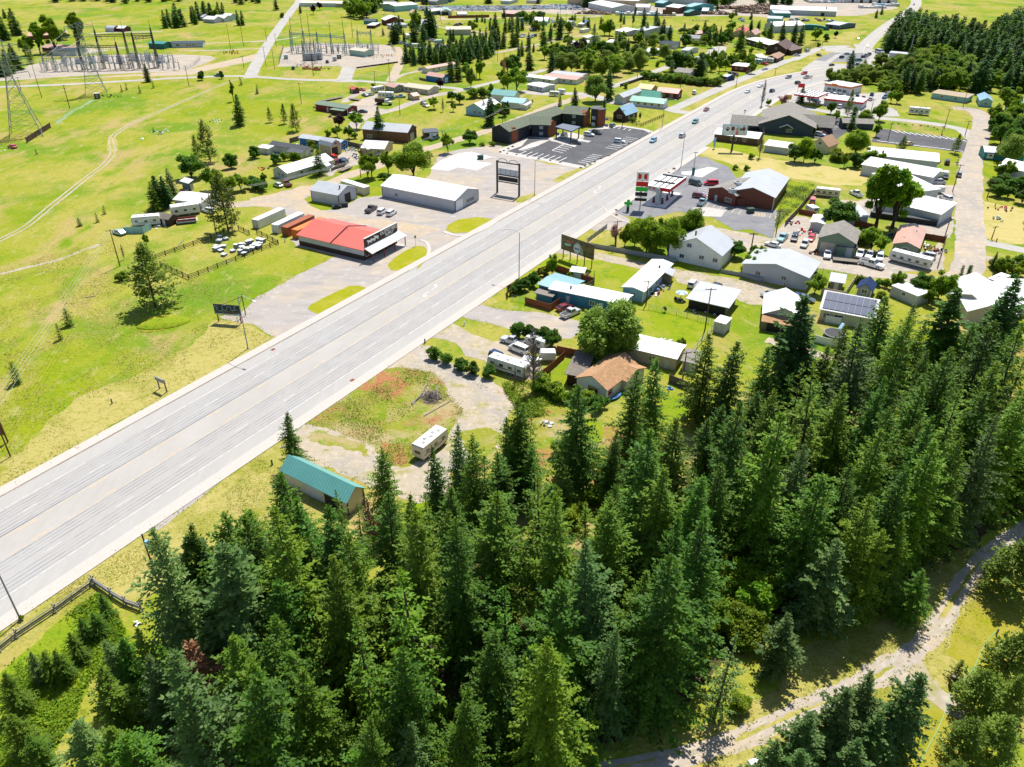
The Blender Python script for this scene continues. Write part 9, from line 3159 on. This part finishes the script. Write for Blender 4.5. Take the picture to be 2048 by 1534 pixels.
scatter(['fir']*12+['thinfir','thinfir','bluespruce'],WOOD,135,22.5,.86,5.3,seed=17,avoid=DEADSPOT,label='green fir in the dense lower wood',group='firs of the dense lower wood')
scatter(['shrub','bush','shrub'],'z 1120,900 1280,960 1240,1100 1100,1050',12,4,1,3,seed=18,look='bright shrub')
scatter(['shrub','shrub','leafy'],'p -250,420 100,340 350,400 480,520 300,760 60,820 -150,760',34,6.2,1.0,2.9,seed=19,label='bright shrub on the sunny wood edge',group='bright shrubs at the edge of the wood')
TR('shrub','p 250,830 220,1180 1130,640 0,900 o 1300,750 1350,900',2.8)
TR('shrub','m 130,690',1.2,.6)
TR('bluespruce','p 430,960',10.5,.95,jit=0,label='rounded blue-green spruce standing at the wood edge above the gravel drive',var=0)
TR('sparse','p 85,1240',14.5,1.0,jit=0,label='thin see-through conifer casting a star-shaped shadow on the drive')
TR('fir','p 1215,670',9.5,1.05,jit=0,label='small fir standing free in the clearing',var=3)
TR('bluespruce','p 640,690',16,1.0,label='big blue-green spruce at the sunny edge of the clearing')
TR('fir','p 900,640',17,.95,label='tall green fir right of the big blue-green spruce',var=4)
TR('fir','p 1060,560',15,.9)
TR('sapling','p 1515,1010',4,1,label='tiny fir sapling beside the two dark stumps')
TT('bluespruce','p 1020,950',11,.8,label='pointed blue-green spruce tip, middle of the lower clump')
TT('bluespruce','p 900,1060 670,1215',11,1.0)
TT('bluespruce','p 1330,975',13,.95,label='tall blue-green spruce right of the lower clump')
TT('bluespruce','p 1090,1210 670,1215 940,1370 600,1430',9,1.0)
TT('bluespruce','p 450,1380',8,1)
TT('pine','p 1740,970 1860,1230 1650,1250 1930,1000',7.5,1.2,look='bushy dark pine at the lower right')
TT('pine','p 1930,180',9,1.4,label='bushy pine at the right edge above the drive')
TT('pine','p 1934,730',9,1.2)
TT('pine','p 1560,1500',8,1)
TT('fir','z 1190,1505',5,1.0,look='fir tip at the bottom edge')
TT('fir','m 570,535 460,670 540,640',4.5,1.15,look='small dark fir inside the lower rail fence')
TT('fir','m 170,880 250,870 310,860 400,760',5.5,1.1)
TT('fir','m 620,790 690,790',10,1.1)
TT('fir','m 790,750',14,.9)
TT('fir','m 440,1260 700,1340 600,1330',13,1.2)
TT('fir','m 60,1240 160,1350 20,1000',7,1.2)
TT('fir','m 1300,750 1540,770 1450,80 1700,0 1580,480',20,.95)
TT('fir','m 860,900 930,850',14,1.05)
TT('fir','m 560,960',12,1.1)
TT('fir','z 740,1425 815,1435 720,1500',15,.95,look='sunlit fir tip at the bottom edge')
def undergrowth(name,s,n,mt,seed,size=.5,hmax=1.1,tilt=.8):
 poly=[p.to_2d()for p in G(s)]
 rg=np.random.default_rng(seed)
 vs=[Vector((p.x,p.y,0))for p in poly]
 tr=tessellate_polygon([vs])
 T=np.array([[list(vs[i].to_2d())for i in t]for t in tr])
 A=np.abs(np.cross(T[:,1]-T[:,0],T[:,2]-T[:,0]))
 idx=rg.choice(len(T),n,p=A/A.sum())
 u=rg.random((n,2))
 m_=u.sum(1)>1
 u[m_]=1-u[m_]
 p=T[idx,0]+(T[idx,1]-T[idx,0])*u[:,:1]+(T[idx,2]-T[idx,0])*u[:,1:]
 cl=np.sin(p[:,0]*.55)*np.sin(p[:,1]*.47+1)+np.sin(p[:,0]*.21+2)*np.sin(p[:,1]*.17)
 keep=cl+rg.normal(0,.5,n)>-.1
 p=p[keep]
 cl=cl[keep]
 n=len(p)
 pos=np.stack([p[:,0],p[:,1],rg.uniform(0,1,n)**1.5*hmax*np.clip(.6+cl,.2,1.4)],1)
 d=rg.normal(0,1,(n,3))
 d[:,2]=np.abs(d[:,2])*tilt
 l=rg.uniform(.5,1.3,n)*size
 me=quadmesh(name,spray_quads(pos,d,l,l*.32,rg,.2),mt)
 o=link(name,me)
 o['kind']='stuff'
 o['label']='leafy undergrowth covering the ground'
undergrowth('undergrowth',WOOD,70000,LEAF['leafy'],1)
undergrowth('undergrowth','m 0,960 60,930 330,700 560,540 640,570 720,760 640,900 480,1100 420,1300 200,1534 0,1534',26000,LEAF['bright'],2,.4,.5)
undergrowth('tall_weeds','h 230,510 480,560 480,610 360,720 260,800 180,900 210,740 240,640',9000,LEAF['willow'],3,.5,.7)
undergrowth('tall_weeds','j 1250,850 1450,880 1530,1000 1680,1180 n 1480,330 1250,560 1100,600 870,440 600,300 700,60',4500,LEAF['bright'],4,.28,.22)
undergrowth('tall_weeds','k 0,1010 260,1050 520,1200 o 500,120 180,140 100,20 k 40,1120',10000,LEAF['bright'],5,.4,.5)
TUFT=mat('grass_clumps',(.32,.31,.06),.9,spec=.05,world_xy=True,vary=[((.42,.38,.14),.12,.45,.6),((.18,.25,.015),.3,.5,.65),((.46,.43,.2),2,.5,.7)],trans=.35)
def clumps(name,s,n,seed,size=.34,hmax=.12):
 undergrowth(name,s,n,TUFT,seed,size,hmax*.5,.15)
clumps('grass_clumps','z 0,540 230,470 420,560 560,560 505,600 470,625 490,655 552,680 430,745 280,820 0,975 -80,900 -80,560',42000,31)
clumps('grass_clumps','z 0,1262 150,1162 280,1085 300,1070 450,985 520,915 570,945 620,960 640,1010 560,1130 420,1130 330,1160 200,1190 40,1290',16000,32,.24)
clumps('grass_clumps','p 0,1270 250,1160 480,1060 520,840 900,740 1150,640 1300,300 1600,240 1500,400 1330,640 1200,800 900,960 600,1100 215,1280',14000,33,.2,.1)
clumps('grass_clumps','p 1700,300 1934,160 2000,1000 1640,1240 1460,1050 1440,900 1520,700',16000,34,.18,.08)
clumps('grass_clumps','j 1050,860 1240,850 1420,880 1520,950 1530,1040 1680,1180 n 1480,420 1250,560 1050,590 870,440 560,300 330,265 700,20',22000,35,.28,.16)
def edge_clumps(name,strings,per,seed,size=.26):
 rg=np.random.default_rng(seed)
 P_=[]
 for s in strings:
  pts=[p.to_2d()for p in G(s)]
  for a,b in zip(pts,pts[1:]):
   d=b-a
   L=d.length
   if L<.5:
    continue
   k=int(L*per)
   nn=Vector((-d.y,d.x))/L
   u=rg.random(k)
   o_=rg.normal(0,.55,k)
   P_.append(np.stack([a.x+d.x*u+nn.x*o_,a.y+d.y*u+nn.y*o_],1))
 p=np.concatenate(P_)
 n=len(p)
 cl=np.sin(p[:,0]*1.3)*np.sin(p[:,1]*1.1)+rg.normal(0,.6,n)
 p=p[cl>-.1]
 n=len(p)
 pos=np.concatenate([p,rg.uniform(.06,.1,(n,1))],1)
 d=rg.normal(0,1,(n,3))
 d[:,2]=np.abs(d[:,2])*.2
 l=rg.uniform(.5,1.3,n)*size
 o=link(name,quadmesh(name,spray_quads(pos,d,l,l*.3,rg,.2),TUFT))
 o['kind']='stuff'
 o['label']='grass clumps fringing the tracks and lots'
edge_clumps('edge_clumps',['z 559,680 500,648 478,646 508,598 550,577 600,546 632,532 673,512','j 1040,855 1240,845 1420,880 1520,950 1530,1040 1680,1180 n 1500,330 1480,420 1250,560 1050,590 990,560 870,440 700,350 560,300 330,265','j 1350,640 1400,740 1520,830 1700,920 1830,990 2048,1070 k 60,1130 140,1210 o 20,180 0,300 z 985,930 960,960 900,985 780,995 665,935 572,900','p 0,1390 250,1290 600,1130 900,985 1130,850 1290,750 1370,640 1540,370 1680,240 1934,60','p 0,1520 300,1420 620,1280 850,1150 1040,1080 1330,900 1440,790 1520,680 1630,470 1720,330 1934,140','j 1800,350 2048,400 k 300,490 440,520','k 0,600 j 1920,510 1650,440','z 0,985 280,822 430,748 560,680','z 0,1255 150,1155 280,1072 445,965 540,893','k 1360,150 1500,170 1800,230 2048,300','k 2048,440 1900,400 1850,370 1600,300 1400,260','i 1090,550 1130,460 1220,440 1340,430 1450,450 1430,500 1300,550 1150,572 1090,550'],14,41)
'LABELS FROM WHAT STANDS NEAREST'
def finish_labels():
 right=lambda x,y:math.atan2(x,y)
 groups={}
 for o,look in NEED:
  x,y=(o.location.x,o.location.y)
  best=min(MARKS,key=lambda m_:(m_[1]-x)**2+(m_[2]-y)**2)
  dx,dy=(x-best[1],y-best[2])
  dist=math.hypot(dx,dy)
  if abs(dx)>abs(dy)*1.1:
   rel='right of' if dx>0 else 'left of'
  else:
   rel='behind' if dy>0 else 'in front of'
  if dist>55:
   rel='well '+rel if rel in('behind',)else 'far '+rel
  groups.setdefault((look,rel+' '+best[0]),[]).append(o)
 ordn=['first','second','third','fourth','fifth','sixth','seventh','eighth','ninth','tenth','eleventh','twelfth','thirteenth','fourteenth','fifteenth']
 for(look,where),os_ in groups.items():
  os_.sort(key=lambda o:right(o.location.x,o.location.y))
  for i,o in enumerate(os_):
   if len(os_)==1:
    t='%s %s'%(look,where)
   elif len(os_)==2:
    t='%s %s, %s one'%(look,where,('left','right')[i])
   elif i==0:
    t='%s %s, leftmost'%(look,where)
   elif i==len(os_)-1:
    t='%s %s, rightmost'%(look,where)
   else:
    t='%s %s, %s from left'%(look,where,ordn[i]if i<15 else str(i+1)+'th')
   w_=t.split()
   while len(w_)>16:
    w_.pop(0)
   o['label']=' '.join(w_)
   if 'group' not in o and len(os_)>2:
    o['group']=look+'s '+where
finish_labels()
